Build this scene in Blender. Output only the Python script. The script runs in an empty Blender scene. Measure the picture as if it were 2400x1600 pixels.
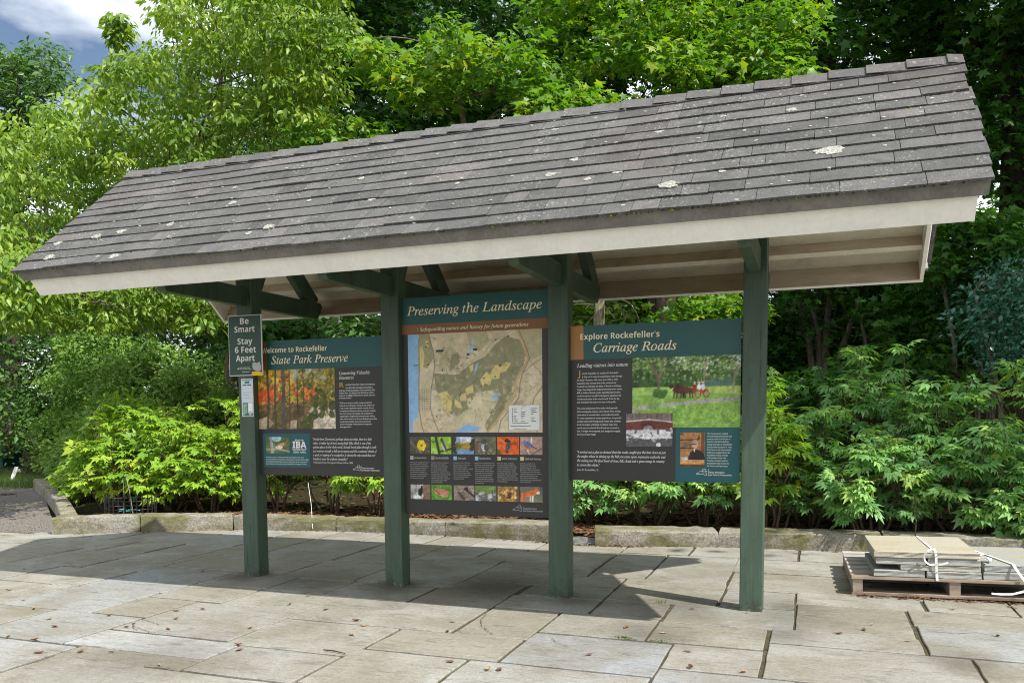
import bpy, bmesh, math, random
import numpy as np
from mathutils import Vector, Matrix

# ------------------------------------------------------------------ camera, world, sun, exposure
scene = bpy.context.scene
C = scene.collection
CAM = np.array([4.00430542, -5.37130190, 1.20193874])
YAW, PITCH, ROLL, FPX, PPX, PPY = -0.374432103, -0.0762385261, -0.0102336776, 2020.41555, 1114.78631, 1124.61856


def cam_rows():
    cy, sy = math.cos(YAW), math.sin(YAW)
    fwd = np.array([sy*math.cos(PITCH), cy*math.cos(PITCH), math.sin(PITCH)])
    right = np.array([cy, -sy, 0.0])
    up = np.cross(right, fwd)
    cr, sr = math.cos(ROLL), math.sin(ROLL)
    return cr*right+sr*up, -sr*right+cr*up, fwd


RIGHT, UP, FWD = cam_rows()
cd = bpy.data.cameras.new('camera')
cam = bpy.data.objects.new('camera', cd)
C.objects.link(cam)
cd.sensor_width = 36.0
cd.lens = FPX/2400*36
cd.shift_x = (1200-PPX)/2400
cd.shift_y = (PPY-800)/2400
cd.clip_end = 500
cam.matrix_world = Matrix(((RIGHT[0], UP[0], -FWD[0], CAM[0]), (RIGHT[1], UP[1], -FWD[1], CAM[1]),
                           (RIGHT[2], UP[2], -FWD[2], CAM[2]), (0, 0, 0, 1)))
scene.camera = cam

SUN_DIR = Vector((0.565, -0.235, 0.790)).normalized()      # towards the sun
SUN_EL = math.asin(SUN_DIR.z)
SUN_ROT = math.atan2(SUN_DIR.x, SUN_DIR.y)
world = bpy.data.worlds.new('World')
scene.world = world
world.use_nodes = True
wt = world.node_tree
bg = wt.nodes['Background']
sky = wt.nodes.new('ShaderNodeTexSky')
sky.sky_type = 'NISHITA'
sky.sun_disc = False
sky.sun_elevation = SUN_EL
sky.sun_rotation = SUN_ROT
sky.air_density = 1.0
sky.dust_density = 1.2
# thin summer clouds drifting over the blue sky
wgeo = wt.nodes.new('ShaderNodeTexCoord')
wmap = wt.nodes.new('ShaderNodeMapping')
wmap.inputs['Scale'].default_value = (1.4, 1.4, 3.6)
wmap.inputs['Location'].default_value = (0.35, 0.1, 0.25)
wn = wt.nodes.new('ShaderNodeTexNoise')
wn.inputs['Scale'].default_value = 2.3
wn.inputs['Detail'].default_value = 7
wr = wt.nodes.new('ShaderNodeValToRGB')
wr.color_ramp.elements[0].position = 0.36
wr.color_ramp.elements[1].position = 0.56
wm = wt.nodes.new('ShaderNodeMix')
wm.data_type = 'RGBA'
wt.links.new(wgeo.outputs['Generated'], wmap.inputs['Vector'])
wt.links.new(wmap.outputs[0], wn.inputs['Vector'])
wt.links.new(wn.outputs['Fac'], wr.inputs['Fac'])
wt.links.new(wr.outputs['Color'], wm.inputs['Factor'])
wt.links.new(sky.outputs[0], wm.inputs['A'])
wm.inputs['B'].default_value = (13.0, 13.4, 14.0, 1)
wt.links.new(wm.outputs['Result'], bg.inputs['Color'])
bg.inputs['Strength'].default_value = 0.082

sd = bpy.data.lights.new('sun', 'SUN')
sd.energy = 4.9
sd.angle = math.radians(0.53)
sd.color = (1.0, 0.95, 0.87)
sun = bpy.data.objects.new('sun', sd)
C.objects.link(sun)
sun.location = SUN_DIR*40
sun.rotation_euler = SUN_DIR.to_track_quat('Z', 'Y').to_euler()

scene.view_settings.view_transform = 'Standard'
scene.view_settings.look = 'None'
scene.view_settings.gamma = 1
scene.view_settings.exposure = 0.62
scene.cycles.max_bounces = 7
scene.cycles.transparent_max_bounces = 4
scene.cycles.use_denoising = True
scene.cycles.denoising_prefilter = 'NONE'
scene.render.filter_size = 1.05
scene.cycles.filter_width = 1.05
scene.cycles.sample_clamp_indirect = 6.0


# ------------------------------------------------------------------ helpers
def ray(u, v):
    """direction through a point of the 2400 x 1600 photograph"""
    return ((u-PPX)/FPX)*RIGHT - ((v-PPY)/FPX)*UP + FWD


def px(u, v, d):
    r = ray(u, v)
    return CAM + r/np.linalg.norm(r)*d


def aty(u, v, y):
    r = ray(u, v)
    return CAM + r*((y-CAM[1])/r[1])


def tag(o, label=None, cat=None, group=None, kind=None):
    if label: o['label'] = label
    if cat: o['category'] = cat
    if group: o['group'] = group
    if kind: o['kind'] = kind
    return o


def empty(name, loc=(0, 0, 0), label=None, cat=None, group=None, rz=0.0):
    o = bpy.data.objects.new(name, None)
    o.empty_display_size = 0.2
    C.objects.link(o)
    o.location = loc
    o.rotation_euler = (0, 0, rz)
    return tag(o, label, cat, group)


def copy_tree(o, parent=None):
    c = o.copy()
    C.objects.link(c)
    if parent is not None: c.parent = parent
    for ch in list(o.children): copy_tree(ch, c)
    return c


class MB:
    """collects shapes and links them as ONE mesh object"""
    def __init__(s):
        s.v = []; s.f = []; s.m = []; s.t = []

    def add(s, verts, faces, mi=0, tint=None):
        b = len(s.v)
        s.v += [tuple(map(float, p)) for p in verts]
        s.f += [tuple(b+i for i in f) for f in faces]
        s.m += [mi]*len(faces)
        t = random.random() if tint is None else tint
        s.t += [t]*len(verts)

    def box(s, x0, x1, y0, y1, z0, z1, mi=0, tint=None, M=None, bev=0.0):
        if bev > 0:
            b = bev
            vs = []
            for z, i in ((z0, b), (z0+b, 0), (z1-b, 0), (z1, b)):
                vs += [(x0+i, y0+b, z) if i else (x0, y0+b, z), (x0+b, y0+i, z) if i else (x0+b, y0, z),
                       (x1-b, y0+i, z) if i else (x1-b, y0, z), (x1-i, y0+b, z) if i else (x1, y0+b, z),
                       (x1-i, y1-b, z) if i else (x1, y1-b, z), (x1-b, y1-i, z) if i else (x1-b, y1, z),
                       (x0+b, y1-i, z) if i else (x0+b, y1, z), (x0+i, y1-b, z) if i else (x0, y1-b, z)]
            fs = [tuple(range(7, -1, -1)), tuple(range(24, 32))]
            for k in range(3):
                for j in range(8):
                    a = k*8+j; c = k*8+(j+1) % 8
                    fs.append((a, c, c+8, a+8))
        else:
            vs = [(x0, y0, z0), (x1, y0, z0), (x1, y1, z0), (x0, y1, z0), (x0, y0, z1), (x1, y0, z1), (x1, y1, z1), (x0, y1, z1)]
            fs = [(3, 2, 1, 0), (4, 5, 6, 7), (0, 1, 5, 4), (1, 2, 6, 5), (2, 3, 7, 6), (3, 0, 4, 7)]
        if M is not None: vs = [M @ Vector(p) for p in vs]
        s.add(vs, fs, mi, tint)

    def hexa(s, P, mi=0, tint=None):
        """eight corners: bottom ring then top ring"""
        s.add(P, [(3, 2, 1, 0), (4, 5, 6, 7), (0, 1, 5, 4), (1, 2, 6, 5), (2, 3, 7, 6), (3, 0, 4, 7)], mi, tint)

    def prism(s, poly, axis, a, b, mi=0, tint=None):
        """polygon in the plane square to an axis, drawn out from a to b"""
        def at(p, w):
            return {'x': (w, p[0], p[1]), 'y': (p[0], w, p[1]), 'z': (p[0], p[1], w)}[axis]
        n = len(poly)
        vs = [at(p, a) for p in poly]+[at(p, b) for p in poly]
        fs = [tuple(range(n)), tuple(range(2*n-1, n-1, -1))]+[(i, (i+1) % n, (i+1) % n+n, i+n) for i in range(n)]
        s.add(vs, fs, mi, tint)

    def tube(s, pts, rad, seg=7, mi=0, tint=None, cap=True):
        pts = [Vector(p) for p in pts]
        if not hasattr(rad, '__len__'): rad = [rad]*len(pts)
        vs = []; fs = []
        ref = Vector((0.31, 0.17, 0.93))
        for i, p in enumerate(pts):
            d = (pts[min(i+1, len(pts)-1)]-pts[max(i-1, 0)])
            d = d.normalized() if d.length > 1e-9 else Vector((0, 0, 1))
            u = d.cross(ref)
            if u.length < 0.15: u = d.cross(Vector((1, 0, 0)))
            u.normalize(); w = d.cross(u)
            for k in range(seg):
                a = 2*math.pi*k/seg
                vs.append(p+(u*math.cos(a)+w*math.sin(a))*rad[i])
        for i in range(len(pts)-1):
            for k in range(seg):
                a = i*seg+k; b = i*seg+(k+1) % seg
                fs.append((a, b, b+seg, a+seg))
        if cap:
            fs.append(tuple(range(seg-1, -1, -1)))
            fs.append(tuple(range((len(pts)-1)*seg, len(pts)*seg)))
        s.add(vs, fs, mi, tint)

    def ribbon(s, pts, half, normal_hint, th=0.0009, mi=0):
        pts = [Vector(p) for p in pts]
        vs = []; n = len(pts)
        for i, p in enumerate(pts):
            d = (pts[min(i+1, n-1)]-pts[max(i-1, 0)]).normalized()
            h = Vector(normal_hint[i] if hasattr(normal_hint[0], '__len__') else normal_hint)
            w = d.cross(h).normalized()*half
            nn = w.cross(d).normalized()*th
            vs += [p-w-nn, p+w-nn, p+w+nn, p-w+nn]
        fs = []
        for i in range(n-1):
            for k in range(4):
                a = i*4+k; b = i*4+(k+1) % 4
                fs.append((a, b, b+4, a+4))
        fs += [(3, 2, 1, 0), tuple(range(4*n-4, 4*n))]
        s.add(vs, fs, mi)

    def build(s, name, mats, parent=None, smooth=False):
        me = bpy.data.meshes.new(name)
        me.from_pydata(s.v, [], s.f)
        for m in (mats if isinstance(mats, (list, tuple)) else [mats]): me.materials.append(m)
        if any(s.m): me.polygons.foreach_set('material_index', s.m)
        at = me.attributes.new('tint', 'FLOAT', 'POINT')
        at.data.foreach_set('value', s.t)
        if smooth: me.polygons.foreach_set('use_smooth', [True]*len(me.polygons))
        me.validate(); me.update()
        o = bpy.data.objects.new(name, me)
        C.objects.link(o)
        if parent is not None: o.parent = parent
        return o


def np_mesh(name, V, F, mats, parent=None, tint=None, smooth=False, color=None, mi=None):
    """fast mesh from arrays: V (n,3), F (m,k)"""
    me = bpy.data.meshes.new(name)
    V = np.asarray(V, np.float32); F = np.asarray(F, np.int32)
    k = F.shape[1]
    me.vertices.add(len(V)); me.vertices.foreach_set('co', V.ravel())
    me.loops.add(F.size); me.loops.foreach_set('vertex_index', F.ravel())
    me.polygons.add(len(F))
    me.polygons.foreach_set('loop_start', np.arange(0, F.size, k, dtype=np.int32))
    me.polygons.foreach_set('loop_total', np.full(len(F), k, np.int32))
    for m in (mats if isinstance(mats, (list, tuple)) else [mats]): me.materials.append(m)
    if mi is not None: me.polygons.foreach_set('material_index', np.asarray(mi, np.int32))
    if smooth: me.polygons.foreach_set('use_smooth', np.ones(len(F), bool))
    if tint is not None:
        at = me.attributes.new('tint', 'FLOAT', 'POINT'); at.data.foreach_set('value', np.asarray(tint, np.float32))
    if color is not None:
        ca = me.color_attributes.new('print', 'FLOAT_COLOR', 'POINT')
        ca.data.foreach_set('color', np.asarray(color, np.float32).ravel())
    me.update(); me.validate()
    o = bpy.data.objects.new(name, me)
    C.objects.link(o)
    if parent is not None: o.parent = parent
    return o


def lin(c):
    c = np.asarray(c, float)/255.0
    return np.where(c <= 0.04045, c/12.92, ((c+0.055)/1.055)**2.4)


# ------------------------------------------------------------------ materials
class NT:
    def __init__(s, name):
        s.m = bpy.data.materials.new(name); s.m.use_nodes = True
        s.t = s.m.node_tree; s.p = s.t.nodes['Principled BSDF']; s.out = s.t.nodes['Material Output']

    def n(s, typ, **kw):
        nd = s.t.nodes.new('ShaderNode'+typ)
        for k, v in kw.items():
            if k in nd.inputs and not hasattr(type(nd), k):
                nd.inputs[k].default_value = v
            else:
                setattr(nd, k, v)
        return nd

    def l(s, a, b): s.t.links.new(a, b)

    def coord(s, scale=(1, 1, 1), rot=(0, 0, 0)):
        tc = s.n('TexCoord'); mp = s.n('Mapping')
        mp.inputs['Scale'].default_value = scale; mp.inputs['Rotation'].default_value = rot
        s.l(tc.outputs['Object'], mp.inputs['Vector'])
        return mp.outputs[0]

    def noise(s, vec, scale, detail=4, rough=0.55, dist=0.0):
        nd = s.n('TexNoise'); nd.inputs['Scale'].default_value = scale; nd.inputs['Detail'].default_value = detail
        nd.inputs['Roughness'].default_value = rough; nd.inputs['Distortion'].default_value = dist
        s.l(vec, nd.inputs['Vector'])
        return nd.outputs['Fac']

    def ramp(s, fac, stops):
        r = s.n('ValToRGB'); e = r.color_ramp.elements
        while len(e) < len(stops): e.new(0.5)
        for k, (p, c) in enumerate(stops):
            e[k].position = p
            e[k].color = (c, c, c, 1) if not hasattr(c, '__len__') else (*c, 1)
        s.l(fac, r.inputs['Fac'])
        return r.outputs['Color']

    def mix(s, fac, a, b, blend='MIX'):
        m = s.n('Mix'); m.data_type = 'RGBA'; m.blend_type = blend
        for sock, val in ((m.inputs['Factor'], fac), (m.inputs['A'], a), (m.inputs['B'], b)):
            if isinstance(val, bpy.types.NodeSocket): s.l(val, sock)
            elif hasattr(val, '__len__'): sock.default_value = (*val, 1)
            else: sock.default_value = val
        return m.outputs['Result']

    def attr(s, name='tint'):
        a = s.n('Attribute'); a.attribute_name = name
        return a

    def bump(s, h, strength=0.3, dist=0.01):
        b = s.n('Bump'); b.inputs['Strength'].default_value = strength; b.inputs['Distance'].default_value = dist
        s.l(h, b.inputs['Height']); s.l(b.outputs[0], s.p.inputs['Normal'])

    def base(s, c):
        if isinstance(c, bpy.types.NodeSocket): s.l(c, s.p.inputs['Base Color'])
        else: s.p.inputs['Base Color'].default_value = (*c, 1)

    def set(s, rough=0.6, spec=0.4):
        s.p.inputs['Roughness'].default_value = rough
        s.p.inputs['Specular IOR Level'].default_value = spec
        return s.m


def plain(name, c, rough=0.6, spec=0.4, var=0.12, scale=9.0, bump=0.0, bscale=60.0):
    t = NT(name)
    v = t.coord()
    f = t.noise(v, scale, 5)
    k = t.ramp(f, [(0.3, 1.0-var), (0.7, 1.0+var)])
    t.base(t.mix(1.0, c, k, 'MULTIPLY'))
    if bump: t.bump(t.noise(v, bscale, 4), bump, 0.004)
    return t.set(rough, spec)


def m_flag():
    t = NT('bluestone_flagging'); v = t.coord()
    a = t.attr().outputs['Fac']
    base = t.ramp(a, [(0.0, (0.30, 0.28, 0.23)), (0.25, (0.35, 0.335, 0.285)), (0.5, (0.335, 0.325, 0.295)), (0.72, (0.38, 0.37, 0.325)), (0.86, (0.315, 0.325, 0.33)), (0.95, (0.47, 0.47, 0.46)), (1.0, (0.5, 0.5, 0.5))])
    big = t.noise(v, 1.9, 6, 0.6, 0.6)
    base = t.mix(t.ramp(big, [(0.40, 0.0), (0.64, 0.72)]), base, (0.225, 0.20, 0.145))
    dk = t.noise(t.coord((1, 2.2, 1)), 2.7, 8, 0.68, 1.2)
    base = t.mix(t.ramp(dk, [(0.55, 0.0), (0.70, 0.55)]), base, (0.13, 0.12, 0.105))
    vs = t.coord((1.0, 5.5, 1.0))
    st = t.noise(vs, 5.0, 9, 0.72, 0.9)
    base = t.mix(t.ramp(st, [(0.53, 0.0), (0.72, 0.75)]), base, (0.10, 0.09, 0.075))
    lt = t.noise(t.coord((1.3, 4.0, 1)), 9.0, 7, 0.65)
    base = t.mix(t.ramp(lt, [(0.55, 0.0), (0.8, 0.35)]), base, (0.50, 0.48, 0.43))
    gr = t.noise(v, 130.0, 3, 0.7)
    base = t.mix(1.0, base, t.ramp(gr, [(0.25, 0.74), (0.75, 1.22)]), 'MULTIPLY')
    base = t.mix(1.0, base, t.ramp(t.noise(t.coord((1, 1.8, 1)), 36.0, 7, 0.75), [(0.30, 0.72), (0.5, 1.0), (0.70, 1.22)]), 'MULTIPLY')
    vo = t.n('TexVoronoi'); vo.inputs['Scale'].default_value = 17.0; t.l(v, vo.inputs['Vector'])
    base = t.mix(t.ramp(vo.outputs['Distance'], [(0.0, 0.75), (0.055, 0.7), (0.075, 0.0)]), base, (0.10, 0.085, 0.065))
    # dirt washed round the post feet and into the damp corners
    for (dx, dy, rad, amt) in ((0.02, -0.02, 0.20, 0.75), (1.27, 0.0, 0.24, 0.8), (1.95, 0.22, 0.42, 0.85), (2.60, -0.02, 0.22, 0.6), (3.25, 0.0, 0.34, 0.6), (3.92, 0.2, 0.22, 0.5), (0.55, 0.05, 0.34, 0.5), (3.22, -0.75, 0.25, 0.55), (3.95, -0.15, 0.3, 0.45), (3.85, -0.55, 0.2, 0.45), (0.9, -2.05, 0.5, 0.45), (4.7, -0.8, 0.2, 0.5)):
        ds = t.n('VectorMath'); ds.operation = 'DISTANCE'; t.l(t.coord(), ds.inputs[0]); ds.inputs[1].default_value = (dx, dy, 0)
        ma = t.n('Math'); ma.operation = 'MULTIPLY_ADD'; t.l(t.noise(t.coord((1, 2.2, 1)), 9.0, 8, 0.75), ma.inputs[0]); ma.inputs[1].default_value = rad*1.3; t.l(ds.outputs['Value'], ma.inputs[2])
        base = t.mix(t.ramp(ma.outputs[0], [(rad*0.95, amt), (rad*1.95, 0.0)]), base, (0.075, 0.066, 0.050))
    base = t.mix(1.0, base, (0.77, 0.785, 0.80), 'MULTIPLY')
    t.base(base)
    h = t.noise(t.coord((1, 2.6, 1)), 14.0, 9, 0.65)
    t.bump(h, 0.34, 0.012)
    return t.set(0.72, 0.35)


def m_joint():
    t = NT('joint_soil'); v = t.coord()
    b = t.ramp(t.noise(v, 26, 6, 0.7), [(0.3, (0.035, 0.030, 0.020)), (0.55, (0.085, 0.072, 0.050)), (0.75, (0.16, 0.14, 0.105))])
    b = t.mix(t.ramp(t.noise(v, 2.3, 4), [(0.5, 0.0), (0.72, 0.6)]), b, (0.07, 0.085, 0.025))
    t.base(b); t.bump(t.noise(v, 90, 5, 0.7), 0.8, 0.01)
    return t.set(0.95, 0.1)


def m_granite():
    t = NT('granite_kerb'); v = t.coord()
    b = t.ramp(t.noise(v, 55, 6, 0.75), [(0.33, (0.15, 0.145, 0.13)), (0.5, (0.33, 0.31, 0.27)), (0.66, (0.50, 0.47, 0.42))])
    b = t.mix(t.ramp(t.noise(v, 2.6, 5, 0.6), [(0.42, 0.0), (0.58, 0.8)]), b, (0.15, 0.15, 0.045))
    b = t.mix(t.ramp(t.noise(v, 5.1, 6, 0.7, 0.8), [(0.56, 0.0), (0.7, 0.6)]), b, (0.07, 0.068, 0.055))
    b = t.mix(1.0, b, (0.72, 0.71, 0.68), 'MULTIPLY')
    t.base(b); t.bump(t.noise(v, 22, 8, 0.7), 0.55, 0.02)
    return t.set(0.8, 0.3)


def m_shingle():
    t = NT('asphalt_shingle'); v = t.coord(); a = t.attr().outputs['Fac']
    b = t.ramp(a, [(0.0, (0.080, 0.081, 0.080)), (0.35, (0.106, 0.107, 0.105)), (0.6, (0.118, 0.118, 0.116)), (0.85, (0.132, 0.129, 0.126)), (1.0, (0.150, 0.143, 0.140))])
    b = t.mix(t.ramp(t.noise(v, 1.2, 4), [(0.52, 0.0), (0.70, 0.55)]), b, (0.100, 0.083, 0.081))
    b = t.mix(t.ramp(t.noise(v, 6.5, 7, 0.72, 0.6), [(0.48, 0.0), (0.68, 0.6)]), b, (0.062, 0.062, 0.060))
    b = t.mix(t.ramp(t.noise(t.coord((1, 0.35, 0.35)), 9.0, 6, 0.7), [(0.55, 0.0), (0.72, 0.35)]), b, (0.19, 0.19, 0.18))
    b = t.mix(1.0, b, t.ramp(t.noise(v, 330, 2, 0.8), [(0.3, 0.40), (0.5, 1.0), (0.72, 1.9)]), 'MULTIPLY')
    # crusty pale lichen: ragged specks in loose colonies
    vd = t.n('VectorMath'); vd.operation = 'ADD'; t.l(v, vd.inputs[0])
    nz = t.n('TexNoise'); nz.inputs['Scale'].default_value = 60.0; t.l(v, nz.inputs['Vector'])
    sc = t.n('VectorMath'); sc.operation = 'SCALE'; sc.inputs['Scale'].default_value = 0.022; t.l(nz.outputs['Color'], sc.inputs[0]); t.l(sc.outputs[0], vd.inputs[1])
    for scale, rad, lo, hi, seed in ((15.0, 0.10, 0.50, 0.60, 3.1), (34.0, 0.15, 0.47, 0.60, 2.3), (62.0, 0.2, 0.5, 0.62, 4.7)):
        vo = t.n('TexVoronoi'); vo.inputs['Scale'].default_value = scale; t.l(vd.outputs[0], vo.inputs['Vector'])
        spk = t.ramp(vo.outputs['Distance'], [(0.0, 0.85), (rad, 0.7), (rad+0.09, 0.0)])
        gate = t.ramp(t.noise(v, seed, 5, 0.7), [(lo, 0.0), (hi, 1.0)])
        b = t.mix(t.mix(1.0, spk, gate, 'MULTIPLY'), b, (0.36, 0.36, 0.33))
    b = t.mix(1.0, b, (0.87, 0.875, 0.875), 'MULTIPLY')
    t.base(b); t.bump(t.noise(v, 300, 3, 0.8), 0.6, 0.004)
    return t.set(0.93, 0.15)


def m_paint(name, c, chip, rough=0.5, chipamt=0.67, var=0.15, dirt=0.0, crack=False):
    t = NT(name); v = t.coord((1, 1, 0.3))
    b = t.mix(1.0, c, t.ramp(t.noise(v, 7, 6, 0.65), [(0.3, 1-var), (0.7, 1+var)]), 'MULTIPLY')
    b = t.mix(1.0, b, t.ramp(t.noise(t.coord((1, 1, 0.05)), 55, 5, 0.6), [(0.3, 1-var*0.8), (0.7, 1+var*0.8)]), 'MULTIPLY')
    if dirt: b = t.mix(t.ramp(t.noise(t.coord((0.7, 1, 1.6)), 3.2, 8, 0.7, 1.0), [(0.48, 0.0), (0.72, dirt)]), b, tuple(x*0.5 for x in chip))
    b = t.mix(t.ramp(t.noise(t.coord((1, 1, 0.22)), 34, 8, 0.75), [(chipamt, 0.0), (chipamt+0.03, 0.75)]), b, chip)
    if crack:
        ck = t.ramp(t.noise(t.coord((1, 1, 0.035)), 48, 3, 0.5), [(0.675, 0.0), (0.70, 0.85)])
        b = t.mix(ck, b, (0.012, 0.016, 0.013))
        tc = t.n('TexCoord'); sp = t.n('SeparateXYZ'); t.l(tc.outputs['Object'], sp.inputs[0])
        # bare and muddy patches at the splash zone of the feet
        zf = t.n('MapRange'); zf.inputs['From Min'].default_value = 0.0; zf.inputs['From Max'].default_value = 0.16; zf.inputs['To Min'].default_value = 0.16; zf.inputs['To Max'].default_value = 0.0
        t.l(sp.outputs['Z'], zf.inputs['Value'])
        ad = t.n('Math'); ad.operation = 'ADD'; t.l(t.noise(t.coord(), 42, 7, 0.75), ad.inputs[0]); t.l(zf.outputs[0], ad.inputs[1])
        b = t.mix(t.ramp(ad.outputs[0], [(0.70, 0.0), (0.74, 0.8)]), b, (0.24, 0.25, 0.21))
        ad2 = t.n('Math'); ad2.operation = 'ADD'; t.l(t.noise(t.coord(), 15, 7, 0.7), ad2.inputs[0]); t.l(zf.outputs[0], ad2.inputs[1])
        b = t.mix(t.ramp(ad2.outputs[0], [(0.58, 0.0), (0.72, 0.7)]), b, (0.035, 0.036, 0.022))
    t.base(b); t.bump(t.noise(t.coord((1, 1, 0.06)), 70, 5, 0.6), 0.45, 0.004)
    return t.set(rough, 0.4)


def m_wood(name, c0, c1, sx=(0.25, 1, 1), sc=22):
    t = NT(name); v = t.coord(sx)
    b = t.ramp(t.noise(v, sc, 8, 0.65, 0.5), [(0.3, c0), (0.7, c1)])
    b = t.mix(t.ramp(t.noise(t.coord(), 4, 4), [(0.5, 0), (0.75, 0.4)]), b, tuple(x*0.4 for x in c0))
    t.base(b); t.bump(t.noise(v, 50, 5), 0.4, 0.004)
    return t.set(0.8, 0.25)


def m_bark(name, c0, c1):
    t = NT(name); v = t.coord((1, 1, 0.22))
    f = t.noise(v, 24, 8, 0.7, 0.8)
    t.base(t.ramp(f, [(0.32, c0), (0.68, c1)]))
    t.bump(f, 0.9, 0.03)
    return t.set(0.9, 0.2)


def m_leaf(name, stops, trans=0.35, rough=0.42, spec=0.35, tmul=(1.5, 1.6, 0.55)):
    t = NT(name); a = t.attr().outputs['Fac']
    col = t.ramp(a, stops)
    tc = t.mix(1.0, col, tmul, 'MULTIPLY')
    t.base(col); t.set(rough, spec)
    tr = t.n('BsdfTranslucent'); t.l(tc, tr.inputs['Color'])
    mx = t.n('MixShader'); mx.inputs[0].default_value = trans
    t.l(t.p.outputs[0], mx.inputs[1]); t.l(tr.outputs[0], mx.inputs[2])
    t.l(mx.outputs[0], t.out.inputs['Surface'])
    return t.m


def m_print():
    t = NT('printed_picture')
    t.base(t.attr('print').outputs['Color'])
    return t.set(0.45, 0.35)


def m_ground():
    t = NT('woodland_soil'); v = t.coord()
    b = t.ramp(t.noise(v, 30, 8, 0.75), [(0.3, (0.016, 0.011, 0.007)), (0.5, (0.042, 0.028, 0.018)), (0.7, (0.10, 0.062, 0.038))])
    b = t.mix(t.ramp(t.noise(v, 0.9, 5), [(0.45, 0.0), (0.6, 0.7)]), b, (0.035, 0.05, 0.015))
    t.base(b); t.bump(t.noise(v, 60, 6, 0.7), 1.0, 0.03)
    return t.set(0.95, 0.1)


def m_gravel():
    t = NT('gravel'); v = t.coord()
    vo = t.n('TexVoronoi'); vo.inputs['Scale'].default_value = 70.0; t.l(v, vo.inputs['Vector'])
    b = t.ramp(t.noise(v, 80, 5, 0.8), [(0.3, (0.08, 0.075, 0.07)), (0.5, (0.17, 0.16, 0.145)), (0.72, (0.32, 0.30, 0.27))])
    b = t.mix(t.ramp(t.noise(v, 1.3, 4), [(0.45, 0), (0.7, 0.5)]), b, (0.20, 0.17, 0.12))
    t.base(b); t.bump(vo.outputs['Distance'], 0.8, 0.02)
    return t.set(0.9, 0.2)


M = {}
M['flag'] = m_flag(); M['joint'] = m_joint(); M['granite'] = m_granite(); M['shingle'] = m_shingle()
M['green'] = m_paint('dark_green_paint', (0.050, 0.082, 0.054), (0.30, 0.31, 0.27), 0.48, 0.69, 0.2, 0.0, True)
M['cream'] = m_paint('cream_paint', (0.72, 0.67, 0.53), (0.16, 0.13, 0.10), 0.55, 0.725, 0.06, 0.25)
M['white'] = m_paint('off_white_paint', (0.88, 0.87, 0.80), (0.34, 0.30, 0.24), 0.5, 0.735, 0.05, 0.16)
M['drip'] = m_paint('weathered_trim_paint', (0.19, 0.185, 0.165), (0.07, 0.07, 0.06), 0.6, 0.68, 0.2, 0.4)
M['tan'] = m_wood('shaded_side_tan', (0.46, 0.38, 0.27), (0.58, 0.49, 0.36))  # shaded tone of cream boards under the eaves, put into the colour
M['lichen'] = plain('pale_lichen', (0.28, 0.285, 0.25), 0.95, 0.05, 0.55, 90, 0.8, 120)
M['moss'] = plain('moss', (0.09, 0.10, 0.02), 0.95, 0.05, 0.4, 80)
M['teal'] = plain('teal_print', (0.012, 0.080, 0.076), 0.38, 0.4, 0.06, 3)
M['teal2'] = plain('bright_teal_print', (0.012, 0.095, 0.105), 0.38, 0.4, 0.06, 3)
M['char'] = plain('charcoal_print', (0.034, 0.032, 0.030), 0.42, 0.4, 0.08, 3)
M['brown'] = plain('brown_print', (0.21, 0.088, 0.026), 0.42, 0.4, 0.08, 3)
M['orange'] = plain('ochre_print', (0.36, 0.165, 0.045), 0.42, 0.4, 0.06, 3)
M['ivory'] = plain('ivory_print', (0.78, 0.72, 0.50), 0.5, 0.3, 0.03)
M['paper'] = plain('white_print', (0.74, 0.74, 0.70), 0.5, 0.3, 0.03)
M['greyp'] = plain('grey_print', (0.42, 0.42, 0.41), 0.5, 0.3, 0.03)
M['gold'] = plain('gold_print', (0.55, 0.33, 0.06), 0.5, 0.3, 0.03)
M['signgreen'] = plain('sign_green', (0.022, 0.060, 0.040), 0.35, 0.4, 0.06, 3)
M['black'] = plain('black_print', (0.02, 0.02, 0.02), 0.5, 0.3)
M['bluep'] = plain('blue_print', (0.25, 0.50, 0.72), 0.5, 0.3, 0.03)
M['olivep'] = plain('olive_print', (0.28, 0.27, 0.22), 0.5, 0.3, 0.03)
M['yellowp'] = plain('pale_yellow_print', (0.62, 0.54, 0.22), 0.5, 0.3, 0.03)
M['sticker'] = plain('yellow_sticker', (0.80, 0.48, 0.02), 0.45, 0.4, 0.05)
M['print'] = m_print()
M['steel'] = plain('galvanised_steel', (0.20, 0.20, 0.20), 0.45, 0.5)
M['ground'] = m_ground(); M['gravel'] = m_gravel()
M['asphalt'] = plain('asphalt', (0.20, 0.195, 0.185), 0.9, 0.2, 0.15, 20, 0.4, 200)
M['mulch'] = m_wood('bark_mulch', (0.055, 0.026, 0.016), (0.21, 0.105, 0.06), (1, 1, 1), 30)
M['pallet'] = m_wood('pallet_wood', (0.15, 0.115, 0.085), (0.36, 0.29, 0.225))
M['palletgrey'] = m_wood('weathered_pallet_wood', (0.26, 0.24, 0.22), (0.48, 0.46, 0.43))
M['strap'] = plain('white_strapping', (0.66, 0.66, 0.63), 0.4, 0.4, 0.03)
M['barkd'] = m_bark('dark_bark', (0.018, 0.014, 0.010), (0.085, 0.068, 0.05))
M['barkl'] = m_bark('grey_bark', (0.06, 0.05, 0.035), (0.24, 0.20, 0.15))
M['barkm'] = m_bark('mossy_bark', (0.09, 0.085, 0.05), (0.34, 0.32, 0.20))
M['stem'] = m_bark('shrub_stem', (0.05, 0.035, 0.022), (0.17, 0.12, 0.08))
M['dead'] = plain('dry_leaf', (0.17, 0.082, 0.042), 0.7, 0.2, 0.5, 30)
M['dead2'] = plain('tan_dry_leaf', (0.33, 0.22, 0.12), 0.7, 0.2, 0.4, 30)
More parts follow.
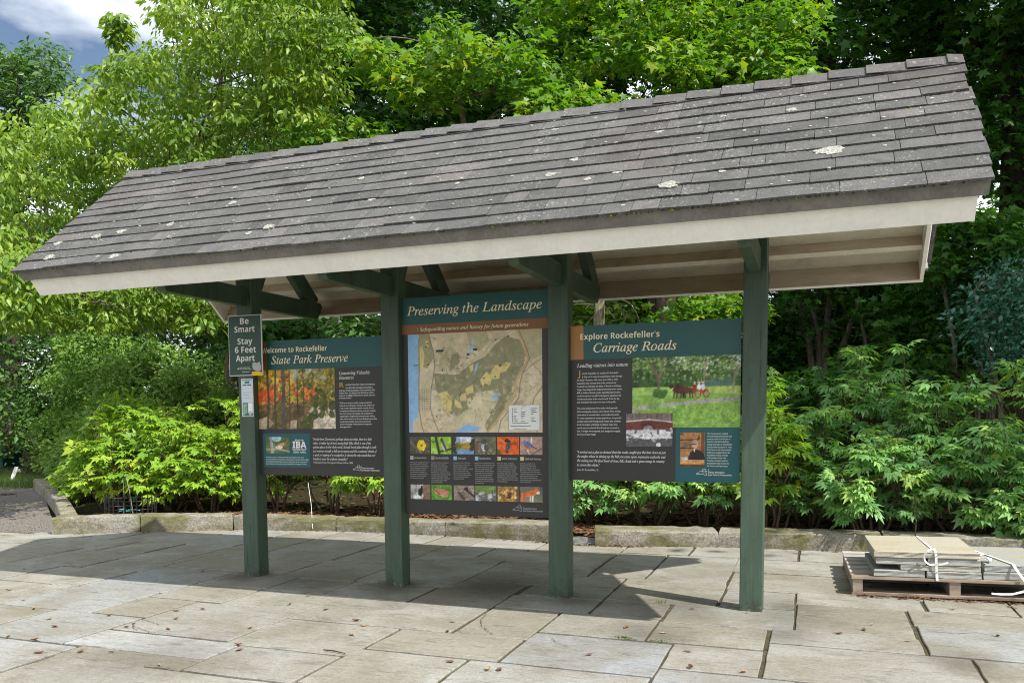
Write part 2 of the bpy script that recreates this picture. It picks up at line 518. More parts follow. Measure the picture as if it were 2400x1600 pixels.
M['grass'] = m_leaf('grass_blade', [(0, (0.05, 0.11, 0.015)), (1, (0.14, 0.22, 0.03))], 0.3)
M['bin'] = plain('green_bin_plastic', (0.008, 0.09, 0.07), 0.4, 0.4, 0.06)
M['cord'] = plain('teal_cord', (0.05, 0.32, 0.28), 0.6, 0.3, 0.05)
# leaf colour ramps (young to old leaves); sunlit maple painted lighter, shaded wood darker
M['l_dog'] = m_leaf('dogwood_leaf', [(0, (0.080, 0.165, 0.022)), (0.5, (0.165, 0.275, 0.036)), (0.85, (0.30, 0.375, 0.058)), (1, (0.47, 0.44, 0.14))], 0.36)
M['l_maple'] = m_leaf('maple_leaf', [(0, (0.057, 0.155, 0.016)), (0.55, (0.121, 0.250, 0.022)), (0.85, (0.275, 0.351, 0.027)), (1, (0.486, 0.419, 0.041))], 0.40)
M['l_forest'] = m_leaf('forest_leaf', [(0, (0.026, 0.088, 0.014)), (0.6, (0.053, 0.150, 0.021)), (1, (0.114, 0.220, 0.026))], 0.36)
M['l_far'] = m_leaf('far_leaf', [(0, (0.03, 0.085, 0.016)), (0.6, (0.06, 0.14, 0.026)), (1, (0.12, 0.20, 0.04))], 0.28)
M['l_rhodo'] = m_leaf('evergreen_leaf', [(0, (0.070, 0.161, 0.032)), (0.6, (0.152, 0.276, 0.046)), (1, (0.304, 0.391, 0.081))], 0.26, 0.5, 0.25)
M['l_oak'] = m_leaf('oakleaf_shrub_leaf', [(0, (0.116, 0.252, 0.026)), (0.5, (0.219, 0.378, 0.037)), (0.85, (0.347, 0.462, 0.053)), (1, (0.508, 0.504, 0.074))], 0.34, 0.45)
M['l_peony'] = m_leaf('peony_leaf', [(0, (0.10, 0.25, 0.085)), (0.5, (0.18, 0.37, 0.12)), (0.85, (0.29, 0.46, 0.13)), (1, (0.42, 0.52, 0.11))], 0.34, 0.45, 0.35)
M['l_ivy'] = m_leaf('bluish_leaf', [(0, (0.02, 0.09, 0.06)), (0.6, (0.04, 0.15, 0.10)), (1, (0.12, 0.24, 0.17))], 0.2, 0.3, 0.5)


def hold(o, parent):
    """parent a part whose mesh is written in world coordinates"""
    o.parent = parent
    w = Matrix.Translation(parent.location) if parent.type == 'EMPTY' else Matrix.Identity(4)
    o.matrix_parent_inverse = w.inverted()
    return o


def part(mb, name, mats, parent, smooth=False):
    return hold(mb.build(name, mats, None, smooth), parent)


random.seed(11)
RNG = np.random.default_rng(11)

# ------------------------------------------------------------------ ground, bed, paths
def smooth(a, b, x):
    t = np.clip((x-a)/(b-a), 0, 1)
    return t*t*(3-2*t)


KERB = [(-3.36, 1.30), (-2.87, 1.55), (-2.3, 1.93), (-1.75, 2.20), (-1.2, 2.32), (-0.5, 2.41), (0.22, 2.44), (1.0, 2.40), (1.72, 2.33),
        (2.18, 2.25), (2.75, 2.40), (3.36, 2.52), (4.33, 2.57), (5.0, 2.58), (5.9, 2.55), (7.5, 2.45)]


def kerb_y(x):
    return np.interp(x, [k[0] for k in KERB], [k[1] for k in KERB])


def hill(x, y):
    up = smooth(3.6, 9.5, y)*1.5+smooth(9.0, 34.0, y)*4.0
    side = smooth(-7.0, -0.5, x)
    return up*(0.06+0.94*side)


def bed_z(x, y):
    back = y-kerb_y(x)
    inside = smooth(0.22, 0.34, back)*smooth(0.0, 0.5, x+3.1+0.95*np.maximum(0, (y-1.35))*0.0+1.22*np.maximum(0, y-1.5))
    return inside*0.10


def ground_z(x, y):
    x = np.asarray(x, float); y = np.asarray(y, float)
    n = 0.03*np.sin(x*2.1+y*1.3)*np.cos(y*1.7-x*0.6)*smooth(3.0, 5.0, y)
    return hill(x, y)+bed_z(x, y)-0.045+n


xs = np.unique(np.concatenate([np.linspace(-60, -12, 25), np.linspace(-12, 12, 121), np.linspace(12, 60, 25)]))
ys = np.unique(np.concatenate([np.linspace(-40, -2, 14), np.linspace(-2, 14, 107), np.linspace(14, 70, 30)]))
X, Y = np.meshgrid(xs, ys)
Vg = np.stack([X.ravel(), Y.ravel(), ground_z(X, Y).ravel()], 1)
nx, ny = len(xs), len(ys)
I = np.arange(nx*ny).reshape(ny, nx)
Fg = np.stack([I[:-1, :-1].ravel(), I[:-1, 1:].ravel(), I[1:, 1:].ravel(), I[1:, :-1].ravel()], 1)
gr = np_mesh('ground', Vg, Fg, M['ground'], smooth=True)
tag(gr, kind='structure')

# mortar and soil sheet below the slabs, then the slabs
mb = MB()
mb.add([(-4.6, -7, -0.010), (7.8, -7, -0.010), (7.8, 2.62, -0.010), (2.0, 2.62, -0.010), (-1.6, 2.45, -0.010), (-3.3, 1.42, -0.010), (-4.6, 1.36, -0.010)], [(0, 1, 2, 3, 4, 5, 6)])
tag(mb.build('joint_bed', M['joint']), kind='structure')
SLABS = [(3.8,4.54,-0.7,-0.385),(3.92,4.53,-0.385,0.31),(3.91,4.65,0.325,0.69),(3.47,3.91,0.13,0.64),(3.46,4.75,0.67,1.33),(3.44,4.75,1.34,1.95),(3.2,3.92,-0.42,0.115),(3.19,3.79,-0.87,-0.43),(3.34,3.79,-1.33,-0.88),(3.8,4.73,-1.34,-0.71),(4.55,5.65,-0.68,-0.06),(4.54,5.5,-0.05,0.35),(4.66,5.14,0.36,1.2),(4.73,5.7,-1.45,-0.69),(3.34,3.95,-1.95,-1.345),(3.95,4.9,-2,-1.35),(2.59,3.34,-1.49,-0.89),(2.6,3.19,-0.885,-0.37),(2.76,3.19,-0.365,0.03),(2.76,3.46,0.05,0.78),(2.88,3.45,0.81,1.95),(2.46,2.875,0.81,1.23),(2.46,2.875,1.24,1.93),(2.18,2.755,0.02,0.365),(2.15,2.75,-0.36,0.01),(1.58,2.15,-0.44,0.32),(1.66,2.75,0.375,0.795),(0.93,1.57,-0.43,0.095),(0.89,1.66,0.105,1.06),(0.45,0.93,-0.385,0.055),(0.25,0.885,0.07,0.83),(0.28,0.885,0.84,1.51),(-0.52,0.26,0.75,1.8),(-0.88,0.24,0.15,0.735),(-0.92,-0.155,-0.7,0.135),(-0.15,0.445,-0.36,0.13),(-0.15,0.44,-0.835,-0.365),(0.445,1.085,-0.875,-0.39),(1.09,2.145,-1.06,-0.445),(0.27,1.085,-1.61,-0.865),(0.265,1.2,-1.95,-1.63),(1.09,1.85,-1.66,-1.07),(1.21,1.82,-2.13,-1.675),(-0.165,0.26,-1.32,-0.85),(-0.93,-0.17,-1.335,-0.71),(-0.43,0.26,-1.955,-1.34),(-1.15,-0.44,-1.955,-1.345),(-0.3,0.4,-2.6,-1.97),(0.41,1,-2.7,-2.13),(1,1.8,-2.7,-2.15),(1.855,2.585,-1.5,-1.065),(2.155,2.595,-1.055,-0.37),(1.83,2.44,-2.1,-1.515),(2.445,3.335,-2.1,-1.505),(-1.7,-0.935,-0.7,-0.105),(-1.52,-0.885,-0.095,0.3),(-1.53,-1,0.31,1.2),(-2.12,-1.535,0,0.64),(-2.78,-2.1,0.7,1.2),(-2.08,-1.65,0.66,1.18),(-2.49,-1.6,1.21,1.8),(-1.63,-1.02,1.21,2.1),(-2.3,-1.72,-0.7,-0.1),(-1.68,-1.16,-1.3,-0.72),(-1,-0.53,0.77,2.2),(0.91,1.65,1.07,1.35),(0.91,1.36,1.36,1.9),(1.37,2.45,1.25,1.72),(1.66,2.45,0.81,1.24),(1.37,2.46,1.73,1.9),(2.47,3.03,1.96,2.4),(3.04,3.9,1.96,2.55),(3.91,4.75,1.96,2.6),(4.76,5.6,1.25,2),(4.76,5.7,2.01,2.6),(1.07,1.7,1.91,2.45),(0.62,1.06,1.92,2.45),(-0.02,0.6,1.85,2.5),(-0.5,-0.03,1.82,2.45),(1.71,2.46,1.91,2.4),(-4.6,-3.64,-6.5,-5.96),(-3.64,-2.66,-6.5,-6.12),(-2.66,-1.86,-6.5,-6),(-1.86,-0.96,-6.5,-6.1),(-0.96,-0.04,-6.5,-5.94),(-0.04,0.9,-6.5,-5.96),(0.9,1.6,-6.5,-5.84),(1.6,2.58,-6.5,-6.02),(2.58,3.56,-6.5,-5.78),(3.56,4.14,-6.5,-5.92),(4.14,4.98,-6.5,-5.78),(4.98,5.8,-6.5,-6.1),(5.8,6.54,-6.5,-5.96),(6.54,7.28,-6.5,-5.78),(7.28,7.6,-6.5,-6.08),(-3.64,-2.88,-6.12,-5.52),(-2.88,-2.66,-6.12,-5.54),(-1.86,-1.24,-6.1,-5.38),(-1.24,-0.96,-6.1,-5.48),(4.98,5.7,-6.1,-5.68),(5.7,5.8,-6.1,-5.46),(7.28,7.6,-6.08,-5.56),(1.6,2.28,-6.02,-5.62),(2.28,2.58,-6.02,-5.3),(-2.66,-1.86,-6,-5.5),(-4.6,-3.74,-5.96,-5.6),(-3.74,-3.64,-5.96,-5.4),(-0.04,0.86,-5.96,-5.5),(0.86,0.9,-5.96,-5.48),(5.8,6.54,-5.96,-5.44),(-0.96,-0.22,-5.94,-5.22),(-0.22,-0.04,-5.94,-5.44),(3.56,4.14,-5.92,-5.26),(0.9,1.44,-5.84,-5.34),(1.44,1.6,-5.84,-5.14),(2.58,3.18,-5.78,-5.4),(3.18,3.56,-5.78,-5.2),(4.14,4.74,-5.78,-5.24),(4.74,4.98,-5.78,-5.16),(6.54,7.28,-5.78,-5.16),(4.98,5.52,-5.68,-5.08),(5.52,5.7,-5.68,-5.14),(1.6,2.26,-5.62,-5.02),(-4.6,-4.08,-5.6,-5.16),(-4.08,-3.74,-5.6,-5.1),(7.28,7.6,-5.56,-5.18),(-2.88,-2.66,-5.54,-5),(-3.64,-2.9,-5.52,-4.94),(-2.66,-2.12,-5.5,-5.1),(-2.12,-1.86,-5.5,-5.04),(-0.04,0.82,-5.5,-4.96),(0.82,0.86,-5.5,-4.86),(-1.24,-0.96,-5.48,-5.02),(0.86,0.9,-5.48,-4.98),(5.7,5.8,-5.46,-4.8),(-0.22,-0.04,-5.44,-4.84),(5.8,6.3,-5.44,-4.98),(6.3,6.54,-5.44,-4.74),(-3.74,-3.64,-5.4,-4.84),(2.58,3.18,-5.4,-4.92),(-1.86,-1.24,-5.38,-4.8),(0.9,1.44,-5.34,-4.74),(2.28,2.58,-5.3,-4.92),(3.56,4.14,-5.26,-4.54),(4.14,4.74,-5.24,-4.76),(-0.96,-0.22,-5.22,-4.58),(3.18,3.56,-5.2,-4.54),(7.28,7.6,-5.18,-4.46),(-4.6,-4.08,-5.16,-4.44),(4.74,4.98,-5.16,-4.6),(6.54,7.28,-5.16,-4.42),(1.44,1.6,-5.14,-4.46),(5.52,5.7,-5.14,-4.5),(-4.08,-3.74,-5.1,-4.38),(-2.66,-2.12,-5.1,-4.6),(4.98,5.52,-5.08,-4.72),(-2.12,-1.86,-5.04,-4.42),(-1.24,-0.96,-5.02,-4.42),(1.6,2.26,-5.02,-4.52),(-2.88,-2.66,-5,-4.52),(0.86,0.9,-4.98,-4.44),(5.8,6.3,-4.98,-4.3),(-0.04,0.76,-4.96,-4.3),(0.76,0.82,-4.96,-4.36),(-3.64,-3.1,-4.94,-4.34),(-3.1,-2.88,-4.94,-4.32),(2.28,3.18,-4.92,-4.38),(0.82,0.86,-4.86,-4.52),(-3.74,-3.64,-4.84,-4.44),(-0.22,-0.04,-4.84,-4.38),(-1.86,-1.24,-4.8,-4.4),(5.7,5.8,-4.8,-4.16),(4.14,4.74,-4.76,-4.38),(0.9,1.44,-4.74,-4.3),(6.3,6.54,-4.74,-4.34),(4.98,5.52,-4.72,-4.02),(-2.66,-2.12,-4.6,-4),(4.74,4.98,-4.6,-3.98),(-0.96,-0.22,-4.58,-4.16),(3.18,4.12,-4.54,-4),(-2.88,-2.66,-4.52,-3.8),(0.82,0.86,-4.52,-3.84),(1.6,2.24,-4.52,-3.86),(5.52,5.7,-4.5,-3.84),(1.44,1.6,-4.46,-3.94),(7.28,7.6,-4.46,-3.98),(-4.6,-4.08,-4.44,-3.9),(-3.74,-3.64,-4.44,-3.8),(0.86,0.9,-4.44,-3.82),(-2.12,-1.86,-4.42,-3.72),(-1.24,-0.96,-4.42,-3.98),(6.54,7.16,-4.42,-3.82),(7.16,7.28,-4.42,-3.8),(-1.86,-1.24,-4.4,-3.72),(-4.08,-3.74,-4.38,-3.66),(-0.22,-0.04,-4.38,-4.02),(2.28,2.86,-4.38,-3.72),(2.86,3.18,-4.38,-3.94),(4.14,4.74,-4.38,-3.88),(0.76,0.82,-4.36,-3.8),(-3.64,-3.1,-4.34,-3.64),(6.3,6.54,-4.34,-3.84),(-3.1,-2.88,-4.32,-3.7),(-0.04,0.76,-4.3,-3.96),(0.9,1.44,-4.3,-3.86),(5.8,6.3,-4.3,-3.66),(-0.96,-0.22,-4.16,-3.44),(5.7,5.8,-4.16,-3.66),(-0.22,-0.04,-4.02,-3.32),(4.98,5.52,-4.02,-3.3),(-2.66,-2.12,-4,-3.3),(3.18,3.84,-4,-3.36),(3.84,4.12,-4,-3.42),(-1.24,-0.96,-3.98,-3.36),(4.74,4.98,-3.98,-3.62),(7.28,7.6,-3.98,-3.56),(-0.04,0.76,-3.96,-3.4),(1.44,1.6,-3.94,-3.22),(2.86,3.18,-3.94,-3.26),(-4.6,-4.08,-3.9,-3.38),(4.14,4.74,-3.88,-3.52),(0.9,1.44,-3.86,-3.16),(1.6,2.24,-3.86,-3.44),(0.82,0.86,-3.84,-3.32),(5.52,5.7,-3.84,-3.48),(6.3,6.54,-3.84,-3.1),(0.86,0.9,-3.82,-3.16),(6.54,7.16,-3.82,-3.48),(-3.74,-3.64,-3.8,-3.4),(-2.88,-2.66,-3.8,-3.12),(0.76,0.82,-3.8,-3.18),(7.16,7.28,-3.8,-3.22),(-2.12,-1.26,-3.72,-3.16),(2.28,2.84,-3.72,-3.24),(-3.1,-2.88,-3.7,-3.08),(-4.08,-3.74,-3.66,-3.26),(5.7,6.3,-3.66,-3.32),(-3.64,-3.1,-3.64,-3.06),(4.74,4.98,-3.62,-3.22),(7.28,7.6,-3.56,-3.04),(4.14,4.74,-3.52,-2.98),(5.52,5.7,-3.48,-3.04),(6.54,7.1,-3.48,-2.82),(7.1,7.16,-3.48,-2.88),(-0.96,-0.42,-3.44,-2.84),(-0.42,-0.22,-3.44,-2.9),(1.6,2.24,-3.44,-2.98),(3.84,4.12,-3.42,-2.72),(-3.74,-3.64,-3.4,-2.82),(-0.04,0.76,-3.4,-2.7),(-4.6,-4.1,-3.38,-2.64),(-1.24,-0.96,-3.36,-2.9),(3.18,3.84,-3.36,-2.8),(-0.22,-0.04,-3.32,-2.86),(0.82,0.86,-3.32,-2.72),(5.7,6.3,-3.32,-2.98),(-2.66,-2.12,-3.3,-2.86),(4.98,5.52,-3.3,-2.92),(-4.08,-3.74,-3.26,-2.9),(2.86,3.18,-3.26,-2.86),(2.28,2.8,-3.24,-2.54),(2.8,2.84,-3.24,-2.88),(1.44,1.6,-3.22,-2.7),(4.74,4.98,-3.22,-2.58),(7.16,7.28,-3.22,-2.76),(0.76,0.82,-3.18,-2.7),(-2.12,-1.26,-3.16,-2.62),(0.86,1.44,-3.16,-2.8),(-2.88,-2.66,-3.12,-2.42),(6.3,6.54,-3.1,-2.74),(-3.1,-2.88,-3.08,-2.66),(-3.64,-3.1,-3.06,-2.56),(5.52,5.7,-3.04,-2.42),(7.28,7.6,-3.04,-2.68),(1.6,2.2,-2.98,-2.7),(2.2,2.24,-2.98,-2.34),(4.14,4.74,-2.98,-2.26),(5.7,6.3,-2.98,-2.32),(4.98,5.52,-2.92,-2.48),(-4.08,-3.74,-2.9,-2.24),(-1.24,-0.96,-2.9,-2.5),(-0.42,-0.22,-2.9,-2.6),(2.8,2.84,-2.88,-2.52),(7.1,7.16,-2.88,-2.3),(-2.66,-2.12,-2.86,-2.34),(-0.22,-0.04,-2.86,-2.6),(2.86,3.18,-2.86,-2.42),(-0.96,-0.42,-2.84,-2.3),(-3.74,-3.64,-2.82,-2.3),(6.54,7.1,-2.82,-2.3),(0.86,1.44,-2.8,-2.7),(3.18,3.72,-2.8,-2.1),(3.72,3.84,-2.8,-2.32),(7.16,7.28,-2.76,-2.24),(6.3,6.54,-2.74,-2.32),(3.84,4.12,-2.72,-2.14),(-0.04,0.4,-2.7,-2.6),(1.8,2.2,-2.7,-2.18),(7.28,7.6,-2.68,-2.12),(-3.1,-2.88,-2.66,-2.18),(-4.6,-4.1,-2.64,-2.04),(-2.12,-1.32,-2.62,-2.14),(-1.32,-1.26,-2.62,-1.9),(-0.42,-0.3,-2.6,-1.98),(4.74,4.98,-2.58,-2.12),(-3.64,-3.1,-2.56,-2.16),(2.28,2.8,-2.54,-2.1),(2.8,2.84,-2.52,-2.1),(-1.24,-0.96,-2.5,-2.04),(4.98,5.52,-2.48,-2.08),(-2.88,-2.66,-2.42,-1.92),(2.86,3.18,-2.42,-2.1),(5.52,5.7,-2.42,-2.06),(-2.66,-2.12,-2.34,-1.84),(2.2,2.24,-2.34,-2.1),(3.72,3.84,-2.32,-1.94),(5.7,6.24,-2.32,-1.68),(6.24,6.54,-2.32,-1.66),(-3.74,-3.64,-2.3,-1.56),(-0.96,-0.42,-2.3,-1.96),(6.54,7.06,-2.3,-1.9),(7.06,7.16,-2.3,-1.66),(4.14,4.74,-2.26,-2),(-4.08,-3.74,-2.24,-1.56),(7.16,7.28,-2.24,-1.6),(-3.1,-2.88,-2.18,-1.6),(1.8,2.2,-2.18,-2.14),(-3.64,-3.14,-2.16,-1.46),(-3.14,-3.1,-2.16,-1.58),(-2.12,-1.48,-2.14,-1.7),(-1.48,-1.32,-2.14,-1.8),(0.4,1.2,-2.14,-1.94),(1.82,2.2,-2.14,-2.1),(3.84,4.12,-2.14,-2),(4.74,4.98,-2.12,-2),(7.28,7.6,-2.12,-1.68),(3.34,3.72,-2.1,-1.94),(4.98,5.52,-2.08,-1.48),(5.52,5.7,-2.06,-1.64),(-4.6,-4.1,-2.04,-1.66),(-1.24,-0.96,-2.04,-1.96),(3.84,3.96,-2,-1.94),(4.9,4.98,-2,-1.46),(-1.24,-1.16,-1.96,-1.6),(-2.88,-2.66,-1.92,-1.58),(-1.32,-1.26,-1.9,-1.34),(6.54,7.06,-1.9,-1.36),(-2.66,-2.12,-1.84,-1.16),(-1.48,-1.32,-1.8,-1.32),(-2.12,-1.48,-1.7,-1.3),(5.7,6.24,-1.68,-1.28),(7.28,7.6,-1.68,-1.1),(-4.6,-4.1,-1.66,-1.18),(6.24,6.54,-1.66,-1.18),(7.06,7.16,-1.66,-1.3),(5.52,5.7,-1.64,-1.46),(-3.1,-2.88,-1.6,-1),(-1.24,-1.16,-1.6,-1.3),(7.16,7.28,-1.6,-1.2),(-3.14,-3.1,-1.58,-0.98),(-2.88,-2.66,-1.58,-0.96),(-4.08,-3.64,-1.56,-1.18),(-3.64,-3.14,-1.46,-0.98),(6.54,7.06,-1.36,-0.72),(-1.32,-1.26,-1.34,-1.3),(-1.16,-0.94,-1.34,-0.8),(-2.12,-1.68,-1.3,-0.88),(7.06,7.16,-1.3,-0.7),(5.7,6.24,-1.28,-0.66),(7.16,7.28,-1.2,-0.66),(-4.6,-4.1,-1.18,-0.54),(-4.08,-3.64,-1.18,-0.52),(6.24,6.54,-1.18,-0.72),(-2.66,-2.12,-1.16,-0.72),(7.28,7.6,-1.1,-0.7),(-3.1,-2.88,-1,-0.44),(-3.64,-3.1,-0.98,-0.26),(-2.88,-2.66,-0.96,-0.34),(-2.12,-1.68,-0.88,-0.7),(-1.16,-0.94,-0.8,-0.7),(6.24,6.92,-0.72,-0.16),(6.92,7.06,-0.72,-0.12),(-2.66,-2.3,-0.7,-0.34),(7.06,7.16,-0.7,-0.22),(7.28,7.6,-0.7,-0.12),(5.64,5.7,-0.68,0.04),(5.7,6.24,-0.66,-0.28),(7.16,7.28,-0.66,-0.18),(-4.6,-4.08,-0.54,-0.14),(-4.08,-3.64,-0.52,-0.08),(-3.1,-2.88,-0.44,0),(-2.88,-2.3,-0.34,0.36),(5.7,6.2,-0.28,0.22),(6.2,6.24,-0.28,0.3),(-3.64,-3.1,-0.26,0.36),(7.06,7.16,-0.22,0.52),(7.16,7.28,-0.18,0.42),(6.24,6.92,-0.16,0.56),(-4.6,-4.08,-0.14,0.52),(6.92,7.06,-0.12,0.28),(7.28,7.6,-0.12,0.54),(-2.3,-1.72,-0.1,0),(-1.7,-1.52,-0.1,0),(-4.08,-3.64,-0.08,0.46),(5.5,5.64,-0.06,0.36),(-3.1,-2.88,0,0.38),(-2.3,-2.12,0,0.48),(2.76,3.18,0.02,0.06),(5.64,5.7,0.04,0.68),(0.88,0.92,0.06,0.1),(5.7,6.2,0.22,0.86),(6.92,7.06,0.28,1),(-1,-0.88,0.3,0.76),(6.2,6.24,0.3,0.98),(1.66,2.16,0.32,0.38),(5.3,5.5,0.34,0.76),(-3.64,-3.1,0.36,0.74),(-2.88,-2.3,0.36,0.7),(5.14,5.3,0.36,1.02),(5.5,5.64,0.36,1.04),(-3.1,-2.88,0.38,0.92),(7.16,7.28,0.42,1.16),(-4.08,-3.64,0.46,1.12),(-2.3,-2.12,0.48,0.7),(-4.6,-4.08,0.52,1.16),(7.06,7.16,0.52,1.18),(7.28,7.6,0.54,1.02),(6.24,6.9,0.56,1),(-2.12,-2.08,0.66,0.7),(-1.66,-1.56,0.66,1.02),(5.64,5.7,0.68,1.24),(-2.88,-2.78,0.7,1.08),(-3.64,-3.1,0.74,1.32),(5.3,5.5,0.76,1.12),(2.76,3.46,0.78,0.82),(5.7,6.2,0.86,1.28),(-3.1,-2.88,0.92,1.54),(6.2,6.24,0.98,1.48),(6.24,6.84,1,1.66),(6.84,6.9,1,1.5),(6.92,7.06,1,1.42),(-1.66,-1.56,1.02,1.22),(5.14,5.3,1.02,1.26),(7.28,7.6,1.02,1.36),(5.5,5.64,1.04,1.26),(0.88,0.92,1.06,1.72),(-2.88,-2.78,1.08,1.48),(-4.08,-3.64,1.12,1.76),(5.3,5.5,1.12,1.26),(-4.6,-4.08,1.16,1.84),(7.16,7.28,1.16,1.62),(-2.08,-1.66,1.18,1.22),(7.06,7.16,1.18,1.9),(4.76,5.14,1.2,1.26),(-2.78,-2.5,1.22,1.78),(5.64,5.7,1.24,1.64),(5.6,5.64,1.26,1.84),(5.7,6.2,1.28,1.88),(-3.64,-3.1,1.32,1.82),(7.28,7.6,1.36,2.08),(6.92,7.06,1.42,1.84),(-2.88,-2.78,1.48,1.86),(6.2,6.24,1.48,1.82),(0.28,0.88,1.5,1.86),(6.84,6.9,1.5,1.96),(-3.1,-2.88,1.54,2.04),(7.16,7.28,1.62,1.98),(5.64,5.7,1.64,2.02),(6.24,6.78,1.66,2.24),(6.78,6.84,1.66,2.28),(0.88,0.92,1.72,1.92),(-4.08,-3.64,1.76,2.2),(-2.78,-2.5,1.78,2.46),(-2.5,-1.72,1.8,2.4),(-1.72,-1.64,1.8,2.38),(-3.64,-3.1,1.82,2.28),(-0.04,0.26,1.82,1.86),(6.2,6.24,1.82,2.4),(-4.6,-4.08,1.84,2.32),(5.6,5.64,1.84,2.02),(6.92,7.06,1.84,2.42),(-2.88,-2.78,1.86,2.6),(0.6,0.88,1.86,1.92),(5.7,6.2,1.88,2.48),(7.06,7.16,1.9,2.48),(6.84,6.9,1.96,2.36),(7.16,7.28,1.98,2.36),(-3.1,-2.88,2.04,2.6),(7.28,7.6,2.08,2.6),(-1.64,-1.02,2.1,2.6),(-4.08,-3.64,2.2,2.58),(-1,-0.54,2.2,2.6),(6.24,6.78,2.24,2.6),(-3.64,-3.1,2.28,2.6),(6.78,6.84,2.28,2.6),(-4.6,-4.08,2.32,2.6),(6.84,6.9,2.36,2.6),(7.16,7.28,2.36,2.6),(-1.72,-1.64,2.38,2.6),(-2.5,-1.76,2.4,2.6),(-1.76,-1.72,2.4,2.6),(1.72,2.46,2.4,2.6),(2.48,3.02,2.4,2.6),(6.2,6.24,2.4,2.6),(6.92,7.06,2.42,2.6),(-0.5,-0.04,2.44,2.6),(0.62,1.48,2.44,2.6),(1.48,1.7,2.44,2.6),(-2.78,-2.5,2.46,2.6),(5.7,6.2,2.48,2.6),(7.06,7.16,2.48,2.6),(-0.02,0.6,2.5,2.6),(3.04,3.58,2.54,2.6),(3.58,3.92,2.54,2.6)]
TONE = {(.265, 1.2): 0.935, (-.3, .40): 0.905, (-.155, .445): 0.3, (.27, 1.085): 0.5, (2.59, 3.34): 0.86, (4.55, 5.65): 0.82, (2.18, 2.755): 0.84, (3.80, 4.73): 0.55,
        (4.73, 5.7): 0.1, (4.54, 5.5): 0.05, (1.21, 1.82): 0.52, (-1.68, -1.16): 0.35}
mb = MB()
for (a, b, c_, d) in SLABS:
    cx = (a+b)/2
    lim = 1.30 if b < -3.3 else float(kerb_y(cx))+0.12
    if c_ > lim-0.08: continue
    d = min(d, lim)
    g_ = 0.0045+random.random()*0.0035
    z = random.uniform(-0.0025, 0.0025)
    tz = [random.uniform(-0.0015, 0.0015) for _ in range(4)]
    j = lambda: random.uniform(-0.004, 0.004)
    x0, x1, y0, y1 = a+g_, b-g_, c_+g_, d-g_
    bt = 0.004
    # each slab: slightly wavy split edge, with a worn arris
    ring = []
    ccs = [(x0, y0), (x1, y0), (x1, y1), (x0, y1)]
    for k in range(4):
        p, q = ccs[k], ccs[(k+1) % 4]
        n = max(2, int(math.hypot(q[0]-p[0], q[1]-p[1])/0.11))
        for i in range(n):
            w = i/n
            ox, oy = ((0, 0) if i == 0 else (random.gauss(0, 0.0022), random.gauss(0, 0.0022)))
            ring.append((p[0]*(1-w)+q[0]*w+ox, p[1]*(1-w)+q[1]*w+oy))
    mx_, my_ = (x0+x1)/2, (y0+y1)/2
    def zz(px_, py_):
        u, w = (px_-x0)/max(1e-6, x1-x0), (py_-y0)/max(1e-6, y1-y0)
        return z+(tz[0]*(1-u)+tz[1]*u)*(1-w)+(tz[3]*(1-u)+tz[2]*u)*w
    n = len(ring)
    inn = [(p[0]+(bt if p[0] < mx_ else -bt)*(abs(p[0]-mx_) > (x1-x0)*0.49), p[1]+(bt if p[1] < my_ else -bt)*(abs(p[1]-my_) > (y1-y0)*0.49)) for p in ring]
    vs = [(p[0], p[1], -0.06) for p in ring]+[(p[0], p[1], zz(*p)-0.004) for p in ring]+[(p[0], p[1], zz(*p)) for p in inn]
    fs = [(i, (i+1) % n, n+(i+1) % n, n+i) for i in range(n)]+[(n+i, n+(i+1) % n, 2*n+(i+1) % n, 2*n+i) for i in range(n)]+[tuple(range(2*n, 3*n))]
    mb.add(vs, fs, 0, TONE.get((a, b), random.random()*0.84))
tag(mb.build('pavement', M['flag']), kind='structure')

# gravel path and car-park road on the left
mb = MB()
mb.add([(-3.32, 1.34, -0.012), (-4.6, 1.30, -0.012), (-14, 1.0, -0.012), (-13, 5.2, -0.012), (-9.0, 5.95, -0.012), (-8.3, 5.62, -0.012)], [(0, 5, 4, 3, 2, 1)])
tag(mb.build('gravel_path', M['gravel']), kind='structure')
mb = MB()
mb.add([(-40, 5.5, -0.004), (-13.2, 5.9, -0.004), (-10.2, 6.6, -0.004), (-10.8, 9.3, -0.004), (-13.0, 10.4, -0.004), (-40, 22, -0.004)], [(0, 1, 2, 3, 4, 5)])
tag(mb.build('road', M['asphalt']), kind='structure')


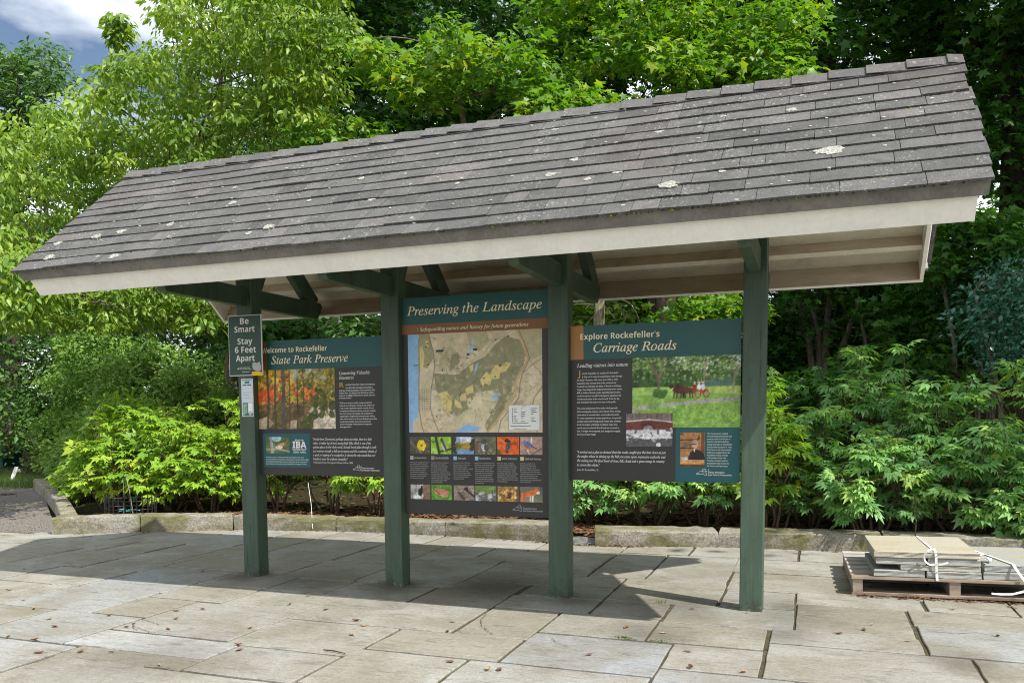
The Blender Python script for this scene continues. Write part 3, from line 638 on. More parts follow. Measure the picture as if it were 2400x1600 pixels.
# ------------------------------------------------------------------ kerb stones
def kerb_stone(p0, p1, h0, h1, d0, d1, label, up=0.0):
    """one granite block: front face from p0 to p1, rough top and rounded arris"""
    p0 = np.array([*p0, 0.0]); p1 = np.array([*p1, 0.0])
    ax = p1-p0; L = np.linalg.norm(ax); ax /= L
    nrm = np.array([-ax[1], ax[0], 0])
    nseg = max(4, int(L/0.07))
    prof = [(0.0, -0.05), (-0.006, 0.35), (0.002, 0.72), (0.018, 0.93), (0.05, 1.0), (0.5, 1.01), (0.92, 1.0), (0.985, 0.92), (1.0, 0.6), (1.0, -0.05)]
    V = []; F = []
    rs = np.random.default_rng(int(abs(p0[0]*977+p1[0]*131))+5)
    for i in range(nseg+1):
        w = i/nseg
        h = h0+(h1-h0)*w; d = d0+(d1-d0)*w
        for k, (a, b) in enumerate(prof):
            wob = rs.normal(0, 0.0032, 3)*(1 if 0 < k < len(prof)-1 else 0.3)
            e = 0.003*(i == 0)-0.003*(i == nseg)
            V.append(p0+ax*(L*w+(e if 2 < k < 8 else 0))+nrm*(a*d if k > 4 else a*0.33)+np.array([0, 0, up+b*h])+wob)
    m = len(prof)
    for i in range(nseg):
        for k in range(m-1):
            a = i*m+k
            F.append((a, a+m, a+m+1, a+1))
    F.append(tuple(range(m))); F.append(tuple(range(nseg*m+m-1, nseg*m-1, -1)))
    mb = MB(); mb.add(V, F, 0)
    o = mb.build('kerb_stone', M['granite'])
    return tag(o, label, 'kerb stone', 'granite kerb stones edging the planting bed')


kerb_stone((-3.36, 1.30), (-2.60, 1.735), 0.176, 0.178, 0.20, 0.22, 'granite kerb stone at the gravel corner, with a squared left end')
kerb_stone((-2.59, 1.74), (-1.765, 2.195), 0.178, 0.155, 0.22, 0.25, 'granite kerb stone in sun, next from the gravel corner stone')
kerb_stone((-1.75, 2.20), (-0.62, 2.40), 0.150, 0.132, 0.27, 0.29, 'low granite kerb stone behind the leftmost green post')
kerb_stone((-0.61, 2.40), (0.60, 2.43), 0.132, 0.135, 0.29, 0.30, 'granite kerb stone under the lower edge of the autumn-photo panel')
kerb_stone((0.61, 2.43), (1.72, 2.33), 0.145, 0.165, 0.34, 0.38, 'pale-topped granite kerb stone under the tall map panel')
kerb_stone((2.17, 2.24), (3.228, 2.502), 0.145, 0.130, 0.36, 0.44, 'mossy kerb stone starting right of the gap, crossed by dappled light')
kerb_stone((3.23, 2.50), (4.55, 2.575), 0.130, 0.155, 0.44, 0.34, 'dark shaded kerb stone between the right post and the pallet')
kerb_stone((4.56, 2.575), (5.9, 2.55), 0.155, 0.160, 0.34, 0.34, 'shaded kerb stone showing just behind the stacked stone slabs')
kerb_stone((5.91, 2.55), (7.5, 2.45), 0.160, 0.165, 0.34, 0.34, 'kerb stone at the right picture edge behind the pallet')
kerb_stone((-4.85, 2.72), (-3.42, 1.47), 0.17, 0.172, 0.17, 0.18, 'kerb stone running back from the gravel corner along the path, nearest one')
kerb_stone((-6.6, 4.15), (-4.87, 2.74), 0.17, 0.17, 0.17, 0.17, 'kerb stone beside the gravel path, second back from the corner')
kerb_stone((-8.55, 5.66), (-6.62, 4.17), 0.165, 0.17, 0.19, 0.17, 'farthest kerb stone beside the gravel path, its end near the grass')

# ------------------------------------------------------------------ the information kiosk
S = 1.2; PS = 0.1332; YM = PS/2
ZR = 3.0929; AL = math.radians(38.866); CA, SA = math.cos(AL), math.sin(AL)
RX0, RX1 = -0.994, 4.707
kiosk = empty('information_kiosk', (1.8, YM, 0), 'open timber shelter with green posts and long grey shingled gable roof', 'shelter')


def rp(side, x, s, t):
    return (x, YM+side*(s*CA+t*SA), ZR-s*SA+t*CA)


def roof_box(mb, side, x0, x1, s0, s1, t0, t1, mi=0, tint=None, tt=None):
    """box lying on a roof slope; tt = other thickness at the lower end"""
    a0, a1 = (t0, t1)
    b0, b1 = tt if tt else (t0, t1)
    P = [rp(side, x0, s0, a0), rp(side, x1, s0, a0), rp(side, x1, s1, b0), rp(side, x0, s1, b0),
         rp(side, x0, s0, a1), rp(side, x1, s0, a1), rp(side, x1, s1, b1), rp(side, x0, s1, b1)]
    mb.hexa(P, mi, tint)


# posts run up to the ridge
for i in range(4):
    mb = MB()
    x = i*S
    top = ZR-0.16
    poly = [(0, -0.03), (PS, -0.03), (PS, ZR-0.10-YM*SA/CA), (YM, ZR-0.10), (0, ZR-0.10-YM*SA/CA)]
    b = 0.005
    sec = [(x+b, 0), (x+PS-b, 0), (x+PS, b), (x+PS, PS-b), (x+PS-b, PS), (x+b, PS), (x, PS-b), (x, b)]
    zt = lambda y: ZR-0.10-abs(y-YM)*SA/CA
    levels = [-0.03]+[0.3*k for k in range(1, 10)]
    V = []; F = []
    for z in levels: V += [(p[0], p[1], z) for p in sec]
    V += [(p[0], p[1], zt(p[1])) for p in sec]
    for k in range(len(levels)):
        for q in range(8):
            a = k*8+q; c = k*8+(q+1) % 8
            F.append((a, c, c+8, a+8))
    F += [(7, 6, 5, 4, 3, 2, 1, 0), tuple(range(len(levels)*8, len(levels)*8+8))]
    mb.add(V, F, 0)
    part(mb, 'post', M['green'], kiosk)

# trusses: a tie beam and two rafters at every post
for i in range(4):
    xa, xb = i*S+0.034, i*S+0.096
    mb = MB()
    mb.prism([(-0.845, 2.012), (0.982, 2.012), (1.055, 2.118), (1.03, 2.146), (-0.895, 2.146), (-0.92, 2.118)], 'x', xa, xb)
    part(mb, 'tie_beam', M['green'], kiosk)
    for side in (-1, 1):
        mb = MB()
        xo = 0.003
        roof_box(mb, side, xa+xo, xb-xo, 0.07, 1.30, -0.265, -0.125)
        part(mb, 'rafter', M['green'], kiosk)
    mb = MB()   # short king-post cheek behind the post
    mb.prism([(PS, 2.15), (0.205, 2.15), (0.34, 2.40), (PS, 2.52)], 'x', xa+0.006, xb-0.006)
    part(mb, 'knee_brace', M['green'], kiosk)

# purlins, roof deck, fascia, drip boards, rake boards
for side in (-1, 1):
    for s0, s1 in ((1.185, 1.225), (0.36, 0.40)):
        mb = MB(); roof_box(mb, side, -0.885, 4.627, s0, s1, -0.123, -0.033)
        mb.m = [0, 0, 1, 0, 1, 0]  # both sides in tan: brown shade painted on, bottom left cream
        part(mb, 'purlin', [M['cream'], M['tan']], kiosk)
    mb = MB(); roof_box(mb, side, -0.955, 4.68, 0.02, 1.44, -0.03, -0.006)
    part(mb, 'roof_deck', M['cream'], kiosk)
    mb = MB(); roof_box(mb, side, -0.917, 4.651, 1.407, 1.428, -0.207, -0.032)
    mb.m = [0, 0, 1, 0, 0, 0]  # inner face carries its shade as tan colour
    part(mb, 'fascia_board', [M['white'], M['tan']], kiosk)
    mb = MB(); roof_box(mb, side, -0.952, 4.688, 1.4285, 1.452, -0.076, -0.004)
    part(mb, 'drip_board', M['drip'], kiosk)
    for x0, x1 in ((-0.917, -0.895), (4.629, 4.651)):
        mb = MB(); roof_box(mb, side, x0, x1, 0.17, 1.4065, -0.205, -0.034)
        part(mb, 'rake_board', M['white'], kiosk)
        xo = (x0-0.022, x0-0.001) if x0 < 0 else (x1+0.001, x1+0.022)
        mb = MB(); roof_box(mb, side, xo[0], xo[1], 0.05, 1.427, -0.085, -0.034)
        part(mb, 'rake_trim', M['white'], kiosk)

# shingles, course by course
EXP = 0.1224
for side in (-1, 1):
    mb = MB()
    rs = random.Random(5+side)
    for r in range(12):
        sb = (r+1)*EXP
        x = RX0+rs.uniform(-0.006, 0.012)
        x_end = RX1+rs.uniform(-0.016, 0.008)
        wav = rs.uniform(0, 6)
        while x < x_end-0.02:
            w = rs.choice([0.14, 0.18, 0.23, 0.30, 0.36, 0.42])*rs.uniform(0.85, 1.15)
            x2 = min(x+w, x_end)
            if x_end-x2 < 0.07: x2 = x_end
            tint = min(1, max(0, rs.gauss(0.5, 0.27)))
            up = rs.uniform(0, 0.0025)+(0.004 if rs.random() < 0.06 else 0)
            dj = rs.uniform(-0.0045, 0.0045)
            n = max(1, int((x2-x)/0.08))
            for k in range(n):
                xa = x+(x2-x)*k/n; xb = x+(x2-x)*(k+1)/n
                if k == 0: xa += 0.0016
                if k == n-1: xb -= 0.0016
                f = lambda xx: 0.0032*math.sin(xx*2.3+wav)+0.0018*math.sin(xx*7.1+wav*2)
                sa, sb2 = sb+dj+f(xa), sb+dj+f(xb)
                st = sb-0.19
                ta = 0.0128+up+0.0016*math.sin(xa*9+wav); tb = 0.0128+up+0.0016*math.sin(xb*9+wav)
                P = [rp(side, xa, max(0, st), -0.004), rp(side, xb, max(0, st), -0.004), rp(side, xb, sb2, -0.001), rp(side, xa, sa, -0.001),
                     rp(side, xa, max(0, st), 0.001), rp(side, xb, max(0, st), 0.001), rp(side, xb, sb2, tb), rp(side, xa, sa, ta)]
                mb.hexa(P, 0, tint)
            x = x2
    if side == -1:
        # round lichens grown on the shingles (x along the roof, s down the slope, size)
        LICH = [(4.05, 1.02, .075, .042), (3.30, 1.22, .05, .033), (2.62, .93, .035, .022), (2.85, 1.04, .022, .018), (2.72, .76, .030, .018), (3.16, .52, .028, .014), (2.5, .28, .024, .012), (1.32, .66, .026, .018),
                (1.52, .98, .030, .018), (0.92, 1.22, .042, .024), (0.80, 1.27, .022, .02), (0.42, .80, .034, .024), (0.05, 1.02, .030, .024), (-.34, 1.05, .042, .024), (-.52, 1.09, .042, .026), (-.75, 1.33, .045, .03),
                (-.15, 1.40, .04, .028), (-.85, 1.12, .04, .024), (.10, .08, .03, .012), (.9, .06, .028, .012), (2.05, .9, .018, .012), (3.9, .08, .04, .014), (3.5, .42, .02, .012), (3.86, .46, .03, .02), (3.0, .99, .03, .014), (-.30, 1.38, .016, .014), (1.9, 1.3, .02, .016), (3.55, 1.12, .02, .012), (.3, .55, .02, .014), (1.05, .9, .02, .012)]
        LICH += [(rs.uniform(-.8, 4.6), rs.uniform(.1, 1.42), q_, q_*.72) for q_ in [rs.uniform(.004, .013) for _ in range(110)]]
        for (lx, ls, ra, rb) in LICH:
            n = 29 if ra > .016 else 9
            ring = []; ph = rs.uniform(0, 6)
            for k in range(n):
                a = 2*math.pi*k/n; q = 0.9+.13*math.sin(3*a+ph)+.1*math.sin(7*a+ph*2)+rs.uniform(-.09, .09)
                ring.append((lx+ra*q*math.cos(a), ls+rb*q*math.sin(a)*1.15))
            hgt = lambda s_: 0.0128*(1-((math.ceil(s_/EXP)*EXP-s_)/0.19))+0.0045
            vs = [rp(side, a, b, hgt(ls)+0.001) for a, b in ring]+[rp(side, a, b, hgt(ls)-0.012) for a, b in ring]+[rp(side, lx, ls, hgt(ls)+0.002)]
            mb.add(vs, [(k, (k+1) % n, 2*n) for k in range(n)]+[(n+k, n+(k+1) % n, (k+1) % n, k) for k in range(n)], 1)
        # little cushions of moss along the course edges
        for _ in range(1700):
            r = rs.randrange(1, 12); mx0 = rs.choice([rs.uniform(2.6, 4.6), rs.uniform(-0.9, 4.6)]); ms = (r+1)*EXP+0.004
            mr = rs.uniform(.002, .007)*(1.5 if rs.random() < .12 else 1)
            vs = []
            for k in range(7):
                a = 2*math.pi*k/7
                vs.append(rp(side, mx0+mr*1.7*math.cos(a), ms+mr*math.sin(a), 0.0))
            vs.append(rp(side, mx0, ms, 0.008+mr*0.6))
            mb.add(vs, [(k, (k+1) % 7, 7) for k in range(7)], rs.choice([2, 3, 3, 3]))
    part(mb, 'shingle_covering', [M['shingle'], M['lichen'], M['moss'], M['barkd']], kiosk)

# ridge caps lap one over the next
mb = MB(); rs = random.Random(9)
x = RX0+0.004; k = 0
while x < RX1-0.05:
    x2 = min(x+rs.uniform(0.180, 0.205), RX1+0.002)
    lap = 0.05
    xr_ = min(x2+lap, RX1+0.004)
    lift = rs.uniform(0.0, 0.004); w = 0.115+rs.uniform(-0.006, 0.006)
    tl, tr = 0.024+lift, 0.012
    for side in (-1, 1):
        P = [rp(side, x, 0.0, tl-0.008), rp(side, xr_, 0.0, tr-0.008), rp(side, xr_, w+rs.uniform(-.003, .003), tr-0.006), rp(side, x, w, tl-0.004),
             rp(side, x, -0.005, tl), rp(side, xr_, -0.005, tr), rp(side, xr_, w, tr), rp(side, x, w, tl)]
        mb.hexa(P, 0, min(1, max(0, rs.gauss(0.62, 0.2))))
    x = x2
part(mb, 'ridge_cap', M['shingle'], kiosk)


# ------------------------------------------------------------------ lettering
def ital(s):
    o = ''
    for ch in s:
        if 'A' <= ch <= 'Z': o += chr(0x1D434+ord(ch)-65)
        elif ch == 'h': o += '\u210e'
        elif 'a' <= ch <= 'z': o += chr(0x1D44E+ord(ch)-97)
        else: o += ch
    return o


def ssb(s):
    return ''.join(chr(0x1D5D4+ord(c)-65) if 'A' <= c <= 'Z' else chr(0x1D5EE+ord(c)-97) if 'a' <= c <= 'z' else chr(0x1D7EC+ord(c)-48) if '0' <= c <= '9' else c for c in s)


def ss(s):
    return ''.join(chr(0x1D5A0+ord(c)-65) if 'A' <= c <= 'Z' else chr(0x1D5BA+ord(c)-97) if 'a' <= c <= 'z' else chr(0x1D7E2+ord(c)-48) if '0' <= c <= '9' else c for c in s)


_font_tmp = []


def text_mesh(body, bold=0.0, space=1.0):
    cu = bpy.data.curves.new('lettering', 'FONT')
    cu.body = body; cu.offset = bold; cu.resolution_u = 2; cu.space_line = space
    ob = bpy.data.objects.new('lettering', cu)
    C.objects.link(ob)
    bpy.context.view_layer.update()
    dg = bpy.context.evaluated_depsgraph_get()
    me = bpy.data.meshes.new_from_object(ob.evaluated_get(dg))
    bpy.data.objects.remove(ob); bpy.data.curves.remove(cu)
    n = len(me.vertices)
    co = np.zeros(n*3); me.vertices.foreach_get('co', co); co = co.reshape(-1, 3)
    fs = [tuple(p.vertices) for p in me.polygons]
    bpy.data.meshes.remove(me)
    return co, fs


class Letters:
    """gathers lines of lettering that lie on one board"""
    def __init__(s, y): s.y = y; s.mb = MB()

    def line(s, body, x0, x1, zb, cap=None, bold=0.0, mi=0, ref='P'):
        """fit between x0 and x1 with its baseline at zb; cap = capital height"""
        co, fs = text_mesh(body, bold)
        if not len(co): return
        sx = (x1-x0)/(co[:, 0].max()-co[:, 0].min())
        sz = cap/0.70 if cap else sx
        P = np.stack([x0+(co[:, 0]-co[:, 0].min())*sx, np.full(len(co), s.y), zb+co[:, 1]*sz], 1)
        s.mb.add(P, fs, mi, 0.5)

    def block(s, body, x0, x1, zt, zb, bold=0.0, mi=0, center=False):
        """a paragraph of several lines filling a box"""
        lines = body.split('\n'); n = len(lines)
        pitch = (zt-zb)/n
        ws = []
        data = []
        for ln in lines:
            if not ln.strip(): data.append(None); continue
            co, fs = text_mesh(ln, bold)
            data.append((co, fs)); ws.append(co[:, 0].max()-co[:, 0].min())
        sx = (x1-x0)/max(ws)
        sz = min(pitch/1.05, sx*1.25)
        for k, dd in enumerate(data):
            if dd is None: continue
            co, fs = dd
            off = ((x1-x0)-(co[:, 0].max()-co[:, 0].min())*sx)/2 if center else 0
            P = np.stack([x0+off+(co[:, 0]-co[:, 0].min())*sx, np.full(len(co), s.y), zt-(k+0.78)*pitch+co[:, 1]*sz], 1)
            s.mb.add(P, fs, mi, 0.5)

    def build(s, name, mats, parent): return part(s.mb, name, mats, parent)


# ------------------------------------------------------------------ small painter for printed pictures
class Canvas:
    def __init__(s, w, h, c):
        s.w, s.h = w, h; s.a = np.zeros((h, w, 3)); s.a[:] = c
        s.yy, s.xx = np.mgrid[0:h, 0:w]
        s.u = (s.xx+0.5)/w; s.v = (s.yy+0.5)/h       # v runs down the picture
        s.r = np.random.default_rng(w*31+h)

    def put(s, mask, c, op=1.0):
        m = (np.asarray(mask, float)*op)[..., None]
        s.a = s.a*(1-m)+np.asarray(c, float)*m

    def ell(s, cx, cy, rx, ry, c, op=1.0, rot=0.0):
        dx, dy = s.u-cx, s.v-cy
        k = s.h/s.w
        dx, dy = dx*math.cos(rot)+dy*k*math.sin(rot), (-dx*math.sin(rot)+dy*k*math.cos(rot))/k
        s.put((dx/rx)**2+(dy/ry)**2 < 1, c, op)

    def poly(s, pts, c, op=1.0):
        m = np.zeros((s.h, s.w), bool); n = len(pts)
        for i in range(n):
            x0, y0 = pts[i]; x1, y1 = pts[(i+1) % n]
            cond = ((y0 > s.v) != (y1 > s.v))
            xi = (x1-x0)*(s.v-y0)/(y1-y0+1e-12)+x0
            m ^= cond & (s.u < xi)
        s.put(m, c, op)

    def line(s, pts, wd, c, op=1.0):
        k = s.h/s.w
        for (x0, y0), (x1, y1) in zip(pts[:-1], pts[1:]):
            dx, dy = x1-x0, (y1-y0)*k
            L2 = dx*dx+dy*dy+1e-12
            t = np.clip(((s.u-x0)*dx+(s.v-y0)*k*dy)/L2, 0, 1)
            d = np.hypot(s.u-x0-t*dx, (s.v-y0)*k-t*dy)
            s.put(np.clip((wd-d)*s.w+0.5, 0, 1), c, op)

    def rect(s, x0, y0, x1, y1, c, op=1.0): s.put((s.u > x0) & (s.u < x1) & (s.v > y0) & (s.v < y1), c, op)

    def blotch(s, n, box, r, cols, op=0.8, fl=1.0):
        for _ in range(n):
            x = s.r.uniform(box[0], box[2]); y = s.r.uniform(box[1], box[3]); q = r*s.r.uniform(0.4, 1.3)
            s.ell(x, y, q, q*fl*s.w/s.h, cols[s.r.integers(len(cols))], op, s.r.uniform(0, 3.1) if fl != 1 else 0)

    def grain(s, amt):
        tot = np.zeros((s.h, s.w))
        for k in (2, 4, 8):
            g = s.r.normal(0, 1, (s.h//k+2, s.w//k+2))
            yy, xx = s.yy/k, s.xx/k
            y0, x0 = yy.astype(int), xx.astype(int); fy, fx = yy-y0, xx-x0
            tot += (g[y0, x0]*(1-fx)+g[y0, x0+1]*fx)*(1-fy)+(g[y0+1, x0]*(1-fx)+g[y0+1, x0+1]*fx)*fy
        s.a = np.clip(s.a*(1+amt*1.6*tot[..., None]), 0, 255)
        s.a = np.clip(s.a*(1+s.r.normal(0, amt, (s.h, s.w, 1))), 0, 255)

    def build(s, name, x0, x1, z0, z1, y, parent):
        w, h = s.w, s.h
        X, Z = np.meshgrid(np.linspace(x0, x1, w), np.linspace(z1, z0, h))
        V = np.stack([X.ravel(), np.full(w*h, y), Z.ravel()], 1)
        I = np.arange(w*h).reshape(h, w)
        F = np.stack([I[1:, :-1].ravel(), I[1:, 1:].ravel(), I[:-1, 1:].ravel(), I[:-1, :-1].ravel()], 1)
        col = np.concatenate([lin(s.a.reshape(-1, 3)), np.ones((w*h, 1))], 1)
        o = np_mesh(name, V, F, M['print'], color=col)
        return hold(o, parent)


def quad_plate(name, x0, x1, z0, z1, y, m, parent, th=0.0012):
    mb = MB(); mb.box(x0, x1, y, y+th, z0, z1, 0, 0.5)
    return part(mb, name, m, parent)


YP = 0.42*PS
L1, L2_, L3, L4 = YP-0.0015, YP-0.0032, YP-0.0048, YP-0.0064     # successive print layers, each a little proud


def state_logo(lt, x, z, w, text_x1):
    """outline of the state with rule and two lines of words"""
    pts = [(0, .30), (.10, .36), (.22, .38), (.30, .62), (.52, .66), (.60, 1.0), (.86, 1.0), (.90, .40), (1.0, .12), (.82, .05), (.62, .22), (.0, .22), (0, .30)]
    for (a, b), (c, d) in zip(pts[:-1], pts[1:]):
        p = np.array([x+a*w, z+b*w*0.62]); q = np.array([x+c*w, z+d*w*0.62])
        dd = (q-p)/max(1e-9, np.linalg.norm(q-p)); nn = np.array([-dd[1], dd[0]])*0.0011
        lt.mb.add([(p[0]-nn[0], lt.y, p[1]-nn[1]), (q[0]-nn[0], lt.y, q[1]-nn[1]), (q[0]+nn[0], lt.y, q[1]+nn[1]), (p[0]+nn[0], lt.y, p[1]+nn[1])], [(0, 1, 2, 3)], 0, 0.5)
    lt.line('NEW YORK', x+0.50*w, x+1.02*w, z+0.36*w, 0.0065, 0.02)
    lt.line('STATE OF', x+0.52*w, x+0.86*w, z+0.24*w, 0.004, 0.01)
    lt.mb.box(x+1.10*w, x+1.10*w+0.0015, lt.y, lt.y+0.0005, z-0.002, z+0.62*w, 0, 0.5)
    lt.line(ssb('Parks, Recreation'), x+1.16*w, x+1.16*w+(text_x1-x-1.16*w)*0.68, z+0.0165, 0.0095)
    lt.line(ssb('and Historic Preservation'), x+1.16*w, text_x1, z+0.001, 0.0095)


def board(root, x0, x1, z0, z1):
    mb = MB(); mb.box(x0, x1, YP, YP+0.010, z0, z1, 0, 0.5, bev=0.001)
    return part(mb, 'board', M['char'], root)


# ---- panel with the map (middle)
X0, X1 = S+PS+0.003, 2*S-0.003
p2 = empty('map_panel', ((X0+X1)/2, YP, 0.515), 'tall dark display panel with a park map between the two middle posts', 'display panel', 'printed display panels of the shelter')
board(p2, X0, X1, 0.515, 2.002)
quad_plate('header_band', X0, X1, 1.820, 2.002, L1, M['teal'], p2)
quad_plate('subtitle_band', X0, X1, 1.753, 1.8195, L1, M['brown'], p2)
lt = Letters(L2_); lt.line(ital('Preserving the Landscape'), 1.376, 2.346, 1.882, 0.060, 0.006)
lt.build('title_lettering', M['ivory'], p2)
lt = Letters(L2_); lt.line(ital('Safeguarding nature and history for future generations'), 1.473, 2.254, 1.773, 0.023, 0.008); lt.line('\\', 1.452, 1.459, 1.774, 0.022)
lt.build('subtitle_lettering', M['ivory'], p2)


def park_map():
    c = Canvas(190, 132, (206, 190, 158))
    r = c.r
    c.blotch(260, (.08, 0, 1, 1), .035, [(214, 198, 168), (196, 182, 148), (188, 178, 140), (222, 206, 178)], .5)
    g0, g1, g2 = (136, 134, 100), (152, 148, 112), (176, 167, 130)
    for pts, col in [([(.09, 0), (.17, 0), (.19, .12), (.20, .25), (.15, .35), (.10, .32)], g1), ([(.33, .12), (.40, .22), (.39, .34), (.36, .40), (.22, .38), (.26, .22)], g2), ([(.45, 0), (.60, 0), (.62, .1), (.55, .20), (.48, .16)], g2),
                     ([(.83, 0), (1, 0), (1, .25), (.92, .30), (.86, .18)], g2), ([(.30, .42), (.40, .30), (.39, .20), (.34, .22), (.32, .38)], g0),
                     ([(.20, .40), (.38, .42), (.44, .36), (.50, .30), (.60, .24), (.66, .14), (.74, .06), (.84, .10), (.88, .24), (.86, .40), (.80, .52), (.74, .66), (.72, .80), (.66, .92), (.60, 1.0), (.58, .92), (.66, .74), (.70, .62), (.66, .56), (.60, .60), (.50, .64), (.47, .74), (.38, .84), (.32, .80), (.30, .70), (.22, .58)], g0)]:
        c.poly(pts, col, .9)
    c.blotch(90, (.2, .3, .85, .8), .02, [(112, 114, 80), (142, 138, 100), (126, 124, 88)], .35)
    c.poly([(.52, .60), (.62, .58), (.70, .62), (.62, .74), (.58, .92), (.50, .90), (.40, .90), (.46, .78)], (208, 196, 160), .9)
    c.poly([(.45, .66), (.58, .62), (.56, .74), (.46, .80)], (216, 202, 168), .9)
    y = (214, 196, 126)
    for pts in [[(.09, .14), (.115, .12), (.13, .22), (.12, .36), (.095, .35)], [(.14, .06), (.165, .08), (.165, .14), (.145, .14)], [(.55, .47), (.60, .40), (.625, .43), (.65, .36), (.665, .33), (.70, .36), (.74, .31), (.775, .33), (.74, .40), (.70, .41), (.69, .47), (.64, .47), (.62, .53), (.58, .51), (.57, .555)], [(.44, .56), (.50, .52), (.50, .60), (.45, .62)],
                [(.24, .60), (.30, .58), (.34, .66), (.33, .78), (.29, .82), (.27, .70)], [(.40, .62), (.44, .60), (.45, .68), (.40, .68)], [(.36, .66), (.40, .70), (.42, .76), (.36, .74)], [(.47, .34), (.50, .32), (.50, .38), (.48, .40)]]:
        c.poly(pts, y)
    c.blotch(240, (.2, .05, .9, .95), .016, [(206, 190, 158), (150, 146, 110), (122, 122, 90), (196, 182, 150), (170, 160, 124)], .4, .6)
    b = (142, 184, 220)
    c.poly([(0, 0), (.085, 0), (.082, .2), (.088, .32), (.085, .5), (.08, .66), (.075, .84), (.035, .88), (.03, 1), (0, 1)], b)
    c.poly([(.50, .06), (.515, .10), (.50, .17), (.46, .25), (.455, .22), (.485, .15)], (146, 194, 216)); c.poly([(.52, .32), (.545, .31), (.52, .39), (.505, .43)], b)
    c.poly([(.61, .60), (.64, .63), (.70, .61), (.66, .69), (.64, .66)], (150, 190, 214))
    c.poly([(.36, 1), (.40, .95), (.46, .91), (.50, .93), (.56, .95), (.54, .98), (.42, 1)], b)
    rd = (96, 88, 74)
    c.line([(.21, .34), (.27, .38), (.34, .40), (.40, .38), (.44, .32), (.50, .28), (.57, .24), (.62, .14), (.70, .07), (.80, 0)], .007, (226, 214, 188)); c.line([(.21, .34), (.27, .38), (.34, .40), (.40, .38), (.44, .32), (.50, .28), (.57, .24), (.62, .14), (.70, .07), (.80, 0)], .0015, rd)
    c.line([(.82, 0), (.86, .12), (.90, .28), (.84, .42), (.80, .52), (.81, .64), (.74, .76), (.68, .86), (.60, 1)], .007, (196, 164, 114)); c.line([(.83, 0), (.87, .12), (.91, .28), (.86, .42), (.84, .52), (.83, .66), (.76, .78), (.70, .88), (.68, 1)], .002, rd)
    c.line([(.86, .20), (.92, .32), (1, .45)], .0028, (150, 140, 108)); c.line([(.85, .44), (.92, .35), (1, .28)], .0028, (150, 140, 108)); c.line([(1, .55), (.94, .66), (.92, .78), (.96, .9), (.96, 1)], .002, rd)
    c.line([(.17, .04), (.20, .18), (.21, .32), (.20, .42), (.18, .55), (.17, .75), (.20, .88), (.24, 1)], .0022, rd); c.line([(.088, .05), (.09, .3), (.085, .5), (.082, .75), (.10, .92), (.12, 1)], .003, (136, 106, 70))
    for k in range(9): c.line([(.085, .56+k*.024), (.165, .56+k*.024)], .0012, rd, .7)
    for k in range(5): c.line([(.09+k*.018, .56), (.09+k*.018, .78)], .0012, rd, .7)
    for k in range(46):
        x, q = (.1+.2*r.random(), .8+.19*r.random()) if k < 24 else (.86+.13*r.random(), .36+.28*r.random())
        a = r.uniform(0, 3.1); c.line([(x, q), (x+.03*math.cos(a), q+.03*math.sin(a))], .0012, rd, .6)
    for k in range(30):
        x, q = r.uniform(.2, .8), r.uniform(.1, .8); a = r.uniform(0, 6); pts = [(x, q)]
        for _ in range(4): a += r.normal(0, .6); pts.append((pts[-1][0]+.02*math.cos(a), pts[-1][1]+.025*math.sin(a)))
        c.line(pts, .0011, (96, 92, 60), .6)
    for (x, q) in [(.155, .10), (.145, .13), (.16, .31), (.27, .37), (.41, .33), (.455, .26), (.67, .09), (.76, .06), (.70, .34), (.66, .45), (.58, .46), (.56, .54), (.40, .62), (.49, .66), (.47, .70), (.33, .80), (.63, .80), (.22, .83)]: c.ell(x, q, .006, .008, (40, 44, 30))
    c.rect(.22, .17, .28, .19, (40, 62, 36)); c.rect(.50, .17, .53, .19, (40, 62, 36)); c.rect(.04, .31, .085, .32, (30, 50, 70)); c.rect(.455, .21, .475, .235, (40, 60, 80))
    c.grain(.012)
    return c


mp = park_map().build('map_print', 1.380, 2.347, 1.079, 1.752, L2_, p2)
lg = quad_plate('map_legend', 2.112, 2.330, 1.092, 1.261, L3, M['paper'], mp)
lt = Letters(L4)
for k in range(8):
    z = 1.236-k*0.012
    for q, (xa, xb) in enumerate(((2.152, 2.176), (2.200, 2.232), (2.268, 2.312))):
        if (k*3+q) % 5 != 4: lt.mb.box(xa, xa+(xb-xa)*random.uniform(.4, 1), L4, L4+.0004, z-.0016, z+.0016, 0, .5)
    lt.mb.box(2.139, 2.145, L4, L4+.0004, z-.003, z+.003, 0, .5)
for z, xa, xb in ((1.140, 2.139, 2.25), (1.121, 2.125, 2.27), (1.103, 2.15, 2.24)): lt.mb.box(xa, xb, L4, L4+.0004, z-.0012, z+.0012, 0, .5)
for xa, xb, za, zb in ((2.112, 2.330, 1.2598, 1.261), (2.112, 2.330, 1.092, 1.0932), (2.112, 2.1132, 1.0933, 1.2597), (2.3288, 2.330, 1.0933, 1.2597)): lt.mb.box(xa, xb, L4, L4+.0004, za, zb, 0, .5)
lt.line('Legend', 2.205, 2.236, 1.248, 0.006)
lt.build('legend_lettering', M['black'], mp)


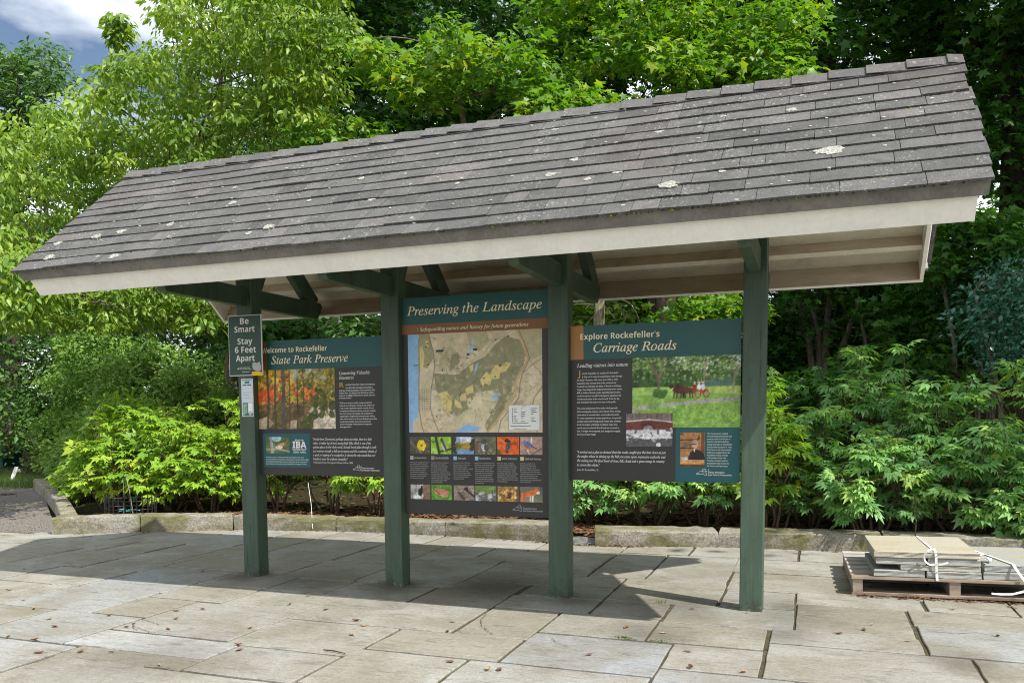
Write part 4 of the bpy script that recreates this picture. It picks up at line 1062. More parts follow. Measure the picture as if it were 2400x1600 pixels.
def thumb(kind):
    c = Canvas(36, 26, (120, 110, 90)); r = c.r = np.random.default_rng(kind+3)
    if kind == 0:
        c.a[:] = (84, 78, 66)
        for _ in range(30): x, y, a = r.random(), r.random(), r.uniform(.2, .9); c.line([(x, y), (x+.4*math.cos(a), y+.4*math.sin(a))], .008, (168, 158, 142) if r.random() < .5 else (50, 46, 40), .7)
        c.line([(0, .2), (.4, .8)], .07, (112, 104, 90))
        for a in (0, 1.05, 2.1, 3.1, 4.2, 5.2): c.ell(.58+.14*math.cos(a), .5+.2*math.sin(a), .09, .14, (226, 196, 40))
        c.ell(.58, .5, .06, .09, (150, 108, 20))
    elif kind == 1:
        c.a[:] = (150, 196, 60); c.blotch(14, (0, 0, 1, 1), .2, [(176, 214, 84), (134, 180, 44)], .5)
        c.line([(.25, 0), (.42, 1)], .06, (58, 60, 52)); c.line([(.42, .85), (1, .68)], .04, (66, 66, 58)); c.line([(0, .25), (.25, .3)], .02, (70, 80, 40))
        c.ell(.62, .5, .09, .3, (206, 204, 196), 1, -.2); c.line([(.55, .2), (.76, .8)], .05, (84, 84, 80)); c.ell(.53, .18, .07, .09, (70, 70, 66))
    elif kind == 2:
        c.a[:] = (150, 176, 204); c.blotch(10, (.2, 0, .9, .25), .12, [(222, 228, 236)], .7); c.rect(0, .4, 1, .66, (176, 140, 40)); c.blotch(20, (0, .4, 1, .62), .09, [(136, 120, 40), (196, 156, 50), (100, 100, 44)], .8); c.rect(0, .68, 1, 1, (120, 154, 192)); c.rect(0, .62, 1, .72, (146, 130, 70), .7)
        c.blotch(14, (0, 0, .14, 1), .08, [(52, 58, 34)], .9); c.blotch(14, (.86, 0, 1, .7), .09, [(60, 64, 36)], .9)
    elif kind == 3:
        c.a[:] = (112, 108, 84); c.blotch(30, (0, 0, 1, 1), .1, [(96, 100, 72), (130, 122, 96)], .5); c.blotch(30, (0, .7, 1, 1), .06, [(168, 150, 122), (92, 84, 70)], .9); c.ell(.45, .5, .14, .3, (206, 202, 194)); c.ell(.43, .26, .14, .13, (76, 82, 86)); c.ell(.56, .62, .12, .2, (84, 88, 90)); c.line([(.3, .28), (.12, .32)], .02, (50, 50, 50)); c.rect(.3, .36, .56, .42, (90, 94, 98)); c.ell(.08, .6, .05, .12, (160, 70, 50))
    elif kind == 4:
        c.a[:] = (232, 96, 30); c.blotch(40, (0, 0, 1, 1), .1, [(240, 120, 40), (216, 76, 20), (246, 140, 60)], .6); c.ell(.02, .95, .15, .25, (90, 110, 50)); c.ell(.5, .55, .1, .36, (44, 42, 48), 1, .25)
        for k in range(5): c.line([(.42, .35+k*.1), (.6, .38+k*.1)], .014, (170, 170, 172), .8)
        c.ell(.44, .22, .1, .1, (50, 48, 52)); c.line([(.55, .42), (.9, .36)], .03, (150, 60, 40), .8)
    elif kind == 5:
        c.a[:] = (172, 140, 122); c.blotch(10, (0, 0, 1, 1), .25, [(184, 152, 132), (160, 130, 116)], .5); c.line([(.52, 0), (.5, .5)], .03, (216, 208, 204)); c.line([(.42, 1), (.34, .7)], .03, (216, 208, 204)); c.line([(.5, 1), (1, .6)], .012, (74, 56, 48))
        c.ell(.36, .5, .18, .17, (176, 92, 62), 1, .5); c.ell(.40, .42, .2, .12, (82, 112, 176), 1, .45); c.ell(.22, .33, .09, .12, (96, 116, 166)); c.line([(.5, .5), (.72, .66)], .025, (74, 84, 120))
    elif kind == 6:
        c.a[:] = (150, 142, 136); c.rect(.6, 0, 1, 1, (132, 108, 88)); c.blotch(20, (0, 0, .6, 1), .1, [(180, 174, 170), (120, 112, 108), (206, 202, 200)], .7); c.ell(.5, .5, .11, .42, (36, 36, 38), 1, .2); c.ell(.42, .18, .1, .12, (196, 188, 184)); c.ell(.32, .86, .2, .14, (226, 224, 222))
    elif kind == 7:
        c.a[:] = (96, 150, 54); c.blotch(50, (0, 0, 1, 1), .05, [(80, 132, 44), (120, 172, 66), (64, 110, 40)], .7); c.ell(.5, .5, .36, .24, (192, 128, 100), 1, .15); c.poly([(.1, .2), (.3, .28), (.3, .5)], (176, 110, 84)); c.ell(.62, .66, .2, .14, (206, 146, 118)); c.line([(.12, .3), (.42, .62)], .02, (110, 66, 50))
    elif kind == 8:
        c.a[:] = (146, 128, 116)
        for _ in range(40): x, y, a = r.random(), r.random(), r.uniform(0, 3.1); c.line([(x, y), (x+.35*math.cos(a), y+.35*math.sin(a))], .012, (186, 170, 158) if r.random() < .5 else (96, 80, 70), .8)
        c.line([(.55, .25), (1, .75)], .05, (66, 54, 48)); c.line([(.25, .5), (.5, .9)], .06, (88, 72, 64)); c.ell(.62, .25, .08, .12, (50, 42, 38))
    elif kind == 9:
        c.a[:] = (110, 136, 62); c.rect(0, .45, 1, 1, (112, 112, 106)); c.blotch(26, (0, .4, 1, 1), .12, [(150, 152, 150), (70, 72, 70), (190, 192, 190), (96, 98, 94)], .8, .5); c.rect(.82, 0, .87, .5, (150, 152, 110))
    elif kind == 10:
        c.a[:] = (168, 126, 66); c.rect(.82, 0, 1, 1, (112, 78, 60)); c.blotch(70, (0, 0, .85, 1), .06, [(210, 176, 110), (120, 80, 40), (226, 200, 142), (150, 104, 50)], .8); c.ell(.55, .6, .09, .22, (92, 52, 26))
    else:
        c.a[:] = (110, 114, 98); c.rect(0, .75, 1, 1, (140, 132, 100)); c.blotch(10, (0, 0, 1, .7), .2, [(124, 120, 116), (96, 110, 90)], .5); c.ell(.44, .45, .28, .2, (206, 104, 44), 1, -.1); c.ell(.74, .3, .13, .16, (214, 112, 50)); c.poly([(.66, .2), (.68, .04), (.76, .18)], (190, 92, 40)); c.poly([(.78, .18), (.85, .05), (.86, .22)], (190, 92, 40)); c.ell(.80, .38, .07, .1, (236, 230, 222)); c.line([(.24, .55), (.16, .95)], .03, (196, 96, 42)); c.line([(.1, .45), (.08, .9)], .05, (214, 120, 60)); c.line([(.56, .6), (.55, .95)], .035, (232, 226, 220)); c.line([(.46, .6), (.45, .92)], .03, (204, 196, 190))
    c.grain(.035)
    return c


TX = [(1.383, 1.534), (1.543, 1.696), (1.710, 1.862), (1.868, 2.021), (2.030, 2.184), (2.191, 2.345)]
NM = ['flower_photo', 'songbird_photo', 'lake_photo', 'waterbird_photo', 'insect_photo', 'bluebird_photo', 'woodpecker_photo', 'mushroom_photo', 'undergrowth_photo', 'river_photo', 'moth_photo', 'fox_photo']
for k in range(12):
    xa, xb = TX[k % 6]
    if k < 6: thumb(k).build(NM[k], xa, xb, 0.932, 1.049, L1, p2)
    else: thumb(k).build(NM[k], xa, xb, 0.617, 0.719, L1, p2)
HEAD = ['Hardwood Forest', 'Woodland Wildlife', 'Swan Lake', 'Pocantico River', 'Native Pollinators', 'Fields and Pastures']
COLS = ['Towering oaks, tulip poplars, beeches\nand maples create a rich canopy of\nleaves, acorns and nuts. Diverse forest\nsupports native spring wildflowers\nand ferns. Hundreds of nesting\nbirds and insects, butterflies, and\nsalamanders are found throughout\neach season across the preserve\nin different wooded regions.',
        'The preserve is home to abundant\nbird species, some migratory,\nand wildlife, such as white-tailed\ndeer, foxes, and flying squirrels.\nIn early spring, frogs and toads,\nwoodland frogs, emerge in search of\nmating pools. The presence of colorful\nand often distinct types of spring\nwarblers brings birders. The habitats\nof the preserve support wildlife\nand woodland species.',
        'Created by a dam in 1932, Swan\nLake now supports diverse fish,\nwildlife, and aquatic plants.\nGreat blue herons wade at the edges,\nfrogs and green turtles bask,\nbeavers, otters and birds gather\nalong the shoreline. Many walkers\ncome to its loop each season\nthroughout the year.',
        'Named from the Algonquin word\nPocanticoe, meaning between two\nhills, the tributary of the Hudson\nRiver runs under bridges and\nbordering fields. The brook with\nstone walls, rock and meadows\nfall. The river was spanned by\nstone arched bridges built by\nthe Rockefeller family, spanned\nover and near miles of the river\nof the preserve.',
        'Bees, flies, wasps, butterflies,\nand moths pollinate wildflowers\nand the vegetables and fruit trees\ngrowing at nearby farm centers\nfor food and agriculture. Unlike\nhoney bees, native bees are mostly\nsolitary, living in the ground and\nwood. Frequently found here, they\nare a significant part of the ecology\nof this landscape.',
        'Farming is a vital part of\nthe preserve history, with\ncontemporary roots. Here,\n200 acres of fields and pastures\nfor sheep, goats and cattle were\nmowed in late summer for nesting\nand foraging habitat for rare\nbirds, woodcocks, bluebirds,\nmeadowlarks, and grassland birds\nsuch as bobolinks.']
lt = Letters(L1)
for k in range(6):
    xa, xb = TX[k]
    lt.line(ssb(HEAD[k]), xa+0.032, xa+0.032+[.092, .100, .060, .085, .105, .112][k], 0.898, 0.0125)
    n = COLS[k].count('\n')+1
    lt.block(ss(COLS[k]), xa, xb-0.008, 0.880, 0.880-0.0136*n, 0.004)
state_logo(lt, 2.136, 0.553, 0.066, 2.346)
lt.build('caption_lettering', M['greyp'], p2)
for k, mm in enumerate((M['greyp'], M['olivep'], M['bluep'], M['bluep'], M['yellowp'], M['yellowp'])):
    quad_plate('key_square', TX[k][0]+0.001, TX[k][0]+0.025, 0.892, 0.917, L1, mm, p2)

# ---- panel with the autumn picture (left)
X0, X1 = PS+0.003, S-0.003
p1 = empty('welcome_panel', ((X0+X1)/2, YP, 0.766), 'square dark display panel with an autumn stream picture under a teal header', 'display panel', 'printed display panels of the shelter')
board(p1, X0, X1, 0.766, 1.755)
quad_plate('header_band', 0.220, X1, 1.544, 1.755, L1, M['teal'], p1)
quad_plate('brown_tab', X0, 0.219, 1.544, 1.755, L1, M['brown'], p1)
lt = Letters(L3)
lt.line(ssb('Welcome to Rockefeller'), 0.181, 0.737, 1.668, 0.037); lt.line(ital('State Park Preserve'), 0.262, 0.907, 1.586, 0.056, 0.008)
lt.build('title_lettering', M['ivory'], p1)


def autumn():
    c = Canvas(120, 78, (120, 104, 40)); r = c.r
    c.blotch(160, (0, 0, 1, .55), .06, [(96, 98, 34), (150, 124, 34), (178, 146, 40), (84, 84, 36), (190, 160, 60), (110, 108, 52)], .7)
    c.blotch(70, (0, .1, .6, .55), .035, [(206, 92, 30), (216, 176, 40), (190, 74, 28), (226, 190, 70)], .7)
    c.rect(0, .55, 1, 1, (104, 84, 58), .75); c.blotch(60, (0, .38, .16, .55), .035, [(236, 92, 30), (226, 110, 40), (206, 70, 26)], .9); c.blotch(36, (.58, .35, .76, .52), .025, [(226, 100, 36), (210, 84, 30)], .8)
    c.blotch(70, (0, .55, .7, 1), .05, [(92, 72, 44), (128, 104, 68), (74, 66, 36), (100, 92, 40)], .7)
    c.poly([(.66, .7), (.82, .6), (1, .66), (1, 1), (.62, 1), (.7, .86)], (186, 172, 150)); c.blotch(40, (.66, .64, 1, 1), .07, [(206, 194, 174), (160, 146, 122), (226, 216, 200)], .6, .35)
    c.poly([(.0, .84), (.12, .78), (.2, .9), (.12, 1), (0, 1)], (176, 156, 126)); c.poly([(.42, .86), (.52, .84), (.5, 1), (.4, 1)], (170, 150, 122))
    c.blotch(500, (0, 0, 1, .62), .014, [(84, 84, 34), (160, 130, 40), (196, 166, 60), (66, 66, 30), (120, 116, 54), (206, 176, 90)], .7)
    c.blotch(90, (0, .36, .22, .56), .014, [(236, 100, 36), (210, 80, 28)], .8)
    for x0, w in ((.13, .02), (.24, .018), (.335, .034), (.42, .01), (.52, .012), (.6, .008)):
        c.line([(x0, 0), (x0+r.normal(0, .01), .5), (x0-.01, 1)], w/1.5, (78, 68, 44) if w < .03 else (86, 80, 72))
    c.blotch(60, (.66, .35, 1, .8), .03, [(84, 88, 34), (60, 70, 28)], .8); c.blotch(14, (.56, .78, .7, 1), .04, [(76, 82, 32)], .9)
    c.blotch(20, (.4, 0, .9, .2), .04, [(206, 204, 190), (170, 174, 150)], .4); c.grain(.05)
    return c


autumn().build('autumn_photo', X0, 0.793, 1.108, 1.5435, L1, p1)
bap = quad_plate('bird_area_plate', 0.168, 0.574, 0.826, 1.075, L1, M['teal2'], p1)
c = Canvas(50, 34, (86, 104, 64)); c.blotch(16, (.2, 0, 1, 1), .16, [(70, 96, 48), (100, 122, 70)], .5); c.ell(.45, .1, .2, .2, (176, 206, 206)); c.line([(.2, 0), (.28, 1)], .06, (166, 158, 160)); c.line([(0, .75), (.5, .72), (1, .88)], .03, (176, 168, 160)); c.ell(.6, .52, .2, .13, (176, 142, 108), 1, -.5); c.poly([(.72, .45), (.95, .15), (.82, .5)], (146, 110, 80)); c.ell(.55, .62, .16, .08, (222, 210, 180)); c.grain(.04)
c.build('bird_photo', 0.196, 0.402, 0.927, 1.049, L3, bap)
lt = Letters(L3)
lt.line(ssb('BirdLife'), 0.448, 0.522, 1.019, 0.012); lt.line(ssb('IBA'), 0.426, 0.545, 0.968, 0.046, 0.02); lt.line(ssb('IMPORTANT'), 0.426, 0.545, 0.949, 0.0125); lt.line(ssb('BIRD AREA'), 0.434, 0.540, 0.931, 0.0125)
lt.block(ss('The Preserve is one of a global network of sites selected for their role in\nconserving bird life and its species. It is designated an Important Bird Area (IBA)\nby the National Audubon Society, based on visiting bird species and protected\nspring habitats, and vulnerable species that need forest to support the birds.'), 0.190, 0.560, 0.907, 0.842, 0.008)
state_logo(lt, 0.929, 0.806, 0.064, 1.143)
lt.build('caption_lettering', M['paper'], p1)
lt = Letters(L1)
lt.line(ital('Conserving Valuable'), 0.829, 1.080, 1.493, 0.023, 0.008); lt.line(ital('Resources'), 0.829, 0.948, 1.461, 0.022, 0.008)
lt.line('R', 0.832, 0.868, 1.402, 0.036, 0.0, 1)
lt.block('ockefeller State Park Preserve encompasses\nwoodland hills and valleys surrounding a', 0.880, 1.118, 1.433, 1.389, 0.006)
lt.block('landscape of fields and pastures in the watershed of the\nHudson River. It is designated by the State as a "park\npreserve" to highlight and protect its natural, historical\nand cultural values.', 0.829, 1.118, 1.389, 1.318, 0.006)
lt.block('The Preserve protects valuable nesting and migratory\nhabitat for over 180 species of birds, as well as habitat for\na wide variety of amphibians, reptiles, mammals, fish and\ninvertebrates, including some diverse woods due to habitat\nloss. Forest canopy trees coupled with woodlands and\nvegetation grow along brooks that provide clean drinking\nwater and the beauty of the Preserve. Ecological stewardship\nis undertaken to attract diverse native species, and\nconserve the beauty of forest, fields and wetlands for\nfuture generations.', 0.829, 1.128, 1.302, 1.112, 0.006)
lt.block(ital('"Not far from (Tarrytown), perhaps about two miles, there is a little\nvalley, or rather lap of land, among high hills, which is one of the\nquietest places in the whole world. A small brook glides through it, with\njust murmur enough to lull one to repose; and the occasional whistle of\na quail, or tapping of a woodpecker, is almost the only sound that ever\nbreaks in upon the uniform tranquility."'), 0.599, 1.122, 1.048, 0.876, 0.010)
lt.line('Washington Irving, The Legend of Sleepy Hollow, 1820.', 0.599, 0.930, 0.858, 0.0115)
lt.build('text_lettering', [M['paper'], M['gold']], p1)

# ---- panel with the carriage picture (right)
X0, X1 = 2*S+PS+0.003, 3*S-0.012
p3 = empty('carriage_panel', ((X0+X1)/2, YP, 0.770), 'square dark display panel with a horse carriage picture and ochre corner block', 'display panel', 'printed display panels of the shelter')
board(p3, X0, X1, 0.770, 1.757)
quad_plate('header_band', 2.622, X1, 1.543, 1.757, L1, M['teal'], p3)
quad_plate('ochre_tab', X0, 2.6215, 1.543, 1.757, L1, M['orange'], p3)
dpl = quad_plate('donor_plate', 3.206, X1, 0.770, 1.107, L1, M['teal2'], p3)
lt = Letters(L3)
lt.line(ssb('Explore Rockefeller\u2019s'), 2.602, 3.104, 1.668, 0.036); lt.line(ital('Carriage Roads'), 2.687, 3.207, 1.586, 0.056, 0.008)
lt.build('title_lettering', M['ivory'], p3)


def carriage():
    c = Canvas(118, 80, (116, 150, 62)); r = c.r
    c.rect(0, 0, 1, .42, (70, 102, 52)); c.blotch(30, (.3, 0, 1, .2), .03, [(206, 210, 206), (216, 220, 216)], .7)
    c.blotch(190, (0, 0, 1, .3), .035, [(96, 130, 60), (76, 112, 48), (120, 150, 76), (62, 92, 44), (140, 164, 92)], .75)
    c.blotch(60, (0, .22, .55, .42), .04, [(56, 84, 42), (70, 102, 50), (44, 70, 36)], .8); c.rect(.66, .3, .92, .44, (86, 116, 110), .8)
    c.blotch(420, (0, 0, 1, .36), .012, [(150, 176, 96), (70, 104, 44), (48, 76, 38), (176, 196, 130), (104, 140, 66)], .75)
    c.blotch(90, (.3, 0, 1, .2), .008, [(214, 220, 216)], .75)
    c.rect(0, .42, 1, 1, (138, 178, 80)); c.rect(0, .42, .4, .54, (156, 192, 98)); c.rect(.7, .44, 1, .52, (170, 186, 96))
    c.poly([(0, .69), (.3, .65), (.6, .62), (1, .57), (1, .62), (.5, .68), (.2, .72), (0, .80)], (168, 164, 158))
    c.blotch(170, (.02, .68, 1, 1), .03, [(118, 164, 62), (146, 184, 86), (104, 150, 56), (160, 194, 100)], .5, .5)
    c.poly([(0, .78), (.2, .72), (.5, .69), (.5, .72), (0, .84)], (126, 168, 70), .5)
    c.blotch(500, (0, .70, 1, 1), .010, [(120, 168, 66), (160, 196, 104), (104, 150, 58), (176, 206, 120)], .6, .6)
    c.line([(.255, .52), (.25, .3), (.18, .1)], .012, (120, 106, 84)); c.line([(.25, .36), (.28, .16), (.3, 0)], .009, (130, 116, 92)); c.line([(.25, .32), (.36, .2), (.46, .16)], .006, (112, 98, 78)); c.blotch(14, (.22, .48, .32, .56), .03, [(66, 104, 44), (84, 124, 52)], .9)
    c.line([(.675, .45), (.67, .25), (.68, .1)], .008, (150, 140, 120)); c.line([(.93, .5), (.94, .3), (.97, .16)], .008, (140, 132, 110))
    for x, col in ((.445, (92, 52, 40)), (.51, (104, 58, 44))):
        c.ell(x, .475, .06, .045, col); c.poly([(x-.03, .47), (x-.075, .42), (x-.06, .40), (x+.0, .44)], col); c.ell(x-.075, .42, .02, .03, (66, 40, 34))
        for q in (-.045, -.02, .03, .05): c.line([(x+q, .49), (x+q*1.15, .58)], .006, (60, 38, 32))
    c.rect(.57, .46, .70, .52, (176, 62, 48)); c.ell(.615, .53, .032, .055, (120, 50, 40)); c.ell(.615, .53, .024, .042, (150, 160, 96)); c.ell(.69, .53, .028, .05, (120, 50, 40)); c.ell(.69, .53, .02, .038, (150, 160, 96))
    for x, col in ((.585, (150, 40, 50)), (.625, (226, 226, 226)), (.66, (206, 216, 226))): c.ell(x, .435, .017, .04, col); c.ell(x, .385, .01, .016, (206, 180, 160)); c.rect(x-.012, .362, x+.012, .376, (230, 226, 214))
    c.grain(.035)
    return c


carriage().build('carriage_photo', 2.936, X1, 1.1075, 1.5425, L1, p3)
c = Canvas(66, 48, (150, 146, 144)); c.rect(0, 0, 1, .3, (132, 116, 112)); r = c.r
for _ in range(30): x = r.random(); c.line([(x, 0), (x+r.normal(0, .02), .26)], .006, (92, 76, 72), .8)
c.poly([(0, .26), (.5, .19), (1, .27), (1, .47), (0, .5)], (112, 58, 50)); c.line([(0, .25), (.5, .19), (1, .27)], .012, (216, 210, 206)); c.ell(.48, .5, .14, .2, (86, 46, 40)); c.ell(.48, .52, .115, .16, (150, 140, 138)); c.blotch(50, (0, .5, 1, 1), .025, [(236, 234, 234), (60, 58, 60), (40, 38, 40), (210, 208, 208)], .85, .6); c.rect(0, .5, 1, .74, (206, 204, 204)); c.rect(0, .74, 1, 1, (92, 90, 90)); c.blotch(40, (0, .48, 1, .8), .05, [(236, 234, 234), (120, 116, 116), (216, 214, 214), (84, 80, 80)], .8, .5); c.ell(.46, .68, .1, .1, (240, 238, 238)); c.ell(.7, .94, .05, .06, (226, 224, 224)); c.grain(.035)
c.build('bridge_photo', 2.898, 3.187, 0.989, 1.196, L3, p3)
c = Canvas(40, 54, (176, 124, 74)); c.rect(0, 0, .12, .1, (120, 90, 60)); c.rect(0, .2, .75, .24, (84, 54, 34)); c.rect(.02, .26, .5, .44, (150, 110, 72)); c.rect(.12, .3, .3, .44, (110, 100, 90)); c.rect(0, .45, .6, .49, (90, 58, 36)); c.rect(.86, 0, .98, .8, (120, 74, 44)); c.poly([(.70, .2), (.76, .07), (.82, .2)], (84, 64, 46))
c.poly([(.3, .80), (.42, .58), (.58, .48), (.78, .52), (.98, .64), (1, .82)], (40, 36, 38)); c.poly([(.55, .5), (.62, .48), (.58, .6)], (222, 218, 214)); c.ell(.6, .36, .12, .13, (206, 158, 124)); c.ell(.6, .27, .12, .05, (176, 164, 150)); c.rect(.48, .34, .64, .37, (70, 52, 44)); c.poly([(0, .8), (1, .8), (1, .92), (0, .94)], (206, 150, 92)); c.poly([(.05, .74), (.3, .7), (.36, .78), (.1, .82)], (214, 206, 196)); c.rect(0, .93, 1, 1, (110, 60, 40)); c.grain(.04)
c.build('portrait_photo', 3.234, 3.381, 0.868, 1.077, L3, dpl)
lt = Letters(L3)
lt.block(ss('This Preserve was created\nthrough several farsighted and\ngenerous gifts to the State of\nNew York by the Rockefeller\nFamily since John D. Rockefeller\nIII\u2019s founding donation in 1983.\nThe Preserve will ultimately be\n2000 acres. Support from the\nRockefeller Family, Friends\nof Rockefeller State Park\nPreserve, and park patrons\nenables the State to care for\nthe historic carriage roads.'), 3.396, 3.542, 1.078, 0.864, 0.008)
state_logo(lt, 3.332, 0.812, 0.066, 3.543)
lt.build('caption_lettering', M['paper'], p3)
lt = Letters(L1)
lt.line(ital('Leading visitors into nature'), 2.579, 2.909, 1.494, 0.022, 0.008)
lt.line('J', 2.585, 2.600, 1.436, 0.040, 0.0, 1)
lt.block('ohn D. Rockefeller, Sr. and John D. Rockefeller,\nJr. laid out 55 miles of crushed stone roads through', 2.612, 2.870, 1.466, 1.423, 0.006)
lt.block('the family\u2019s Pocantico Hills estate from 1910 to 1950.\nInspired by their personal love of the outdoors and\nFrederick Law Olmsted, the father of American landscape\ndesign, they designed the roads to lead visitors into nature.\nJDR, Jr. believed that all people, especially those in cities,\nneeded access into beautiful landscapes to experience the\nwonders and solace of the natural world. From the day\nthey were built, the roads were open to the public.', 2.579, 2.872, 1.423, 1.262, 0.006)
lt.block('The curves and ascents of the roads, which generally\nfollow topography contours, slow visitors down, inviting\nobservation of seasonal colors and woodland textures.\nTo create surprises and scenery experiences, the graceful\ncarriage roads wind through shady forests then suddenly\nbreak into bright, sunlit fields and distant vistas. Even\nsounds were considered. Gory Brook was rerouted so\nthat 13 bridges were required, each designed to magnify\nthe drop of water heads.', 2.579, 2.866, 1.244, 1.056, 0.006)
lt.block(ital('"I worked out a plan so devised that the roads caught just the best views at just\nthe angles where in driving up the hill you came upon impressive outlooks and\nthe ending was the final burst of river, hill, cloud and a great sweep in country\nto crown the whole."'), 2.579, 3.146, 0.966, 0.856, 0.010)
lt.line('John D. Rockefeller, Sr.', 2.579, 2.722, 0.832, 0.0115)
lt.build('text_lettering', [M['paper'], M['gold']], p3)

# ---- sign and notice on the leftmost post
sg = empty('distancing_sign', (0.08, -0.012, 1.503), 'dark green distancing sign with white lettering on the leftmost post', 'sign')
mb = MB(); mb.box(-0.066, 0.227, -0.012, -0.0015, 1.503, 1.946, 0, .5, bev=0.0008)
part(mb, 'sign_plate', M['paper'], sg)
mb = MB(); mb.box(-0.0605, 0.2215, -0.0135, -0.0122, 1.5085, 1.9405, 0, .5)
part(mb, 'sign_face', M['signgreen'], sg)
lt = Letters(-0.0150)
lt.line(ssb('Be'), 0.043, 0.120, 1.881, 0.043); lt.line(ssb('Smart'), -0.008, 0.170, 1.822, 0.043); lt.line(ssb('Stay'), 0.016, 0.147, 1.734, 0.043); lt.line(ssb('6 Feet'), -0.010, 0.178, 1.672, 0.043); lt.line(ssb('Apart'), -0.002, 0.163, 1.610, 0.043)
lt.line('NEW YORK STATE', 0.030, 0.120, 1.5585, 0.0065, 0.02); lt.line('Parks, Recreation and Historic Preservation', 0.030, 0.132, 1.549, 0.0055, 0.015); lt.line('parks.ny.gov', 0.052, 0.115, 1.529, 0.008, 0.015)
pts = [(0.004, 1.553), (0.022, 1.562), (0.028, 1.559), (0.022, 1.552)]
lt.mb.add([(a, -0.0150, b) for a, b in pts], [(0, 1, 2, 3)], 0, .5)
lt.build('sign_lettering', M['paper'], sg)
mb = MB()
rs = random.Random(3)
pl = [(0.141, 1.561), (0.143, 1.590), (0.156, 1.602), (0.178, 1.592), (0.205, 1.602), (0.216, 1.575), (0.216, 1.541), (0.196, 1.532), (0.165, 1.538), (0.150, 1.546)]
mb.prism(pl, 'y', -0.0158, -0.0147, 0, .5)
part(mb, 'peeling_residue', M['greyp'], sg)
mb = MB()
mb.prism([(0.134, 1.502), (0.228, 1.500), (0.229, 1.524), (0.190, 1.532), (0.136, 1.530)], 'y', -0.0160, -0.0148, 0, .5)
part(mb, 'yellow_sticker', M['sticker'], sg)

nt = empty('paper_notice', (0.08, -0.003, 1.201), 'narrow laminated paper notice below the distancing sign on the leftmost post', 'notice')
mb = MB(); mb.box(0.028, 0.132, -0.003, -0.0008, 1.201, 1.481, 0, .5)
part(mb, 'sheet', M['paper'], nt)
c = Canvas(30, 44, (206, 216, 220)); c.rect(.3, .09, .74, .2, (56, 130, 140)); c.rect(.14, .25, .48, .3, (50, 60, 70)); c.rect(.54, .25, .88, .3, (50, 60, 70)); c.rect(.06, .02, .94, .06, (140, 150, 156))
for k in range(6): c.rect(.14, .60+k*.055, .86-.1*(k % 3), .615+k*.055, (130, 150, 158), .8)
c.build('printed_page', 0.031, 0.129, 1.315, 1.477, -0.0042, nt)
c = Canvas(30, 30, (186, 206, 214)); c.rect(.1, .08, .52, .92, (60, 100, 130)); c.rect(.14, .14, .48, .86, (150, 180, 140)); c.blotch(12, (.16, .4, .46, .8), .06, [(196, 190, 90), (90, 140, 100)], .8); c.rect(.58, .1, .92, .62, (236, 238, 240)); c.rect(.3, .76, .98, .98, (50, 110, 120), .9); c.ell(.72, .8, .1, .14, (206, 190, 150))
c.build('phone_picture', 0.031, 0.129, 1.204, 1.309, -0.0042, nt)


# ------------------------------------------------------------------ pallet with stone slabs and straps
PM = Matrix.Translation((4.257, 0.712, 0.0)) @ Matrix.Rotation(math.radians(1.6), 4, 'Z') @ Matrix.Rotation(math.radians(-0.9), 4, 'Y')
pal = empty('wooden_pallet', (4.8, 1.2, 0), 'worn wooden pallet carrying strapped stone slabs beside the right post', 'pallet')


def jbox(mb, x0, x1, y0, y1, z0, z1, M_, jit=0.003, tint=None, mi=0):
    """hand-cut block: corners a little off square, edges cut along their length"""
    r = random.uniform
    P = []
    for z in (z0, z1):
        for x, y in ((x0, y0), (x1, y0), (x1, y1), (x0, y1)):
            P.append(M_ @ Vector((x+r(-jit, jit), y+r(-jit, jit), z+r(-jit, jit)*0.4)))
    mb.hexa(P, mi, tint)


for k in range(3):
    xa = (0.002, 0.565, 1.075)[k]
    mb = MB(); jbox(mb, xa, xa+0.06, 0.006, 1.06, 0.0195, 0.106, PM, 0.002)
    part(mb, 'stringer', M['pallet'], pal)
for k in range(7):
    y0 = 0.0+k*0.163
    mb = MB(); jbox(mb, -0.006, 1.145, y0, y0+0.095, 0.1065, 0.1235, PM)
    part(mb, 'deck_board', M['palletgrey'] if k else M['pallet'], pal)
for k in range(3):
    y0 = 0.0+k*0.485
    mb = MB(); jbox(mb, -0.002, 1.14, y0, y0+0.09, 0.001, 0.019, PM)
    part(mb, 'bottom_board', M['pallet'], pal)


def m_slab():
    t = NT('cut_stone'); v = t.coord(); a = t.attr().outputs['Fac']
    b = t.ramp(a, [(0, (0.25, 0.265, 0.255)), (0.5, (0.31, 0.31, 0.28)), (1, (0.36, 0.33, 0.25))])
    ge = t.n('NewGeometry'); sx = t.n('SeparateXYZ'); t.l(ge.outputs['True Normal'], sx.inputs[0])
    band = t.mix(1.0, t.ramp(t.noise(t.coord((0.6, 3, 1)), 3.2, 6, 0.6), [(0.5, 0), (0.64, 0.75)]), t.ramp(sx.outputs['Z'], [(0.6, 0.12), (0.9, 1)]), 'MULTIPLY')
    b = t.mix(band, b, (0.31, 0.265, 0.165))
    b = t.mix(1.0, b, t.ramp(t.noise(v, 70, 4, 0.7), [(0.3, 0.85), (0.7, 1.12)]), 'MULTIPLY')
    t.base(b); t.bump(t.noise(v, 40, 6, 0.7), 0.35, 0.006)
    return t.set(0.8, 0.3)


M['slab'] = m_slab()


